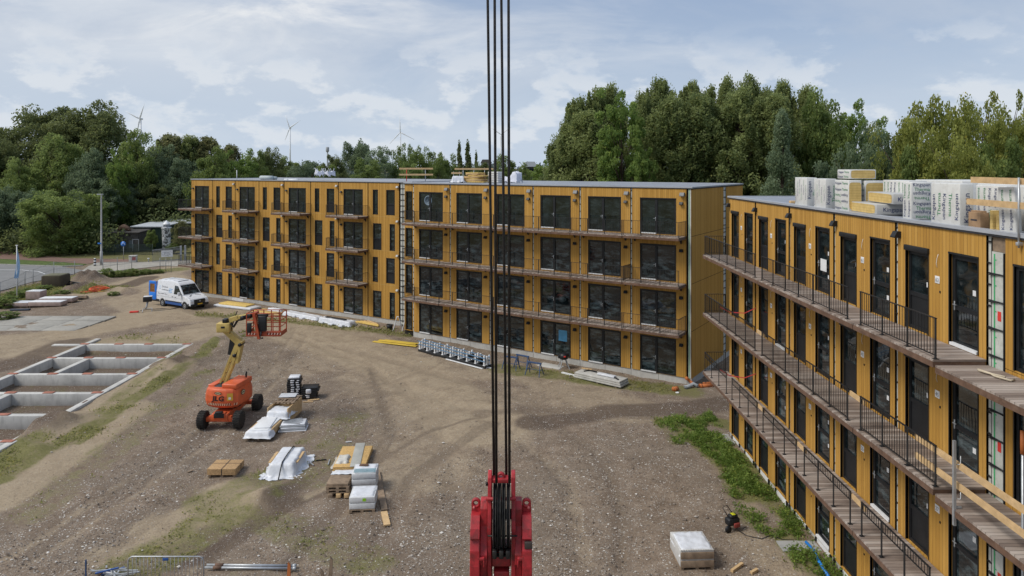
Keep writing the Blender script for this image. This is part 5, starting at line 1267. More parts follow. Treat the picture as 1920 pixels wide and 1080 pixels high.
b = MB(); b.bbox(-L_/2-.9, -L_/2+.5, -.3, .1, .0, .06, .01); b.build('white_board', WHITE, ps)
b = MB(); b.lathe([(.22,0),(.30,.42),(.27,.42),(.2,.05)], 16); o = b.build('bucket', BLACK, loc=at(730.5, 616)); tag(o, 'black bucket standing at the foot of the recess between the blocks', 'bucket')
for px_, lab in ((746, 'white trestle leaning at the recess, the left one'), (763, 'white trestle leaning at the recess, the right one')):
    ps = thing('trestle', lab, 'trestle', at(px_, 619), R(-20), 'white trestles')
    for s in (-1, 1):
        b = MB(); b.bar((s*.08,0,1.25), (s*.32,s*.3,0), .06, .06); b.build('leg', WHITE, ps)
    b = MB(); b.bar((-.2,-.1,.5), (.2,.1,.5), .05, .05); b.bar((-.1,0,1.24),(.1,0,1.24),.06,.06); b.build('crossbar', WHITE, ps)
loc, an, L_ = along((705,640), (786,649)); ps = thing('yellow_planks', 'yellow shuttering planks lying flat in front of the recess', 'planks', loc, an)
for k in range(3): b = MB(); b.bbox(-L_/2+.3*k, L_/2-.25*(k%2), -.55+k*.36, -.22+k*.36, .06+.05*(k%2), .11+.05*(k%2), .01); b.build('plank', M('yellow_shutter_ply', (.60,.42,.06), .6, .15, 3, .1) if 'yellow_shutter_ply' not in bpy.data.materials else bpy.data.materials['yellow_shutter_ply'], ps)
b = MB(); b.bar((-1.5,-.5,.03),(-1.4,.5,.03),.1,.06); b.bar((1.2,-.5,.03),(1.3,.5,.03),.1,.06); b.build('bearer', OLDWOOD, ps)

# stool by the van, red scrap
ps = thing('work_stand', 'small black-topped work stand behind the open van', 'stand', at(277, 583), R(20))
b = MB(); b.bbox(-.4, .4, -.3, .3, 1.0, 1.5, .06); b.build('black_box', BLACK, ps); b = MB(); b.bbox(-.36,.4,-.28,.28,1.502,1.54,.01); b.build('lid', FOIL, ps)
b = MB(); b.tube([(0,0,1.0),(-.1,.0,.5),(-.2,0,.25)], .09, 8); b.build('stem', STEEL, ps)
b = MB(); b.tube([(-.45,-.3,.0),(-.45,.3,.25),(.35,.3,.25),(.4,-.3,.0)], .04, 8); b.build('foot_frame', STEEL, ps)
b = MB(); b.bbox(-.4, .4, -.15, .15, .0, .16, .04); tag(b.build('red_jerrycan', RED, loc=at(251.5, 584.5), rotz=R(10)), 'small red can lying on the sand behind the van', 'can')
b = MB(); a = G(262,583.5); c = G(340,577); m_ = (a+c)/2; b.tube([(a.x-m_.x,a.y-m_.y,.05),(-1,-.2,.05),(0,.2,.05),(1,-.1,.05),(c.x-m_.x,c.y-m_.y,.05)], .03, 6); tag(b.build('cable', BLACK, loc=(m_.x,m_.y,ground_z(m_.x,m_.y))), 'black cable lying on the ground from the work stand to the van', 'cable')

# far left: pallets, flag, concrete block, coil, posts
def flatpack(px, py, w, l, h, lab, rot=0, top=WHITE, side=None, cat='pallet load'):
    ps = thing('flat_pack', lab, cat, at(px, py), rot, 'packs beside the flagpole'); pallet(ps, w*.96, l*.9)
    b = MB(); b.bbox(-w/2, w/2, -l/2, l/2, .142, h, .02); b.build('load', side or M('pinkish_brick_load', (.34,.26,.22), .8, .2, 3, .2), ps)
    b = MB(); b.bbox(-w/2+.02, w/2-.02, -l/2+.02, l/2-.02, h, h+.05, .015); b.build('cover', top, ps)
SB = M('pale_brick_load', (.38,.29,.25), .8, .2, 3, .2)
flatpack(68, 563, 1.55, 1.1, 1.0, 'tall white-topped block pallet behind the flat packs by the flagpole', 0, WHITE, SB)
flatpack(45, 574, 1.6, 1.2, .5, 'low flat pack nearest the flagpole foot', 0, FOIL, SB)
flatpack(90, 574, 3.3, 1.2, .52, 'longest low flat pack with a white top, in the front row', R(1), WHITE, SB)
flatpack(110, 567, 3.4, 1.2, .5, 'long low flat pack in the back row, farthest right', R(4), WHITE, SB)
ps = thing('timber_heap', 'dark heap of old boards behind the flat packs', 'timber heap', at(132, 560), R(-4))
rr = random.Random(9)
for k in range(9): b = MB(); b.bar((-2+rr.uniform(-.3,.5), -.6+k*.15, .1+.07*(k%3)), (2+rr.uniform(-.6,.3), -.6+k*.15, .1+.08*(k%2)), .2, .1); b.build('board', OLDWOOD if k % 3 else BLACK, ps)
b = MB(); b.bbox(-.9,.9,-.2,.2,0,.18,.05); tag(b.build('dark_bundle', M('slate_blue_bag', (.04,.05,.07), .7), loc=at(38,581.5), rotz=R(6)), 'dark slate bundle on the ground in front of the flat packs', 'bundle')
q = at(31.5, 566); ps = thing('flagpole', 'white flagpole with a limp pale blue flag at the left', 'flagpole', q)
b = MB(); b.tube([(0,0,0),(0,0,6.0)], [.06,.045], 10); b.bbox(-.12,.12,-.06,.06,5.98,6.05,.02); b.build('pole', WHITE, ps)
b = MB(); vs = []; fs = []; n_ = 16; kk = 6
for i in range(n_+1):
    for j in range(kk+1):
        z = 5.6-3.1*i/n_; w = .12+.5*min(1, (i/n_)*1.6)*(1-.25*(i/n_)); x = .05+w*j/kk*.8
        vs.append((x-(.25*(i/n_)), .10*math.sin(j*2.1+i*.3)*(.4+i/n_), z-.35*j/kk*(1-i/n_)))
for i in range(n_):
    for j in range(kk): a_ = i*(kk+1)+j; fs.append((a_, a_+1, a_+kk+2, a_+kk+1))
b.add(vs, fs, 0, True); b.build('flag', M('pale_blue_cloth', (.30,.46,.66), .8, .3, .9, .2), ps)
a, c = G(76,540), G(122,540.5); ps = thing('concrete_box', 'weathered dark concrete box behind the site fence', 'concrete box', (a.x+1.15, a.y+1.0, -.05), R(5))
b = MB(); b.bbox(-1.1, 1.1, -1.0, 1.1, 0, 1.45, .04); b.build('walls', concrete('dirty_concrete', (.085,.07,.05), .7, 1.4), ps); b = MB(); b.bbox(-1.0, 1.0, -.9, 1.0, 1.452, 1.52, .03); b.build('mossy_top', M('mossy_top', (.14,.135,.09), .9, .3), ps)
ps = thing('pipe_coil', 'loose coil of bright orange conduit on the dirt heap', 'pipe coil', at(176, 548), R(0)); ps.scale = (.55,.55,.6); ORC = M('bright_orange_conduit', (.66,.10,.035), .5, .15)
for k in range(5):
    b = MB(); rr = random.Random(k); b.tube([((1.0+.18*k)*math.cos(a_)*1.15+.3*k-.2, (.6+.08*k)*math.sin(a_)+.5, .15+.14*k+.18*math.sin(2*a_+k)) for a_ in [2*PI*i/22 for i in range(23)]], .07, 7); b.build('loop', ORC, ps)
b = MB(); b.tube([(-.4,0,.2),(-1.4,-.5,.15),(-2.2,-.9,.1)], .07, 7); b.tube([(-.2,-.2,.1),(-1.0,-.9,.1),(-1.6,-1.2,.1),(.4,-.7,.1)], .07, 7); b.build('loose_end', ORC, ps)
b = MB(); b.tube([(1.2,-.6,.15),(2.2,-.1,.12),(2.9,.5,.1)], .06, 7); b.build('yellow_end', M('yellow_conduit', (.6,.4,.06), .5), ps)
b = MB(); b.tube([(-1.8,0,.2),(-.6,.4,.5),(.8,.3,.35),(1.9,.0,.15)], .09, 7); b.tube([(-1.5,-.3,.15),(.2,.1,.3),(1.6,-.4,.15)], .09, 7); tag(b.build('black_hose', BLACK, loc=at(133, 536)), 'black hoses draped over the dirt beside the concrete box', 'hose')
# site fence along the road
FEN = M('fence_mesh_steel', (.24,.25,.25), .5, .2, metal=.4)
def mesh_fence(label, pts, h=1.9, mat=FEN, step=.14, posts=None, name='site_fence', group=None, bw=.012):
    w = [G(*p) for p in pts]; o0 = w[0]
    ps = thing(name, label, 'fence', (o0.x, o0.y, 0), 0, group)
    for k, q in enumerate(w):
        b = MB(); b.cyl((q.x-o0.x, q.y-o0.y, -.05), (q.x-o0.x, q.y-o0.y, h+.1), .04, 8); b.build('post', mat, ps)
    for a_, c_ in zip(w[:-1], w[1:]):
        b = MB(); L_ = (c_-a_).length; n_ = max(2, int(L_/step)); p = lambda s, z: (a_.x-o0.x+(c_.x-a_.x)*s, a_.y-o0.y+(c_.y-a_.y)*s, z)
        for k in range(n_): b.bar(p(k/n_, .08), p(k/n_, h), bw, bw)
        for z in (.08, h*.5, h): b.bar(p(0,z), p(1,z), .03, .03)
        b.build('mesh_panel', mat, ps)
    return ps
mesh_fence('sagging mesh site fence between the yard and the asphalt road', [(-60,580),(0,560),(33,546),(47,537),(62,532.6),(101,517),(140,515)], 1.75, step=.3, bw=.009)
mesh_fence('bare fence posts with a wire standing in the weeds near the block', [(193,513),(220,508),(247,505)], 1.8, step=4, bw=.012)
mesh_fence('thin fence posts near the corner of the far block', [(300,511),(311,511),(321,510.5)], 1.9, step=4, bw=.012)
# lamp post, sign, cabinet, bollard, gate
q = G(190, 497); ps = thing('street_lamp', 'tall grey street lamp beside the red cycle path', 'street lamp', (q.x, q.y, 0))
b = MB(); b.tube([(0,0,0),(0,0,2.0),(0,0,2.05),(0,0,10.0),(0,0,10.3)], [.19,.18,.12,.09,.08], 12); b.build('pole', concrete('lamp_pole_grey', (.42,.42,.42), .2), ps)
b = MB(); b.bbox(-.62, .28, -.13, .13, 10.28, 10.42, .04); b.build('lamp_head', GREYP, ps)
b = MB(); b.bbox(-.42, .1, -.21, -.19, 3.1, 3.3, .005); b.build('blue_plate', M('road_sign_blue', (.03,.17,.55), .4), ps)
q = G(187, 497.5); b = MB()
for k in range(5): b.lathe([(.16,.0),(.16,.2)], 12, k % 2, Matrix.Translation((0,0,k*.2)))
b.lathe([(.16,1.0),(.10,1.12),(.0,1.14)], 12, 1); tag(b.build('bollard', [BLACK, WHITE], loc=(q.x-.35,q.y-.6,0)), 'short black and white banded bollard at the foot of the street lamp', 'bollard')
q = G(231.5, 487.5); ps = thing('road_sign', 'round blue cycle path sign on a thin grey post', 'road sign', (q.x, q.y, 0))
b = MB(); b.cyl((0,0,0), (0,0,2.6), .04, 8); b.build('post', STEEL, ps)
b = MB(); b.lathe([(.40,-.02),(.40,.02)], 24, 0, Matrix.Translation((0,-.06,2.5)) @ Matrix.Rotation(R(90),4,'X')); sg = b.build('sign_face', bpy.data.materials['road_sign_blue'], ps)
b = MB()
for a0 in range(0, 10): 
    f = lambda r, a_: (r*math.cos(a_), -.083, 2.42+r*math.sin(a_))
    b.add([f(.20,R(18*a0)), f(.25,R(18*a0)), f(.25,R(18*a0+18)), f(.20,R(18*a0+18))], [(0,1,2,3)])
b.box(-.27,-.17,-.085,-.082,2.38,2.43); b.box(.17,.27,-.085,-.082,2.38,2.43); b.build('symbol', WHITE, sg)
q = G(249.5, 492); ps = thing('utility_cabinet', 'pale concrete utility cabinet with a red front on the verge', 'cabinet', (q.x, q.y, 0), R(12))
b = MB(); b.bbox(-.5, .5, -.35, .45, 0, .95, .04); b.build('box', CONCW, ps); b = MB(); b.bbox(-.55, .55, -.4, .5, .952, 1.05, .03); b.build('lid', CONCW, ps); b = MB(); b.box(-.05, .46, -.362, -.35, .35, .85); b.build('red_panel', M('dull_red_panel', (.30,.10,.10), .6), ps)
q = G(278.5, 491.5); ps = thing('marker_post', 'short pale marker post on the grass beside the gate', 'post', (q.x, q.y, 0)); b = MB(); b.cyl((0,0,0),(0,0,.5),.07,8); b.build('post', GREYP, ps); b = MB(); b.bbox(-.14,.14,-.1,.1,.5,.62,.03); b.build('cap', WHITE, ps)
g0, g1 = G(285.5, 492), G(337, 489); an = math.atan2(g1.y-g0.y, g1.x-g0.x); L_ = (g1-g0).length
gt = thing('sliding_gate', 'grey bar gate with a white graffiti banner at the far end of the yard', 'gate', (g0.x, g0.y, 0), an); GT = M('grey_gate_steel', (.22,.23,.25), .5, .2)
b = MB(); b.box(0, L_, -.05, .05, .12, .24); b.box(0, L_, -.05, .05, 1.78, 1.9); n_ = int(L_/.16)
for k in range(n_+1): x = L_*k/n_; b.box(x-.022, x+.022, -.022, .022, .24, 1.78)
b.bar((0,0,1.85),(L_,0,2.15),.07,.08); b.build('bar_panel', GT, gt)
for x in (L_+.15, L_+.75): b = MB(); b.box(x-.14, x+.14, -.14, .14, 0, 2.3); b.build('gate_post', GREYP, gt)
b = MB(); b.box(L_*.32, L_*.74, -.075, -.06, .72, 1.72); bn = b.build('banner', WHITE, gt)
b = MB(); rr = random.Random(12); f = lambda u, w_: (L_*(.32+.42*u), -.078, .72+w_)
for cx_, cz_, r_ in ((.25,.5,.22),(.5,.45,.25),(.75,.55,.2),(.4,.65,.15),(.62,.3,.14)):
    b.tube([(f(cx_,cz_)[0]+r_*1.5*math.cos(a_), -.079, f(cx_,cz_)[2]+r_*math.sin(a_)) for a_ in [2*PI*i/12 for i in range(11)]], .022, 5)
b.build('painted_scrawl', GREYP, bn)
mesh_fence('low dark green mesh fence on the verge in front of the sheds', [(192,478),(215,478),(250,477.5),(286,478)], 1.7, M('dark_green_fence', (.03,.055,.045), .6), step=.12, name='mesh_fence', bw=.03)
# sheds and silo
SHW = M('grey_shed_boards', (.085,.08,.075), .85, .35, 3, .3)
def shed(px0, px1, py_top, py_base, d, label, wallm, roofm, depth=4, over=.4, h=None):
    x0, x1 = (px0-CX)/F*d, (px1-CX)/F*d; ztop = HC-(py_top-HY)/F*d; w = x1-x0
    ps = thing('shed', label, 'shed', ((x0+x1)/2, d, 0)); b = MB(); b.box(-w/2+over, w/2-over, 0, depth, 0, ztop-.25)
    for k in range(int(w/.35)): b.box(-w/2+over+.1+k*.35, -w/2+over+.14+k*.35, -.03, -.001, 0, ztop-.3)
    b.build('wall', wallm, ps); b = MB(); b.add([(-w/2,-over,ztop-.25),(w/2,-over,ztop-.25),(w/2,depth+over,ztop),(-w/2,depth+over,ztop),(-w/2,-over,ztop-.1),(w/2,-over,ztop-.1),(w/2,depth+over,ztop+.15),(-w/2,depth+over,ztop+.15)], [(0,3,2,1),(4,5,6,7),(0,1,5,4),(1,2,6,5),(2,3,7,6),(3,0,4,7)]); b.build('roof', roofm, ps); return ps, w, ztop
ps, w, zt = shed(190, 263, 434, 470, 117, 'low dark timber shed with a flat roof, leftmost of the far sheds', SHW, M('dark_felt_roof', (.07,.065,.06), .9, .3))
for x in (-2.2, -.6, 1.7):
    b = MB(); b.box(x-.3, x+.3, -.06, -.031, .7, 2.0); wf = b.build('window', M('pale_shed_window', (.10,.125,.14), .3) if 'pale_shed_window' not in bpy.data.materials else bpy.data.materials['pale_shed_window'], ps)
b = MB(); b.box(2.0,2.08,-.1,-.03,.2,2.2); b.box(3.0,3.08,-.1,-.03,.2,2.2); b.box(2.08,3.0,-.1,-.03,2.1,2.2); b.build('door_frame', GREYP, ps)
b = MB(); b.tube([(-1,1,zt+.1),(-.6,1.1,zt+.5),(0,.9,zt+.7),(.6,1,zt+.4),(1.1,1,zt+.1)], [.2,.4,.5,.4,.2], 8); b.build('junk_heap', RUST, ps)
ps, w, zt = shed(246, 308, 423, 465, 121, 'green-walled shed under a pale sloping roof beside the silo', M('dark_green_boards', (.03,.055,.04), .8, .3), M('pale_sheet_roof', (.50,.53,.56), .5, .12), 6)
shed(296, 365, 416, 455, 128, 'shed with a pale flat roof partly behind the silo', SHW, bpy.data.materials['pale_sheet_roof'], 5)
sd_ = 119; q = P(312, 455, sd_); ps = thing('white_silo', 'stout white silo with a pointed cap and peeling paint', 'silo', (q.x, sd_, 0))
PEEL = NT('peeling_white_paint'); v_ = PEEL.coord(); nn = PEEL.noise(v_, 2.2, 6, .65); PEEL.color(PEEL.ramp(nn, [(.46,(.62,.64,.67)),(.5,(.62,.64,.67)),(.53,(.07,.07,.07)),(.62,(.12,.12,.12))])); PEEL.rough(.7)
b = MB(); b.lathe([(.62,0),(.66,1.0),(.7,3.6),(.72,3.75),(.8,3.8),(.8,4.05),(.55,4.1)], 18); b.build('tank', PEEL.mat, ps)
b = MB(); b.lathe([(.52,4.1),(.52,4.5)], 16); b.build('neck', GREYP, ps); b = MB(); b.lathe([(.62,4.5),(.55,4.62),(.02,5.25)], 16); b.build('cap', WHITE, ps)

# crowd barrier and bits along the bottom edge
ps = thing('crowd_barrier', 'galvanised crowd barrier with a small blue plate at the bottom left', 'barrier', ((311-CX)/F*23.6, 23.6, ground_z(-11.8,23.6)))
b = MB(); W2 = 1.29; ht = 1.1
b.tube([(-W2,0,.12),(-W2,0,ht-.15),(-W2+.05,0,ht-.05),(-W2+.15,0,ht),(W2-.15,0,ht),(W2-.05,0,ht-.05),(W2,0,ht-.15),(W2,0,.12)], .022, 8); b.tube([(-W2,0,.2),(W2,0,.2)], .016, 7); b.build('frame', STEEL, ps)
for k in range(19):
    b = MB(); x = -W2+.13*(k+1)+.02; b.cyl((x,0,.2), (x,0,ht-.01), .008, 6); b.build('bar', STEEL, ps)
for x in (-W2+.25, W2-.25): b = MB(); b.tube([(x,-.3,0),(x,-.28,.06),(x,0,.2),(x,.28,.06),(x,.3,0)], .018, 7); b.build('foot', STEEL, ps)
b = MB(); b.bbox(-.10, .10, -.03, -.018, ht-.13, ht-.03, .004); b.build('blue_plate', VDB, ps)
b = MB(); b.box(-.02,.02,-.02,.02,0,.75); tag(b.build('blue_stake', BLUE, loc=((161-CX)/F*24.0, 24.0, ground_z(-14.7,24))), 'thin blue stake at the bottom left corner', 'stake')
ps = thing('scrap_heap', 'heap of metal and blue offcuts at the foot of the crowd barrier', 'scrap heap', ((212-CX)/F*24.2, 24.2, ground_z(-13.9,24.2))); rr = random.Random(14)
for k in range(16):
    a_ = rr.uniform(0, PI); l_ = rr.uniform(.3,.7); z = rr.uniform(.03,.32)*1.0; c_ = (rr.uniform(-.45,.45), rr.uniform(-.3,.3)); b = MB()
    b.bar((c_[0]-l_*math.cos(a_), c_[1]-l_*math.sin(a_)*.5, z), (c_[0]+l_*math.cos(a_), c_[1]+l_*math.sin(a_)*.5, z+rr.uniform(-.02,.15)), .05, .04); b.build('offcut', [STEEL, WHITE, VDB, STEEL, RUST, GREYP][k % 6], ps)
for k, (yp, lab) in enumerate(((1061.5, 'steel pole lying behind the other beside the crowd barrier'), (1066.5, 'steel pole lying in front of the other beside the crowd barrier'))):
    a, c = G(388-k*4, yp), G(549, yp+1.5); mid = (a+c)/2; ps = thing('steel_pole', lab, 'pole', (mid.x, mid.y, ground_z(mid.x,mid.y)+.03)); q = (c-a)/2
    b = MB(); b.cyl((-q.x,-q.y,.05), (q.x,q.y,.05), .045, 10); b.build('tube', STEEL, ps)
    b = MB(); b.cyl((-q.x+.3,-q.y,.05), (-q.x+.6,-q.y,.05), .06, 10); b.build('collar', RUST, ps); b = MB(); b.cyl((q.x,q.y,.05), (q.x+.12,q.y,.05), .065, 10); b.build('end_cap', STEEL, ps)
for px_, ytop, lean, lab in ((541, 1054, .02, 'orange-brown wooden stake standing behind the steel poles'), (606, 1066, -.05, 'short splintered stake stump at the bottom edge'), (619, 1043, .04, 'tallest splintered stake at the bottom edge')):
    d_ = 23.8; z_ = HC-(ytop-HY)/F*d_; b = MB(); b.add([(-.06,-.04,0),(.06,-.04,0),(.06,.04,0),(-.06,.04,0),(-.04+lean,-.03,z_),(.05+lean,-.03,z_-.12),(.05+lean,.03,z_-.1),(-.04+lean,.03,z_)], [(0,3,2,1),(4,5,6,7),(0,1,5,4),(1,2,6,5),(2,3,7,6),(3,0,4,7)])
    tag(b.build('wooden_stake', ORANGEP if px_ == 541 else OLDWOOD, loc=((px_-CX)/F*d_, d_, 0)), lab, 'stake')
# planks and battens dropped on the gravel
for p0, p1, m_, lab in (((352,887),(362,884),OLDWOOD,'grey bit of board on the gravel left of the chipboard pallet'), ((579,866),(588,873),STEEL,'bent metal strip beside the white tarpaulin'), ((590,863),(612,861),BLACK,'black rod between the tarpaulin and the board pile'), ((615,870),(618,861),STEEL,'thin grey strip near the board pile'), ((648,829),(660,828),WHITE,'small white board end behind the board pile')):
    a, c = G(*p0), G(*p1); mid = (a+c)/2; b = MB(); b.bar((a.x-mid.x,a.y-mid.y,.04),(c.x-mid.x,c.y-mid.y,.05), .1 if m_ is OLDWOOD else .05, .04); tag(b.build('loose_strip', m_, loc=(mid.x,mid.y,ground_z(mid.x,mid.y))), lab, 'strip')
# ------------------------------------------------------------------ goods on the roofs
RZ = CTOP+.035
PACKW = M('white_pack_film', (.62,.62,.60), .42, .08, 2.2, .18, 5, spec=.45, dirt=(.42,.40,.36), dirt_amt=.4)
PACKG = M('grey_pack_film', (.44,.44,.43), .45, .1, 2.2, .18, 5, spec=.4)
FOAM = NT('yellow_foam_boards'); v_ = FOAM.coord(); s_ = FOAM.new('ShaderNodeSeparateXYZ'); FOAM.link(v_, s_.inputs[0])
fr_ = FOAM.math('FRACT', FOAM.math('MULTIPLY', s_.outputs[2], 11)); l_ = FOAM.math('LESS_THAN', fr_, .12)
FOAM.color(FOAM.mix(FOAM.math('MULTIPLY', l_, .5), FOAM.ramp(FOAM.noise(v_, 6, 5), [(.3,(.52,.36,.12)),(.7,(.66,.48,.18))]), (.3,.19,.05))); FOAM.rough(.8); FOAM = FOAM.mat
PNAVY = M('navy_print', (.03,.045,.14), .5); PGREEN = M('green_print', (.05,.25,.10), .5)
def printing(par, face, W, Hh, vertical, rows, size, seed, x0=0):
    """lines of writing on the -x face ('side') or the -y face ('front') of a pack"""
    rr = random.Random(seed); b = MB(); Ln = Hh if vertical else W; across = W if vertical else Hh
    wk, wt = text_geo('Kingspan')[2], text_geo('Therma')[2]
    for k in range(rows):
        both = Ln*.88/(wk+wt+.35) > size*.72
        words = [('Kingspan', 0), ('Therma', 1)] if both else ([('Kingspan', 0)] if k % 2 == 0 else [('Therma', 1)])
        sz = min(size, Ln*.88/((wk+wt+.35) if both else wk))
        used = sum(text_geo(w_)[2]*sz for w_, _ in words) + .35*sz*(len(words)-1)
        pos = Ln*.06 + rr.uniform(0, max(0, Ln*.88-used)); mid = across*(k+.5)/rows; flip = (k//2) % 2
        for word, m_ in (words if not flip else words[::-1]):
            wl = text_geo(word)[2]*sz; s0, s1 = pos, pos+wl; d = sz*.35*(1 if not flip else -1)
            st = s0 if not flip else s1; sg = 1 if not flip else -1
            if face == 'side':      # seen from -x: right is -y, up is +z
                if vertical: org, rt, up = (-.007, W-mid-d, st), (0,0,sg), (0,sg,0)
                else: org, rt, up = (-.007, W-st, Hh-mid-d), (0,-sg,0), (0,0,sg)
            else:                   # seen from -y: right is +x, up is +z
                if vertical: org, rt, up = (mid+d, -.007, st), (0,0,sg), (-sg,0,0)
                else: org, rt, up = (st, -.007, Hh-mid-d), (sg,0,0), (0,0,sg)
            write(b, word, org, rt, up, sz, m_)
            pos += wl + .35*sz
    if b.v: b.build('printing', [PNAVY, PGREEN], par)
def pack(label, X, dF, dN, w, z0, h, side=None, front=None, foam=None, foam_side=None, rot=0, tilt=0, mat=PACKW):
    """pack with its near -x corner at X,dN; side/front = (vertical, rows, size)"""
    ps = thing('insulation_pack', label, 'insulation pack', (X, dN, z0), R(rot), 'insulation packs on the near roof')
    if tilt: ps.rotation_euler = (R(tilt), 0, R(rot))
    L_ = dF-dN; b = MB(); b.bbox(0, w, 0, L_, 0, h, .025)
    b.build('film_wrap', mat, ps)
    def oval(n_, face):
        vs = []
        W_ = w if face == 'front' else L_
        for i in range(24):
            a_ = 2*PI*i/24; c, s = math.cos(a_), math.sin(a_); q = .30
            u = W_/2 + math.copysign(abs(c)**q, c)*W_*.46; z = h/2 + math.copysign(abs(s)**q, s)*h*.43
            vs.append((u, -.005, z) if face == 'front' else (-.005, u, z))
        b = MB(); b.add(vs, [tuple(range(24))]); b.build('foam_end', FOAM, ps)
    if foam: oval(0, 'front')
    if foam_side: oval(0, 'side')
    if side: printing(ps, 'side', L_, h, *side, seed=len(label))
    if front: printing(ps, 'front', w, h, *front, seed=len(label)+1)
    return ps
X0 = 11.75
pack('white standing pack at the far left end of the row on the near roof', X0, 28.8, 27.65, .42, RZ, 1.14, (1, 6, .085), (1, 2, .2))
pack('white standing pack second from the left end of the row on the near roof', X0, 27.0, 26.0, .42, RZ, 1.12, (1, 5, .085), (1, 2, .2), mat=PACKW)
pack('standing pack under the flat top pack, a slot of yellow foam in its front', X0, 25.25, 24.2, .46, RZ, 1.10, (0, 5, .15), None, foam=True)
pack('standing pack set back behind the low sloping packs, tall oval of yellow foam in front', X0+.62, 25.2, 24.3, .75, RZ, 1.08, (0, 5, .15), None, foam=True)
pack('flat pack lying across the tops of the standing packs, yellow foam end showing', X0+.12, 25.3, 24.35, .92, RZ+1.14, .33, (0, 2, .11), None, foam=True)
pack('white pack with upright lines of print left of the widest cross-printed pack', 12.78, 23.9, 22.35, .6, RZ, 1.12, (1, 7, .17), None)
pack('white pack with stacked level print, behind the two sloping packs', 11.80, 20.95, 20.5, .66, RZ, 1.11, (1, 2, .17), (0, 8, .145))
pack('lower of two sloping packs at the roof edge with a yellow foam flank', 11.72, 24.7, 22.3, 1.0, RZ+.02, .34, None, (0, 1, .19), foam_side=True, mat=PACKG, rot=-4)
pack('upper of two sloping packs at the roof edge with a yellow foam flank', 11.95, 23.9, 21.75, .9, RZ+.38, .34, None, (0, 1, .19), foam_side=True, mat=PACKG, rot=-8)
pack('big white pack with bold upright print just left of the paper sack', X0, 19.45, 18.2, .37, RZ, 1.12, (1, 5, .20), (1, 1, .22))
pack('white pack set back behind the paper sack with upright print', X0+.42, 18.2, 17.1, .55, RZ, 1.09, (1, 5, .17), None)
pack('grey-flanked pack behind the leaning pack at the right of the roof', X0+.62, 17.3, 16.3, .6, RZ, 1.09, (1, 4, .17), (1, 2, .18))
pack('narrow white pack leaning at the roof edge beside the steel post', X0+.02, 16.75, 16.2, .16, RZ, 1.10, (1, 2, .19), None, tilt=-3)
pack('white pack cut by the right edge of the photo on the near roof', X0+.1, 15.9, 15.0, .6, RZ, 1.06, (1, 3, .19), (1, 2, .2))
pack('long plain pack in the back row, the left one, white top only showing', X0+2.2, 24.0, 21.5, 2.4, RZ, 1.13)
pack('long plain pack in the back row, the right one, behind the leaning pack', X0+1.4, 19.6, 17.6, 3.0, RZ, 1.10)
ps = thing('paper_sack', 'brown paper sack standing among the insulation packs', 'sack', (11.85, 17.55, RZ)); b = MB(); b.bbox(0, .24, 0, .46, 0, .40, .015); b.bbox(.05, .19, .03, .43, .39, .44, .01); b.build('sack_body', M('brown_paper', (.33,.21,.12), .75, .15, 6, .3), ps)
b = MB(); b.add([(-.004,.36,.18),(-.004,.12,.18),(-.004,.12,.22),(-.004,.36,.22)], [(0,1,2,3)]); b.build('printing', NAVY, ps)
for k, (y, h, lab) in enumerate(((17.1, .48, 'tall offcut of yellow foam, farther one beside the paper sack'), (16.92, .38, 'short offcut of yellow foam in the middle beside the paper sack'), (16.72, .5, 'upright offcut of yellow foam nearest the leaning pack'))):
    b = MB(); b.bbox(0, .28-.06*(k==1), 0, .1, 0, h, .01); tag(b.build('foam_offcut', FOAM, loc=(11.85+.03*k, y, RZ)), lab, 'foam offcut')
b = MB(); b.bbox(-.1,.5,-.4,.4,0,.05,.02); tag(b.build('foam_sheet', PACKW, loc=(11.8,16.9,RZ-.03)), 'thin white sheet under the foam offcuts at the roof edge', 'sheet')
b = MB(); b.bbox(0,.9,0,.2,0,.12,.01); tag(b.build('timber_block', TIMBER, loc=(11.9,29.6,RZ)), 'timber block on the roof left of the first pack', 'timber block')
# edge protection on the near roof and on the middle walkway
def rail(p0, p1, lab, w=.05, h=.15, mat=TIMBER, name='guard_board'):
    p0, p1 = Vector(p0), Vector(p1); c = (p0+p1)/2; b = MB(); b.bar(p0-c, p1-c, w, h); return tag(b.build(name, mat, loc=c), lab, 'guard board')
px_d = lambda px, X: F*X/(px-CX)
b = MB(); b.cyl((0,0,-.25), (0,0,1.35), .024, 10); b.bbox(-.05,.09,-.04,.04,-.2,-.12,.01); tag(b.build('steel_post', STEEL, loc=(11.52, 15.76, CTOP)), 'grey steel edge post standing at the right end of the near roof', 'post')
rail((11.6, 17.5, CTOP+1.27), (11.6, 13.6, CTOP+1.25), 'upper timber guard board over the packs at the right end of the roof')
rail((11.56, 17.6, CTOP+.72), (11.56, 13.6, CTOP+.70), 'lower timber guard board in front of the leaning pack on the roof')
wz = CZ+2*ST-.05
ps = thing('guard_post', 'galvanised guard post clamped to the middle walkway edge', 'guard post', (10.27, 16.1, wz))
b = MB(); b.box(-.03,.03,-.03,.03,-.42,1.55); b.build('upright', STEEL, ps)
b = MB(); b.box(.031,.16,-.02,.02,-.02,.02); b.tube([(.03,0,.2),(.13,-.03,.2),(.13,-.03,.36)], .012, 6); b.tube([(.03,0,1.0),(.13,-.03,1.0),(.13,-.03,1.2)], .012, 6); b.build('bracket', STEEL, ps)
rail((10.40, 17.85, wz+.97), (10.40, 12.6, wz+.92), 'upper timber guard board slanting across the middle walkway at the right')
rail((10.40, 17.85, wz+.49), (10.40, 12.6, wz+.42), 'lower timber guard board slanting across the middle walkway at the right')
rail((10.5, 16.4, CZ+ST+.85), (10.5, 13.5, CZ+ST+.85), 'timber guard board beside the lowest walkway at the bottom right')
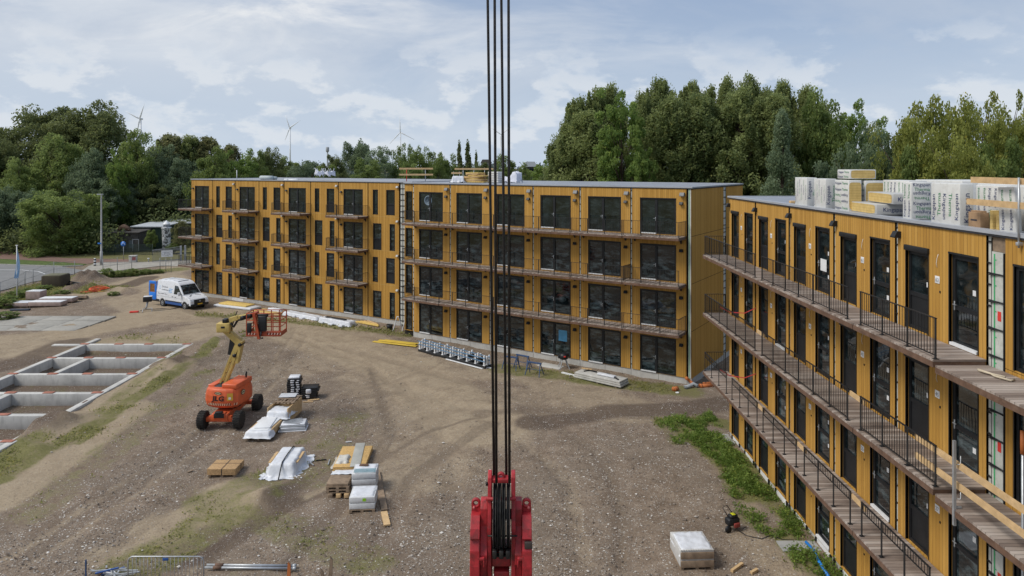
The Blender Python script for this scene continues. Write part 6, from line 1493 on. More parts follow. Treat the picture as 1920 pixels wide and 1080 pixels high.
b = MB(); b.box(-.04,.04,-.05,.05,-.07,0); b.bar((0,.6,-.03),(0,-.6,-.03),.05,.03); tag(b.build('white_gutter_piece', WHITE, loc=(10.9,16.75,wz+.12)), 'white plastic length lying on the middle walkway by the guard boards', 'profile')
ps = thing('scaffold_pole', 'grey scaffold tube with an orange cap at the right edge of the photo', 'scaffold pole', (11.05, 15.0, 0)); b = MB(); b.cyl((0,0,0),(0,0,8.55),.03,10); b.build('tube', STEEL, ps); b = MB(); b.cyl((0,0,8.1),(0,0,8.6),.05,10); b.build('orange_cap', ORANGEP, ps)
# short boards that bridge the gaps between the walkway railings
n_ = 0
for d, z, lab in ((29.1, CZ+ST, 'pale board bridging the railing gap on the lowest walkway, farthest of its row'), (25.0, CZ+ST, 'pale board bridging a railing gap on the lowest walkway, second farthest of its row'), (20.85, CZ+ST, 'pale board bridging the railing gap on the lowest walkway, nearest of its row'),
                  (29.0, CZ+2*ST, 'pale board bridging the far railing gap on the middle walkway'), (20.9, CZ+2*ST, 'pale board bridging the near railing gap on the middle walkway')):
    rail((10.42, d+.45, z+.9), (10.42, d-.42, z+.88), lab, .05, .14)
# barrier tape
TAPE = NT('red_white_tape'); v_ = TAPE.coord('Generated'); s_ = TAPE.new('ShaderNodeSeparateXYZ'); TAPE.link(v_, s_.inputs[0]); TAPE.color(TAPE.mix(TAPE.math('LESS_THAN', TAPE.math('FRACT', TAPE.math('MULTIPLY', TAPE.math('ADD', s_.outputs[0], s_.outputs[1]), 9)), .35), (.45,.04,.04), (.55,.42,.40))); TAPE.rough(.5)
for z, lab in ((CZ+2*ST, 'red and white tape strung across the middle walkway near its far end'), (CZ+ST, 'red and white tape strung across the lowest walkway near its far end')):
    b = MB(); p = [(10.38-11, 34.6-33.5, .85), (10.7-11, 34.1-33.5, .70), (11.2-11, 33.4-33.5, .8), (11.57-11, 32.9-33.5, 1.15)]
    for a_, c_ in zip(p[:-1], p[1:]): b.add([a_, c_, (c_[0],c_[1],c_[2]+.045), (a_[0],a_[1],a_[2]+.045)], [(0,1,2,3)])
    tag(b.build('barrier_tape', TAPE.mat, loc=(11,33.5,z)), lab, 'tape')
b = MB(); b.tube([(0,0,.05),(.12,-.25,.03),(.05,-.5,.04),(.2,-.8,.03),(.35,-.7,.02)], .025, 6); b.tube([(-.05,-.1,.06),(.1,-.35,.04),(.22,-.6,.05)], .025, 6); tag(b.build('rope', M('pale_rope', (.5,.43,.32), .8), loc=(10.95,16.3,CZ+3*ST-.075)), 'pale rope lying on the boards of the top walkway at the right', 'rope')

# far roofs
FZ = TOP+.04
def roofpt(px, py, z): d = (HC-z)*F/(py-HY); return Vector(((px-CX)/F*d, d, z))
def guard(px0, px1, d, zb, zt, lab, rails_, red=True, posts=2):
    x0, x1 = (px0-CX)/F*d, (px1-CX)/F*d; ps = thing('roof_guard_rail', lab, 'guard rail', ((x0+x1)/2, d, zb)); w = (x1-x0)/2
    for k in range(posts):
        x = -w*.55 + (w*1.1)*k/(posts-1); b = MB(); b.cyl((x,0,0), (x,0,zt-zb), .035, 8); b.build('post', RED if (red and k == 0) else STEEL, ps)
    for z in rails_:
        b = MB(); b.box(-w+.02*len(rails_), w, -.07, -.036, z-zb-.08, z-zb+.08); b.build('board', TIMBER, ps)
guard(748, 812, 66, TOP, 14.26, 'timber guard rail with one red post on the joint of the far roofs', (14.19, 13.62))
guard(852, 925, 66, TOP, 14.27, 'timber guard rail behind the yellow boards on the far roof', (14.16,), False, 3)
guard(846, 866, 64.5, TOP, 13.9, 'short low timber guard beside the plastic on the far roof', (13.78,), False)
c = P(893, 338, 59.5); c.z = FZ; ps = thing('board_pile', 'untidy pile of yellow boards on the far roof beside the crane ropes', 'board pile', c, R(-33)); rr = random.Random(21)
for k in range(10):
    b = MB(); z = .03+.085*k; b.bbox(-1.15+rr.uniform(-.35,.3)+.06*k, 1.0+rr.uniform(-.3,.35)-.03*k, -.6, .6, z, z+.075, .01, mat=Matrix.Rotation(R(rr.uniform(-7,7)),4,'Z')); b.build('board', [YELLOWF, OSB, TIMBER][k % 3], ps)
c = P(859, 340, 59.6); c.z = FZ; ps = thing('plastic_heap', 'crumpled clear plastic left of the yellow boards on the far roof', 'plastic', c); b = MB(); v_, f_ = crumple(.9, .8, .55, .4, 81, .5, 20, .22); b.add(v_, f_, 0, True); b.build('plastic_sheet', FOIL, ps)
c = P(930, 340, 59.5); c.z = FZ; ps = thing('insulation_stack', 'white insulation stack behind the crane ropes on the far roof', 'stack', c, R(-33))
for k in range(5): b = MB(); b.bbox(-.5, .55, -.5, .5, k*.19, k*.19+.175, .03); b.build('insulation_board', PACKW, ps)
c = P(962, 340, 59.0); c.z = FZ; ps = thing('torn_bag', 'torn white bag with raised corners on the far roof, right of the crane ropes', 'bag', c, R(-33))
b = MB(); v_, f_ = crumple(1.2, .8, .5, .25, 83, .35, 22, .25); b.add([(x,y,z*(1+.8*max(0,math.sin(x*3+.5)))) for x,y,z in v_], f_, 0, True); b.build('bag_cloth', M('white_woven_cloth', (.60,.62,.70), .6, .1, 3, .3), ps)
for px_, lab, s in ((599, 'left white big bag on the far roof', 1.0), (618, 'right white big bag on the far roof', 1.05)):
    c = P(px_, 336, 71.5); c.z = ATOP+.03; ps = thing('big_bag', lab, 'big bag', c, R(-30+px_), 'white big bags')
    b = MB(); v_, f_ = crumple(.85, .85, .85, .16, int(px_), .35, 22, .3)
    b.add([(x*(1+.12*math.sin(z*5+px_)), y*(1+.12*math.cos(z*4)), z*(1+.28*max(0, mn.noise(Vector((x*2.5, y*2.5, px_)))))) for x, y, z in v_], f_, 0, True); b.build('bag_cloth', bpy.data.materials['white_woven_cloth'], ps)
    for a_ in range(4): b = MB(); q = R(45+90*a_); b.tube([(.4*math.cos(q-.3),.4*math.sin(q-.3),.85),(.46*math.cos(q),.46*math.sin(q),1.22),(.4*math.cos(q+.3),.4*math.sin(q+.3),.85)], .03, 5); b.build('loop', bpy.data.materials['white_woven_cloth'], ps)
c = P(500, 336, 74); c.z = ATOP+.03; ps = thing('grey_roll', 'pale grey roll of membrane on the far roof left of the big bags', 'roll', c, R(-30)); b = MB(); b.tube([(-.9,0,.22),(.9,0,.22)], .22, 14); b.build('roll', M('pale_membrane_roll', (.42,.47,.48), .5), ps); b = MB(); b.tube([(-.75,.4,.18),(1.0,.4,.18)], .18, 14); b.build('second_roll', bpy.data.materials['pale_membrane_roll'], ps)
c = P(444, 336, 77); b = MB(); b.cyl((0,0,-.1),(0,0,1.05),.04,8); tag(b.build('roof_pipe', WHITE, loc=(c.x,c.y,ATOP)), 'thin white pipe sticking up from the far roof at the left', 'pipe')
c = P(546, 340, 71.5); ps = thing('foil_scrap', 'low scrap of white foil on the far roof edge', 'foil', (c.x,c.y,ATOP+.03)); b = MB(); v_, f_ = crumple(1.3,.6,.16,.2,88,.5,14,.12); b.add(v_, f_, 0, True); b.build('foil', FOIL, ps)
# ------------------------------------------------------------------ trees
def leaf_mesh(name, C, S, tint, mat, rng, bias=.55):
    """small rhombic leaves at C (n,3), size S (n), tint (n,2)"""
    n = len(C)
    nrm = rng.normal(size=(n,3)); nrm[:,2] += bias; nrm /= np.linalg.norm(nrm, axis=1)[:,None]
    t1 = np.cross(nrm, rng.normal(size=(n,3))); t1 /= np.linalg.norm(t1, axis=1)[:,None]; t2 = np.cross(nrm, t1)
    a = t1*S[:,None]; b_ = t2*(S*.55)[:,None]
    V = np.stack([C+a, C+b_, C-a, C-b_], 1).reshape(-1,3)
    me = bpy.data.meshes.new(name); me.vertices.add(4*n); me.vertices.foreach_set('co', V.astype(np.float32).ravel())
    me.loops.add(4*n); me.loops.foreach_set('vertex_index', np.arange(4*n, dtype=np.int32))
    me.polygons.add(n); me.polygons.foreach_set('loop_start', np.arange(0, 4*n, 4, dtype=np.int32)); me.polygons.foreach_set('loop_total', np.full(n, 4, dtype=np.int32))
    me.update(calc_edges=True)
    ca = me.color_attributes.new('tint', 'FLOAT_COLOR', 'POINT')
    col = np.zeros((4*n, 4), np.float32); col[:,0] = np.repeat(tint[:,0], 4); col[:,1] = np.repeat(tint[:,1], 4); col[:,3] = 1
    ca.data.foreach_set('color', col.ravel()); me.materials.append(mat); return me
LEAF = {
 'alder': leaf_mat('leaf_alder', (0.07, 0.105, 0.038), (0.32, 0.365, 0.14)),
 'ash': leaf_mat('leaf_ash', (0.07, 0.13, 0.028), (0.29, 0.38, 0.105)),
 'lime': leaf_mat('leaf_lime', (0.085, 0.11, 0.022), (0.35, 0.37, 0.095)),
 'silver': leaf_mat('leaf_silver', (0.06, 0.1, 0.045), (0.28, 0.35, 0.21)),
 'oak': leaf_mat('leaf_oak', (0.055, 0.082, 0.034), (0.225, 0.255, 0.1)),
 'blue': leaf_mat('leaf_bluegreen', (0.062, 0.1, 0.058), (0.225, 0.285, 0.165)),
 'green': leaf_mat('leaf_green', (0.068, 0.11, 0.03), (0.275, 0.34, 0.11)),
 'brown': leaf_mat('leaf_brownish', (0.075, 0.085, 0.038), (0.27, 0.275, 0.125)),
}
def make_tree(kind, H0, W0, leafn, s, seed, mat, base=.10):
    rng = np.random.default_rng(seed); cl = []
    if kind == 'tall':        # egg-shaped crown with upright feathery shoots at the top
        prof = lambda f: min(1, .55+1.3*f)*max(.03, 1-f**2.6)**.55
        ph = rng.uniform(0, 6, size=4)
        for k in range(230):
            f = rng.uniform(0, 1)**.85; q = rng.uniform(0, 2*PI); lob = 1+.16*math.sin(3*q+ph[0]+4*f)+.10*math.sin(5*q+ph[1]-7*f)
            u = W0*.47*prof(f)*lob*rng.uniform(.12,1)**.42
            cl.append((u*math.cos(q), u*math.sin(q), H0*(base+(.93-base)*f), W0*rng.uniform(.05,.085), 1.35))
        for k in range(26):
            q = rng.uniform(0, 2*PI); f = rng.uniform(.62, .93); u = W0*.45*prof(f)*math.sqrt(rng.uniform(0,1)); z = H0*(base+(.93-base)*f)
            for j in range(4): cl.append((u*math.cos(q)*(1+.03*j), u*math.sin(q)*(1+.03*j), z+H0*.020*j, W0*.045*(1-.2*j)+.05, 2.0))
    elif kind == 'broad':
        for k in range(170):
            v = rng.normal(size=3); v /= np.linalg.norm(v); rad = rng.uniform(.55,1.0)**.6*(1+.16*math.sin(3*math.atan2(v[1],v[0])+seed)+.12*math.sin(5*v[2]+seed))
            z = H0*((.55+.44*v[2]*rad) if base > .05 else (.46+.53*v[2]*rad))
            if z < H0*base: continue
            wz = 1.0 if v[2] > 0 else .95
            cl.append((W0*.47*v[0]*rad*wz, W0*.47*v[1]*rad*wz, z, W0*rng.uniform(.055,.10), .8))
    elif kind == 'cone':
        for k in range(130):
            f = rng.uniform(0,1)**.8; z = H0*(base+(1-base)*f); r = W0*.48*(1-f)**.75*(1+.2*rng.normal()*.5); q = rng.uniform(0,2*PI); u = r*math.sqrt(rng.uniform(.2,1))
            cl.append((u*math.cos(q), u*math.sin(q), z, W0*.07+.12, 1.5))
    elif kind == 'loose':     # open crown, arching branches carrying leaf tufts
        for k in range(34):
            q = rng.uniform(0,2*PI); el = rng.uniform(.25,1.35); L_ = rng.uniform(.6,1.0)
            for j in range(6):
                f = .35+.65*j/5; x = math.cos(el)*L_*f; z = math.sin(el)*L_*f-.12*f*f*math.cos(el)
                cl.append((W0*.56*x*math.cos(q)+rng.normal()*.15, W0*.56*x*math.sin(q)+rng.normal()*.15, H0*(.22+.78*z)+rng.normal()*.2, W0*rng.uniform(.03,.06)+.05, .75))
    elif kind == 'column':
        for k in range(70):
            f = rng.uniform(0,1); z = H0*(base+(1-base)*f); r = W0*.42*min(1, (1-f)*2.4)*min(1,.5+f*3); q = rng.uniform(0,2*PI); u = r*math.sqrt(rng.uniform(.05,1))
            cl.append((u*math.cos(q), u*math.sin(q), z, W0*.14, 2.2))
    cl = np.array(cl); m = max(8, leafn//len(cl)); n = len(cl)*m
    d = rng.normal(size=(n,3)); d /= np.linalg.norm(d, axis=1)[:,None]; u = rng.uniform(.15,1,size=n)**.5
    rc = np.repeat(cl[:,3], m); el = np.repeat(cl[:,4], m)
    Cc = np.repeat(cl[:,:3], m, 0) + d*u[:,None]*rc[:,None]*np.stack([np.ones(n), np.ones(n), el], 1)*1.25
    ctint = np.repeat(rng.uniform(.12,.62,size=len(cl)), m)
    t0 = ctint + .16*d[:,2] + rng.normal(size=n)*.09 + .14*(Cc[:,2]/H0-.5)  # shading painted into the tint: clump tops and higher leaves lighter
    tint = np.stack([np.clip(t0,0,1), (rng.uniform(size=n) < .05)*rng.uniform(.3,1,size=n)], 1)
    Cc[:,2] = np.maximum(Cc[:,2], .15)
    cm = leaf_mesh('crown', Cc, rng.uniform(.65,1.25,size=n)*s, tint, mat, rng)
    b = MB(); tr = .012*H0+.06
    b.tube([(0,0,-.2),(.05,.02,H0*.2),(-.05,.05,H0*.45),(.0,.0,H0*.72)], [tr*1.3,tr,tr*.7,tr*.25], 8)
    pick = rng.choice(len(cl), size=min(len(cl), 22), replace=False)
    for i in pick:
        x, y, z = cl[i,:3]; z0 = max(H0*.12, z-(.5*math.hypot(x,y)+H0*.16)); z0 = min(z0, H0*.66)
        b.tube([(0,0,z0),(x*.5,y*.5,z0+(z-z0)*.62),(x,y,z)], [tr*.42,tr*.25,.02], 5)
    r = bpy.data.objects.new('tree', None)
    c = bpy.data.objects.new('crown', cm); t_ = b.build('trunk', BARK); tm = t_.data; bpy.data.objects.remove(t_)
    return (cm, tm, H0, W0)
T = {}
def tpl(key, kind, H0, W0, n, s, mats, seeds=(1,2)):
    T[key] = [make_tree(kind, H0, W0, n, s, 100*i+len(T)*7+3, LEAF[mats[i % len(mats)]]) for i in range(len(seeds))]
tpl('alder', 'tall', 24, 10.5, 32000, .185, ['alder'], (1,2,3))
tpl('ash', 'broad', 20, 8, 19000, .20, ['ash'], (1,))
tpl('lime', 'loose', 15, 11, 17000, .15, ['lime'], (1,2))
tpl('limeb', 'broad', 15, 11, 20000, .17, ['lime'], (1,2))
tpl('silver', 'cone', 17, 7, 14000, .15, ['silver'], (1,))
tpl('willow', 'broad', 16, 9, 16000, .17, ['silver'], (1,))
tpl('oak', 'broad', 24, 17, 32000, .26, ['oak'], (1,2))
tpl('blue', 'broad', 15, 11, 20000, .21, ['blue'], (1,2))
tpl('green', 'broad', 16, 11, 21000, .21, ['green'], (1,2))
tpl('yellow', 'broad', 14, 10, 18000, .20, ['ash'], (1,))
tpl('brown', 'tall', 20, 9, 17000, .18, ['brown'], (1,))
tpl('bush', 'broad', 12, 12, 22000, .21, ['green', 'blue'], (1,2)); T['bush'] = [make_tree('broad', 12, 12, 22000, .21, 400+i, LEAF[m_], .01) for i, m_ in enumerate(('green', 'green', 'blue'))]
tpl('poplar', 'column', 18, 3.2, 4000, .30, ['oak'], (1,))
NAMES = {'alder':'alder_tree','ash':'ash_tree','lime':'maple_tree','limeb':'maple_tree','silver':'poplar_tree','willow':'willow_tree','oak':'oak_tree','blue':'broadleaf_tree','green':'broadleaf_tree','yellow':'broadleaf_tree','brown':'alder_tree','poplar':'column_poplar', 'bush':'bush_tree'}
rnd = random.Random(77)
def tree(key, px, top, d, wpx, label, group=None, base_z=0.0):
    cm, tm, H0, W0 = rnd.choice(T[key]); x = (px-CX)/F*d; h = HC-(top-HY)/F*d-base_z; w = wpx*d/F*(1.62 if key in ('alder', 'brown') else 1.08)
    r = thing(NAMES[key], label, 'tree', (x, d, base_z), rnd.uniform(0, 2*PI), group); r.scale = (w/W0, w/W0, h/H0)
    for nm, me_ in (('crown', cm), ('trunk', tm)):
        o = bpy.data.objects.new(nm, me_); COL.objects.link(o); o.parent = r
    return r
# the wood behind the road on the left
LW = 'trees of the wood on the left'
tree('oak', 78, 194, 152, 150, 'huge dark round tree at the left of the wood, its left half', LW)
tree('oak', 180, 190, 150, 150, 'huge dark round tree at the left of the wood, its right half against the turbine', LW)
tree('oak', 130, 205, 147, 130, 'huge dark tree filling the middle of the round crown mass on the left', LW)
tree('green', 108, 256, 134, 95, 'mid-green rounded tree in front of the huge dark crown', LW)
tree('blue', 172, 282, 131, 78, 'blue-green tree just right of the mid-green rounded tree', LW)
tree('oak', 10, 262, 140, 90, 'dark tree cut by the left edge of the photo, tallest there', LW)
tree('green', 40, 305, 128, 80, 'green tree at the left edge above the front bushes', LW)
tree('green', 262, 250, 136, 85, 'light green tree below the leftmost wind turbine', LW)
tree('yellow', 222, 290, 130, 55, 'small yellow-green tree left of the light green one', LW)
tree('brown', 318, 243, 146, 70, 'feathery brown-green tree, left of the pair on the skyline right of the turbine', LW)
tree('alder', 352, 246, 148, 62, 'feathery green tree in the middle of the skyline right of the turbine', LW)
tree('brown', 388, 248, 150, 62, 'feathery brown-green tree, right of the pair on the skyline', LW)
tree('blue', 300, 275, 140, 85, 'dark blue-green tree in front of the feathery skyline trees', LW)
tree('blue', 345, 300, 138, 85, 'dark tree directly above the pale shed roofs', LW)
tree('green', 400, 285, 131, 75, 'dull green tree behind the left end of the far roof', LW)
tree('brown', 432, 264, 165, 50, 'brownish tree rising behind the left end of the far roof', LW)
tree('yellow', 446, 288, 150, 75, 'bright yellow-green tree above the white pipe on the far roof', LW)
tree('blue', 240, 318, 133, 80, 'dark tree behind the street lamp head', LW)
tree('oak', 285, 335, 134, 80, 'dark low tree right behind the flat-roofed shed', LW)
tree('blue', 190, 335, 128, 75, 'dark tree left of the street lamp', LW)
tree('bush', 62, 352, 121, 85, 'dark green bush-like tree second in from the left edge', LW)
tree('bush', 8, 345, 120, 80, 'dark bush-like tree at the very left edge', LW)
tree('bush', 112, 357, 115, 128, 'large rounded green bush-tree standing nearest the cycle path', LW)
tree('bush', 158, 385, 117, 70, 'smaller green bush-tree right of the one nearest the cycle path', LW)
tree('oak', 330, 322, 140, 90, 'very dark tree between the silo and the far block', LW)
tree('oak', -40, 250, 140, 130, 'dark tree outside the left edge of the photo', LW)
tree('brown', 340, 412, 116, 26, 'thin bare brownish bush beside the silo', LW)
tree('green', 283, 432, 117.5, 22, 'small light green bush between the shed and the silo', LW)
tree('green', 325, 457, 115, 26, 'small green bush in front of the silo foot', LW)
# far trees seen over the roofs
FT = 'far trees over the roofs'
for i, (key, px, top, d, w, lab) in enumerate([('oak',505,277,215,60,'dark far tree right of the yellow-green tree over the roof'), ('green',478,285,200,50,'green far tree close right of the yellow-green tree'), ('green',540,298,230,55,'low green far tree below the second turbine'), ('blue',585,300,235,60,'low far tree left of the thin mast'),
  ('oak',628,287,190,44,'dark round far tree right of the thin mast'), ('bush',672,258,205,62,'tall pale green far tree, highest over the middle of the roof'), ('willow',712,272,185,62,'silvery far tree right of the tall pale green one'), ('bush',752,282,190,50,'green far tree below the third turbine'), ('bush',788,276,200,56,'far tree with several tips left of the thin poplars'),
  ('bush',830,288,195,52,'round green far tree left of the thin poplars'), ('poplar',861,268,230,13,'left of three thin far poplars'), ('poplar',877,267,230,15,'middle of three thin far poplars, the widest'), ('poplar',893,286,235,10,'right and smallest of three thin far poplars'), ('green',945,293,190,52,'far tree behind the right-hand crane rope'),
  ('oak',905,302,220,50,'low dark far tree behind the left crane ropes'), ('green',985,312,160,40,'low far bush left of the tall right-hand row'), ('ash',1020,300,150,50,'light green bush at the foot of the tall right-hand row'), ('green',690,300,170,70,'low green tree in front of the silvery one over the roof'), ('green',610,312,170,60,'low tree behind the big bags'), ('green',770,308,165,60,'low green tree behind the timber guard rail'), ('blue',560,310,180,60,'low blue-green tree left of the big bags')]):
    tree(key, px, top, d, w, lab, FT)
# the tall row behind the blocks
RW = 'tall row of trees behind the blocks'
for key, px, top, d, w, lab in [('alder',1056,236,97,66,'outermost tree at the left end of the tall row, sloping away'), ('alder',1085,168,96,62,'feathery tree just inside the left end of the tall row'), ('alder',1118,150,97,60,'feathery tree left of the bright green rounded tree'), ('alder',1146,143,99,62,'feathery tree directly behind the bright green rounded tree'),
  ('ash',1166,168,86,95,'bright green rounded tree in front of the tall row'), ('ash',1200,260,84,60,'small bright green tree at the right foot of the rounded one'), ('alder',1205,158,94,54,'dark feathery tree right of the bright green rounded one'), ('alder',1237,131,97,66,'pointed feathery tree, first peak right of the bright green one'), ('alder',1262,160,93,48,'shorter feathery tree between the first two peaks'), ('alder',1296,137,97,54,'narrow feathery tree forming the second peak'),
  ('alder',1330,150,98,60,'feathery tree left of the highest peaks'), ('alder',1366,131,96,64,'feathery tree, left of the two highest peaks'), ('alder',1404,129,97,66,'feathery tree, right of the two highest peaks'), ('alder',1440,150,95,54,'feathery tree right of the highest peaks'), ('alder',1466,135,98,54,'pointed feathery tree with a thin tip in the right half of the row'),
  ('alder',1512,146,96,56,'last tall feathery tree with a pointed tip before the row drops'), ('alder',1540,176,95,44,'shoulder tree where the tall row drops'), ('green',1545,186,90,110,'green rounded tree under the shoulder of the row'), ('ash',1602,190,93,64,'dark rounded tree right of where the row drops'), ('green',1575,230,88,60,'green tree below the dark rounded one'), ('ash',1645,222,92,60,'tree in the dip of the skyline behind the silvery trees'), ('alder',1312,160,90,90,'slightly lower tree in front of the highest peaks, left'), ('alder',1386,152,90,100,'slightly lower tree in front of the highest peaks, right'), ('alder',1258,168,90,90,'slightly lower tree in front of the first peak'), ('alder',1100,195,92,95,'lower feathery tree in front of the left end of the tall row'), ('alder',1452,160,89,90,'slightly lower tree just left of the pale cone-shaped tree')]:
    tree(key, px, top, d, w, lab, RW)
tree('silver', 1466, 222, 70, 98, 'pale silver-green cone-shaped poplar in front of the tall row')
tree('willow', 1640, 222, 72, 80, 'silvery willow in the dip of the skyline', 'silvery trees'); tree('willow', 1590, 262, 68, 62, 'lower silvery willow left of the taller one', 'silvery trees')
YG = 'yellow-green trees behind the near roof'
for key, px, top, d, w, lab in [('limeb',1700,220,60,115,'yellow-green tree at the left of the yellow-green group'), ('limeb',1752,182,62,130,'tall yellow-green tree left of the open crown'), ('lime',1835,164,60,140,'open yellow-green tree with bare looking arms against the sky'), ('lime',1888,160,63,100,'open tree with the highest thin twigs near the right edge'), ('limeb',1925,190,60,120,'yellow-green tree cut by the right edge of the photo'), ('limeb',1795,240,56,120,'lower yellow-green tree in front of the group'), ('green',1720,285,58,90,'low green tree above the insulation packs, left'), ('green',1870,270,57,110,'low green tree above the insulation packs, right'), ('oak',1640,300,62,90,'low dark tree behind the cut foam packs'), ('lime',1980,180,62,120,'yellow-green tree just outside the right edge'), ('blue',1560,300,74,90,'dark low tree above the first insulation packs'), ('limeb',1815,195,66,130,'yellow-green tree at the back of the group, under the open crown'), ('oak',1900,240,70,150,'dark tree filling the back at the right edge'), ('oak',1690,255,72,110,'dark tree filling the back behind the tall yellow-green one')]:
    tree(key, px, top, d, w, lab, YG)

# ------------------------------------------------------------------ stuff nobody could count
rng = np.random.default_rng(5)
def stuff(name, me_, label, cat): o = bpy.data.objects.new(name, me_); COL.objects.link(o); tag(o, label, cat); o['kind'] = 'stuff'; return o
def wood_band(segs, name, label, n, s, mat, clump):
    Cs = []; tt = []
    for (x0, y0, x1, y1, dep, h) in segs:
        m = int(n*math.hypot(x1-x0, y1-y0)/sum(math.hypot(q[2]-q[0], q[3]-q[1]) for q in segs)); k = max(3, m//40); f = rng.uniform(size=k); cx = x0+(x1-x0)*f; cy = y0+(y1-y0)*f + rng.uniform(0, dep, size=k); hh = h*(.6+.4*np.sin(f*37+cx*.05)**2)*rng.uniform(.6,1,size=k)
        cz = hh*rng.uniform(.1,1,size=k)**.6; c_ = np.stack([cx,cy,cz],1); c_ = np.repeat(c_, 40, 0) + rng.normal(size=(k*40,3))*clump; Cs.append(c_); tt.append(np.repeat(rng.uniform(.1,.6,size=k), 40)+rng.normal(size=k*40)*.1)
    C = np.concatenate(Cs); C[:,2] = np.maximum(C[:,2], .2); t_ = np.clip(np.concatenate(tt),0,1); tint = np.stack([t_, np.zeros(len(t_))], 1)
    return stuff(name, leaf_mesh(name, C, rng.uniform(.6,1.3,size=len(C))*s, tint, mat, rng), label, 'woodland')
HAZY = leaf_mat('leaf_far_hazy', (.055,.075,.062), (.14,.17,.13), .1)  # distance haze is mixed into these leaf colours
wood_band([(-500,430,500,430,120,15), (-900,800,900,800,200,24), (-420,300,-60,330,60,13), (-200,240,40,260,40,10)], 'far_woods', 'hazy band of far-off woods along the whole horizon', 60000, 1.5, HAZY, np.array([4,4,2.2]))
wood_band([(-130,114,-66,113,5,4.5), (-125,128,-58,128,16,6), (-70,127,-45,127,6,7),  (-150,150,-40,155,8,12), (10,92,52,92,8,8), (38,62,70,60,8,6), (14,84,50,78,5,5), (-22,140,14,140,20,6)], 'undergrowth', 'dark undergrowth filling the foot of the woods', 62000, .28, LEAF['oak'], np.array([1.1,1.1,.8]))
# weeds and grass where the ground is painted green
GL = leaf_mat('leaf_weeds', (.06,.11,.018), (.30,.40,.095)); GB = leaf_mat('grass_blades', (.11,.125,.035), (.34,.34,.13))
def sample(n, x0, x1, y0, y1, power=1.5, cut=.35):
    x = rng.uniform(x0,x1,size=n); y = rng.uniform(y0,y1,size=n); j = np.clip(np.searchsorted(gx,x)-1,0,NXg-2); i = np.clip(np.searchsorted(gy,y)-1,0,NYg-2)
    g = grass[i,j]; keep = rng.uniform(size=n) < np.clip((g-cut)/(1-cut),0,1)**power
    x, y, i, j = x[keep], y[keep], i[keep], j[keep]; return x, y, H[i,j]
x, y, z = sample(11000, 4.5, 11.5, 22.5, 41, 1.6, .2)
nz = np.array([mn.noise(Vector((a*.9, b_*.9, 7))) + .6*mn.noise(Vector((a*2.7, b_*2.7, 3))) for a, b_ in zip(x, y)]); k = nz > -.06; x, y, z, nz = x[k], y[k], z[k], nz[k]
m = 16; n = len(x); hh = np.repeat(.08+.34*np.clip(nz+.25,0,1)*rng.uniform(.5,1.5,size=n), m); C = np.stack([np.repeat(x,m)+rng.normal(size=n*m)*.09, np.repeat(y,m)+rng.normal(size=n*m)*.09, np.repeat(z,m)+hh*rng.uniform(.1,1,size=n*m)], 1)
tint = np.stack([np.clip(np.repeat(rng.uniform(.15,.65,size=n),m)+rng.normal(size=n*m)*.1+.5*(C[:,2]-.2),0,1), (rng.uniform(size=n*m) < .06)*.8], 1)
stuff('weeds', leaf_mesh('weeds', C, rng.uniform(.5,1.2,size=n*m)*.055, tint, GL, rng, .9), 'lush green weeds growing along the foot of the right-hand block', 'weeds')
def blades(name, label, x, y, z, m, h, s, mat, spread):
    n = len(x); C = np.stack([np.repeat(x,m)+rng.normal(size=n*m)*spread, np.repeat(y,m)+rng.normal(size=n*m)*spread, np.repeat(z,m)+h*.5*rng.uniform(.3,1.2,size=n*m)], 1)
    tint = np.stack([np.clip(np.repeat(rng.uniform(.1,.7,size=n),m)+rng.normal(size=n*m)*.12,0,1), (rng.uniform(size=n*m)<.15)*.9], 1)
    return stuff(name, leaf_mesh(name, C, rng.uniform(.5,1.3,size=n*m)*s, tint, mat, rng, .2), label, 'grass')
x, y, z = sample(42000, -48, 11.4, 23, 58, 2.0, .3)
nz = np.array([mn.noise(Vector((a*.5, b_*.5, 17))) + .5*mn.noise(Vector((a*1.9, b_*1.9, 5))) for a, b_ in zip(x, y)]); k = (nz > .05) & ~((x > -34.1) & (x < -26.1) & (y < 55.6)); x, y, z = x[k], y[k], z[k]
blades('grass', 'thin patchy grass on the yard beside the pit and the blocks', x, y, z, 7, .13, .055, GB, .16)
x, y, z = sample(30000, -66, 0, 58, 96, 1.5, .3); k = y < 84; k2 = rng.uniform(size=len(x)) < .8; x, y, z = x[k2], y[k2], z[k2]
blades('rough_grass', 'rough grass and weeds along the road and the far block', x, y, z, 6, .28, .10, GB, .3)
# loose stones lying on the gravel
n = 26000; x = rng.uniform(-30, 10.5, size=n); y = 24+rng.uniform(0,1,size=n)**1.5*34; j = np.clip(np.searchsorted(gx,x)-1,0,NXg-2); i = np.clip(np.searchsorted(gy,y)-1,0,NYg-2)
keep = (rng.uniform(size=n) < np.clip(stone[i,j]*1.0-.7*sand[i,j]-.8*grass[i,j], .05, 1)) & ~((x < -25.6) & (y < 56.5)) & ~((x > -14.6) & (x < -5) & (y < 37) & (y > 28)); x, y, i, j = x[keep], y[keep], i[keep], j[keep]; n = len(x)
oc = np.array([(1,0,0),(-1,0,0),(0,1,0),(0,-1,0),(0,0,1),(0,0,-.6)], float); sz = rng.lognormal(-3.55, .38, size=n)
V = (np.stack([x, y, H[i,j]+sz*.35], 1)[:,None,:] + (oc[None]*rng.uniform(.55,1.25,size=(n,6,1))+rng.normal(size=(n,6,3))*.12)*sz[:,None,None]*np.array([1.1,1,.7])).reshape(-1,3)
Fc = np.array([(0,2,4),(2,1,4),(1,3,4),(3,0,4),(2,0,5),(1,2,5),(3,1,5),(0,3,5)])
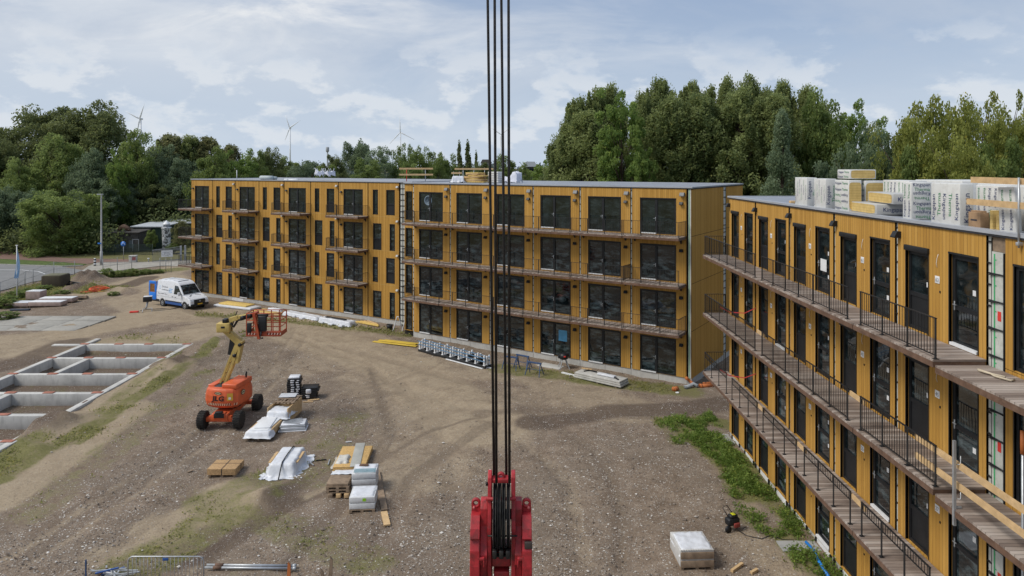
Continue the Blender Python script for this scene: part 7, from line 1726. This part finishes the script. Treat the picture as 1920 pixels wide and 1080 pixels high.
sm_ = bpy.data.meshes.new('loose_stones'); sm_.from_pydata(V.tolist(), [], (Fc[None]+6*np.arange(n)[:,None,None]).reshape(-1,3).tolist()); sm_.update()
ca = sm_.color_attributes.new('tint', 'FLOAT_COLOR', 'POINT'); cc = np.ones((n,4), np.float32); cc[:,0] = rng.uniform(0,1,size=n)**1.15; ca.data.foreach_set('color', np.repeat(cc,6,0).ravel())
t = NT('loose_stone'); at = t.new('ShaderNodeAttribute', attribute_name='tint'); sp = t.new('ShaderNodeSeparateColor'); t.link(at.outputs['Color'], sp.inputs[0]); t.color(t.ramp(sp.outputs[0], [(0,(.10,.075,.058)),(.5,(.24,.20,.165)),(.85,(.42,.385,.345)),(1,(.66,.63,.59))])); t.rough(.85); sm_.materials.append(t.mat)
stuff('loose_stones', sm_, 'loose stones scattered over the gravel of the yard', 'stones')
# leafy plants in the bed by the fence
def shrub(px, py, h, w, label, mat='green', group='low shrubs by the road'):
    q = G(px, py); cm, tm, H0, W0 = T['lime' if mat == 'lime' else 'green'][0]
    r = thing('shrub', label, 'shrub', (q.x, q.y, ground_z(q.x,q.y)-.1), rnd.uniform(0,6), group); w *= .75; h *= .62; r.scale = (w/W0, w/W0, h/H0)
    for nm, me_ in (('crown', SHR), ('stem', tm)): o = bpy.data.objects.new(nm, me_); COL.objects.link(o); o.parent = r
SHR = make_tree('broad', 16, 11, 2600, .55, 991, LEAF['green'], .02)[0]
for k, (px, py, h, w, lab) in enumerate([(200,521,1.9,2.6,'leftmost low shrub of the row between the dirt heap and the block'), (222,519,1.5,2.4,'low shrub of the row just right of the leftmost'), (247,517,1.7,2.8,'low shrub in the middle of the row, bushy'), (272,514,1.3,2.6,'low shrub of the row right of the middle'), (296,512,1.0,2.2,'rightmost low shrub of the row near the van'), (8,575,2.0,3.6,'dark shrub at the left edge beside the flagpole'), (28,560,1.6,2.6,'shrub behind the flagpole'), (52,553,1.5,3.0,'shrub left of the concrete box'), (82,545,1.2,2.4,'reddish low shrub in front of the concrete box'), (115,552,.9,2.4,'small shrub behind the flat packs'), (12,598,1.2,2.8,'low shrub at the left edge below the flagpole'), (212,553,.8,1.8,'small shrub right of the orange conduit')]): shrub(px, py, h, w, lab)
# turbines, mast and far houses
TW = M('turbine_pale_grey', (.78,.80,.84), .6, .03)
def turbine(px, hub, d, bl, angs, label):
    q = P(px, hub, d); ps = thing('wind_turbine', label, 'wind turbine', (q.x, d, 0), 0, 'wind turbines on the horizon'); z = q.z; r_ = bl*d/F
    b = MB(); b.tube([(0,0,0),(0,0,z)], [2.3,1.4], 12); b.build('tower', TW, ps)
    b = MB(); b.bbox(-1.8, 1.8, -4, 6, z-1.6, z+2.0, .5); b.build('nacelle', TW, ps)
    hubo = MB(); hubo.lathe([(1.5,0),(1.4,1.5),(.4,3)], 12, 0, Matrix.Translation((0,-4,z)) @ Matrix.Rotation(R(90),4,'X')); hubo.build('hub', TW, ps)
    for a in angs:
        b = MB(); a = R(a); u = Vector((math.sin(a),0,math.cos(a))); o = Vector((0,-5,z)); b.tube([o, o+u*r_*.2, o+u*r_*.6, o+u*r_], [.9,1.7,1.0,.25], 8); b.build('blade', TW, ps)
turbine(264, 223, 1500, 30, (18,-62,190), 'leftmost wind turbine, beside the huge dark tree')
turbine(544, 240, 2000, 25, (-18,55,200), 'second wind turbine from the left, its tower clear of the trees')
turbine(751, 248, 2100, 30, (-2,222,118), 'third wind turbine from the left, one blade straight up')
turbine(939, 252, 2300, 24, (-55,55,180), 'faint wind turbine between the crane ropes')
q = P(614, 292, 700); ps = thing('mast', 'thin grey mast with a wider top far over the roofs', 'mast', (q.x, 700, 0)); b = MB(); b.tube([(0,0,0),(0,0,34)], [.9,.7], 10); b.build('shaft', GREYP, ps); b = MB(); b.lathe([(1.4,30),(1.7,31),(1.7,34.5),(1.2,35)], 12); b.build('head', GREYP, ps)
def house(px0, px1, top, d, label, wm, rm):
    x0, x1 = (px0-CX)/F*d, (px1-CX)/F*d; z = HC-(top-HY)/F*d; w = (x1-x0)/2; ps = thing('far_house', label, 'house', ((x0+x1)/2, d, 0)); b = MB(); b.box(-w, w, 0, 10, 0, z-2.2); b.build('wall', wm, ps)
    b = MB(); b.prism([(-w-.4,z-2.2),(w+.4,z-2.2),(w*.7,z),(-w*.7,z)], -.4, 10.4); b.build('roof', rm, ps); b = MB(); b.box(-w*.7, w*.7, -.05, -.01, z-4.2, z-3); b.build('window', GLASS, ps)
house(983, 1006, 303, 300, 'far house with a pale roof at the foot of the tall row', SHW, bpy.data.materials['pale_sheet_roof'])
house(902, 918, 299, 420, 'far grey house between the poplars and the crane ropes', GREYP, SHW)
house(908, 924, 316, 300, 'far brick house low behind the guard rail', ORANGEP, SHW)
print('objects', len(bpy.data.objects))
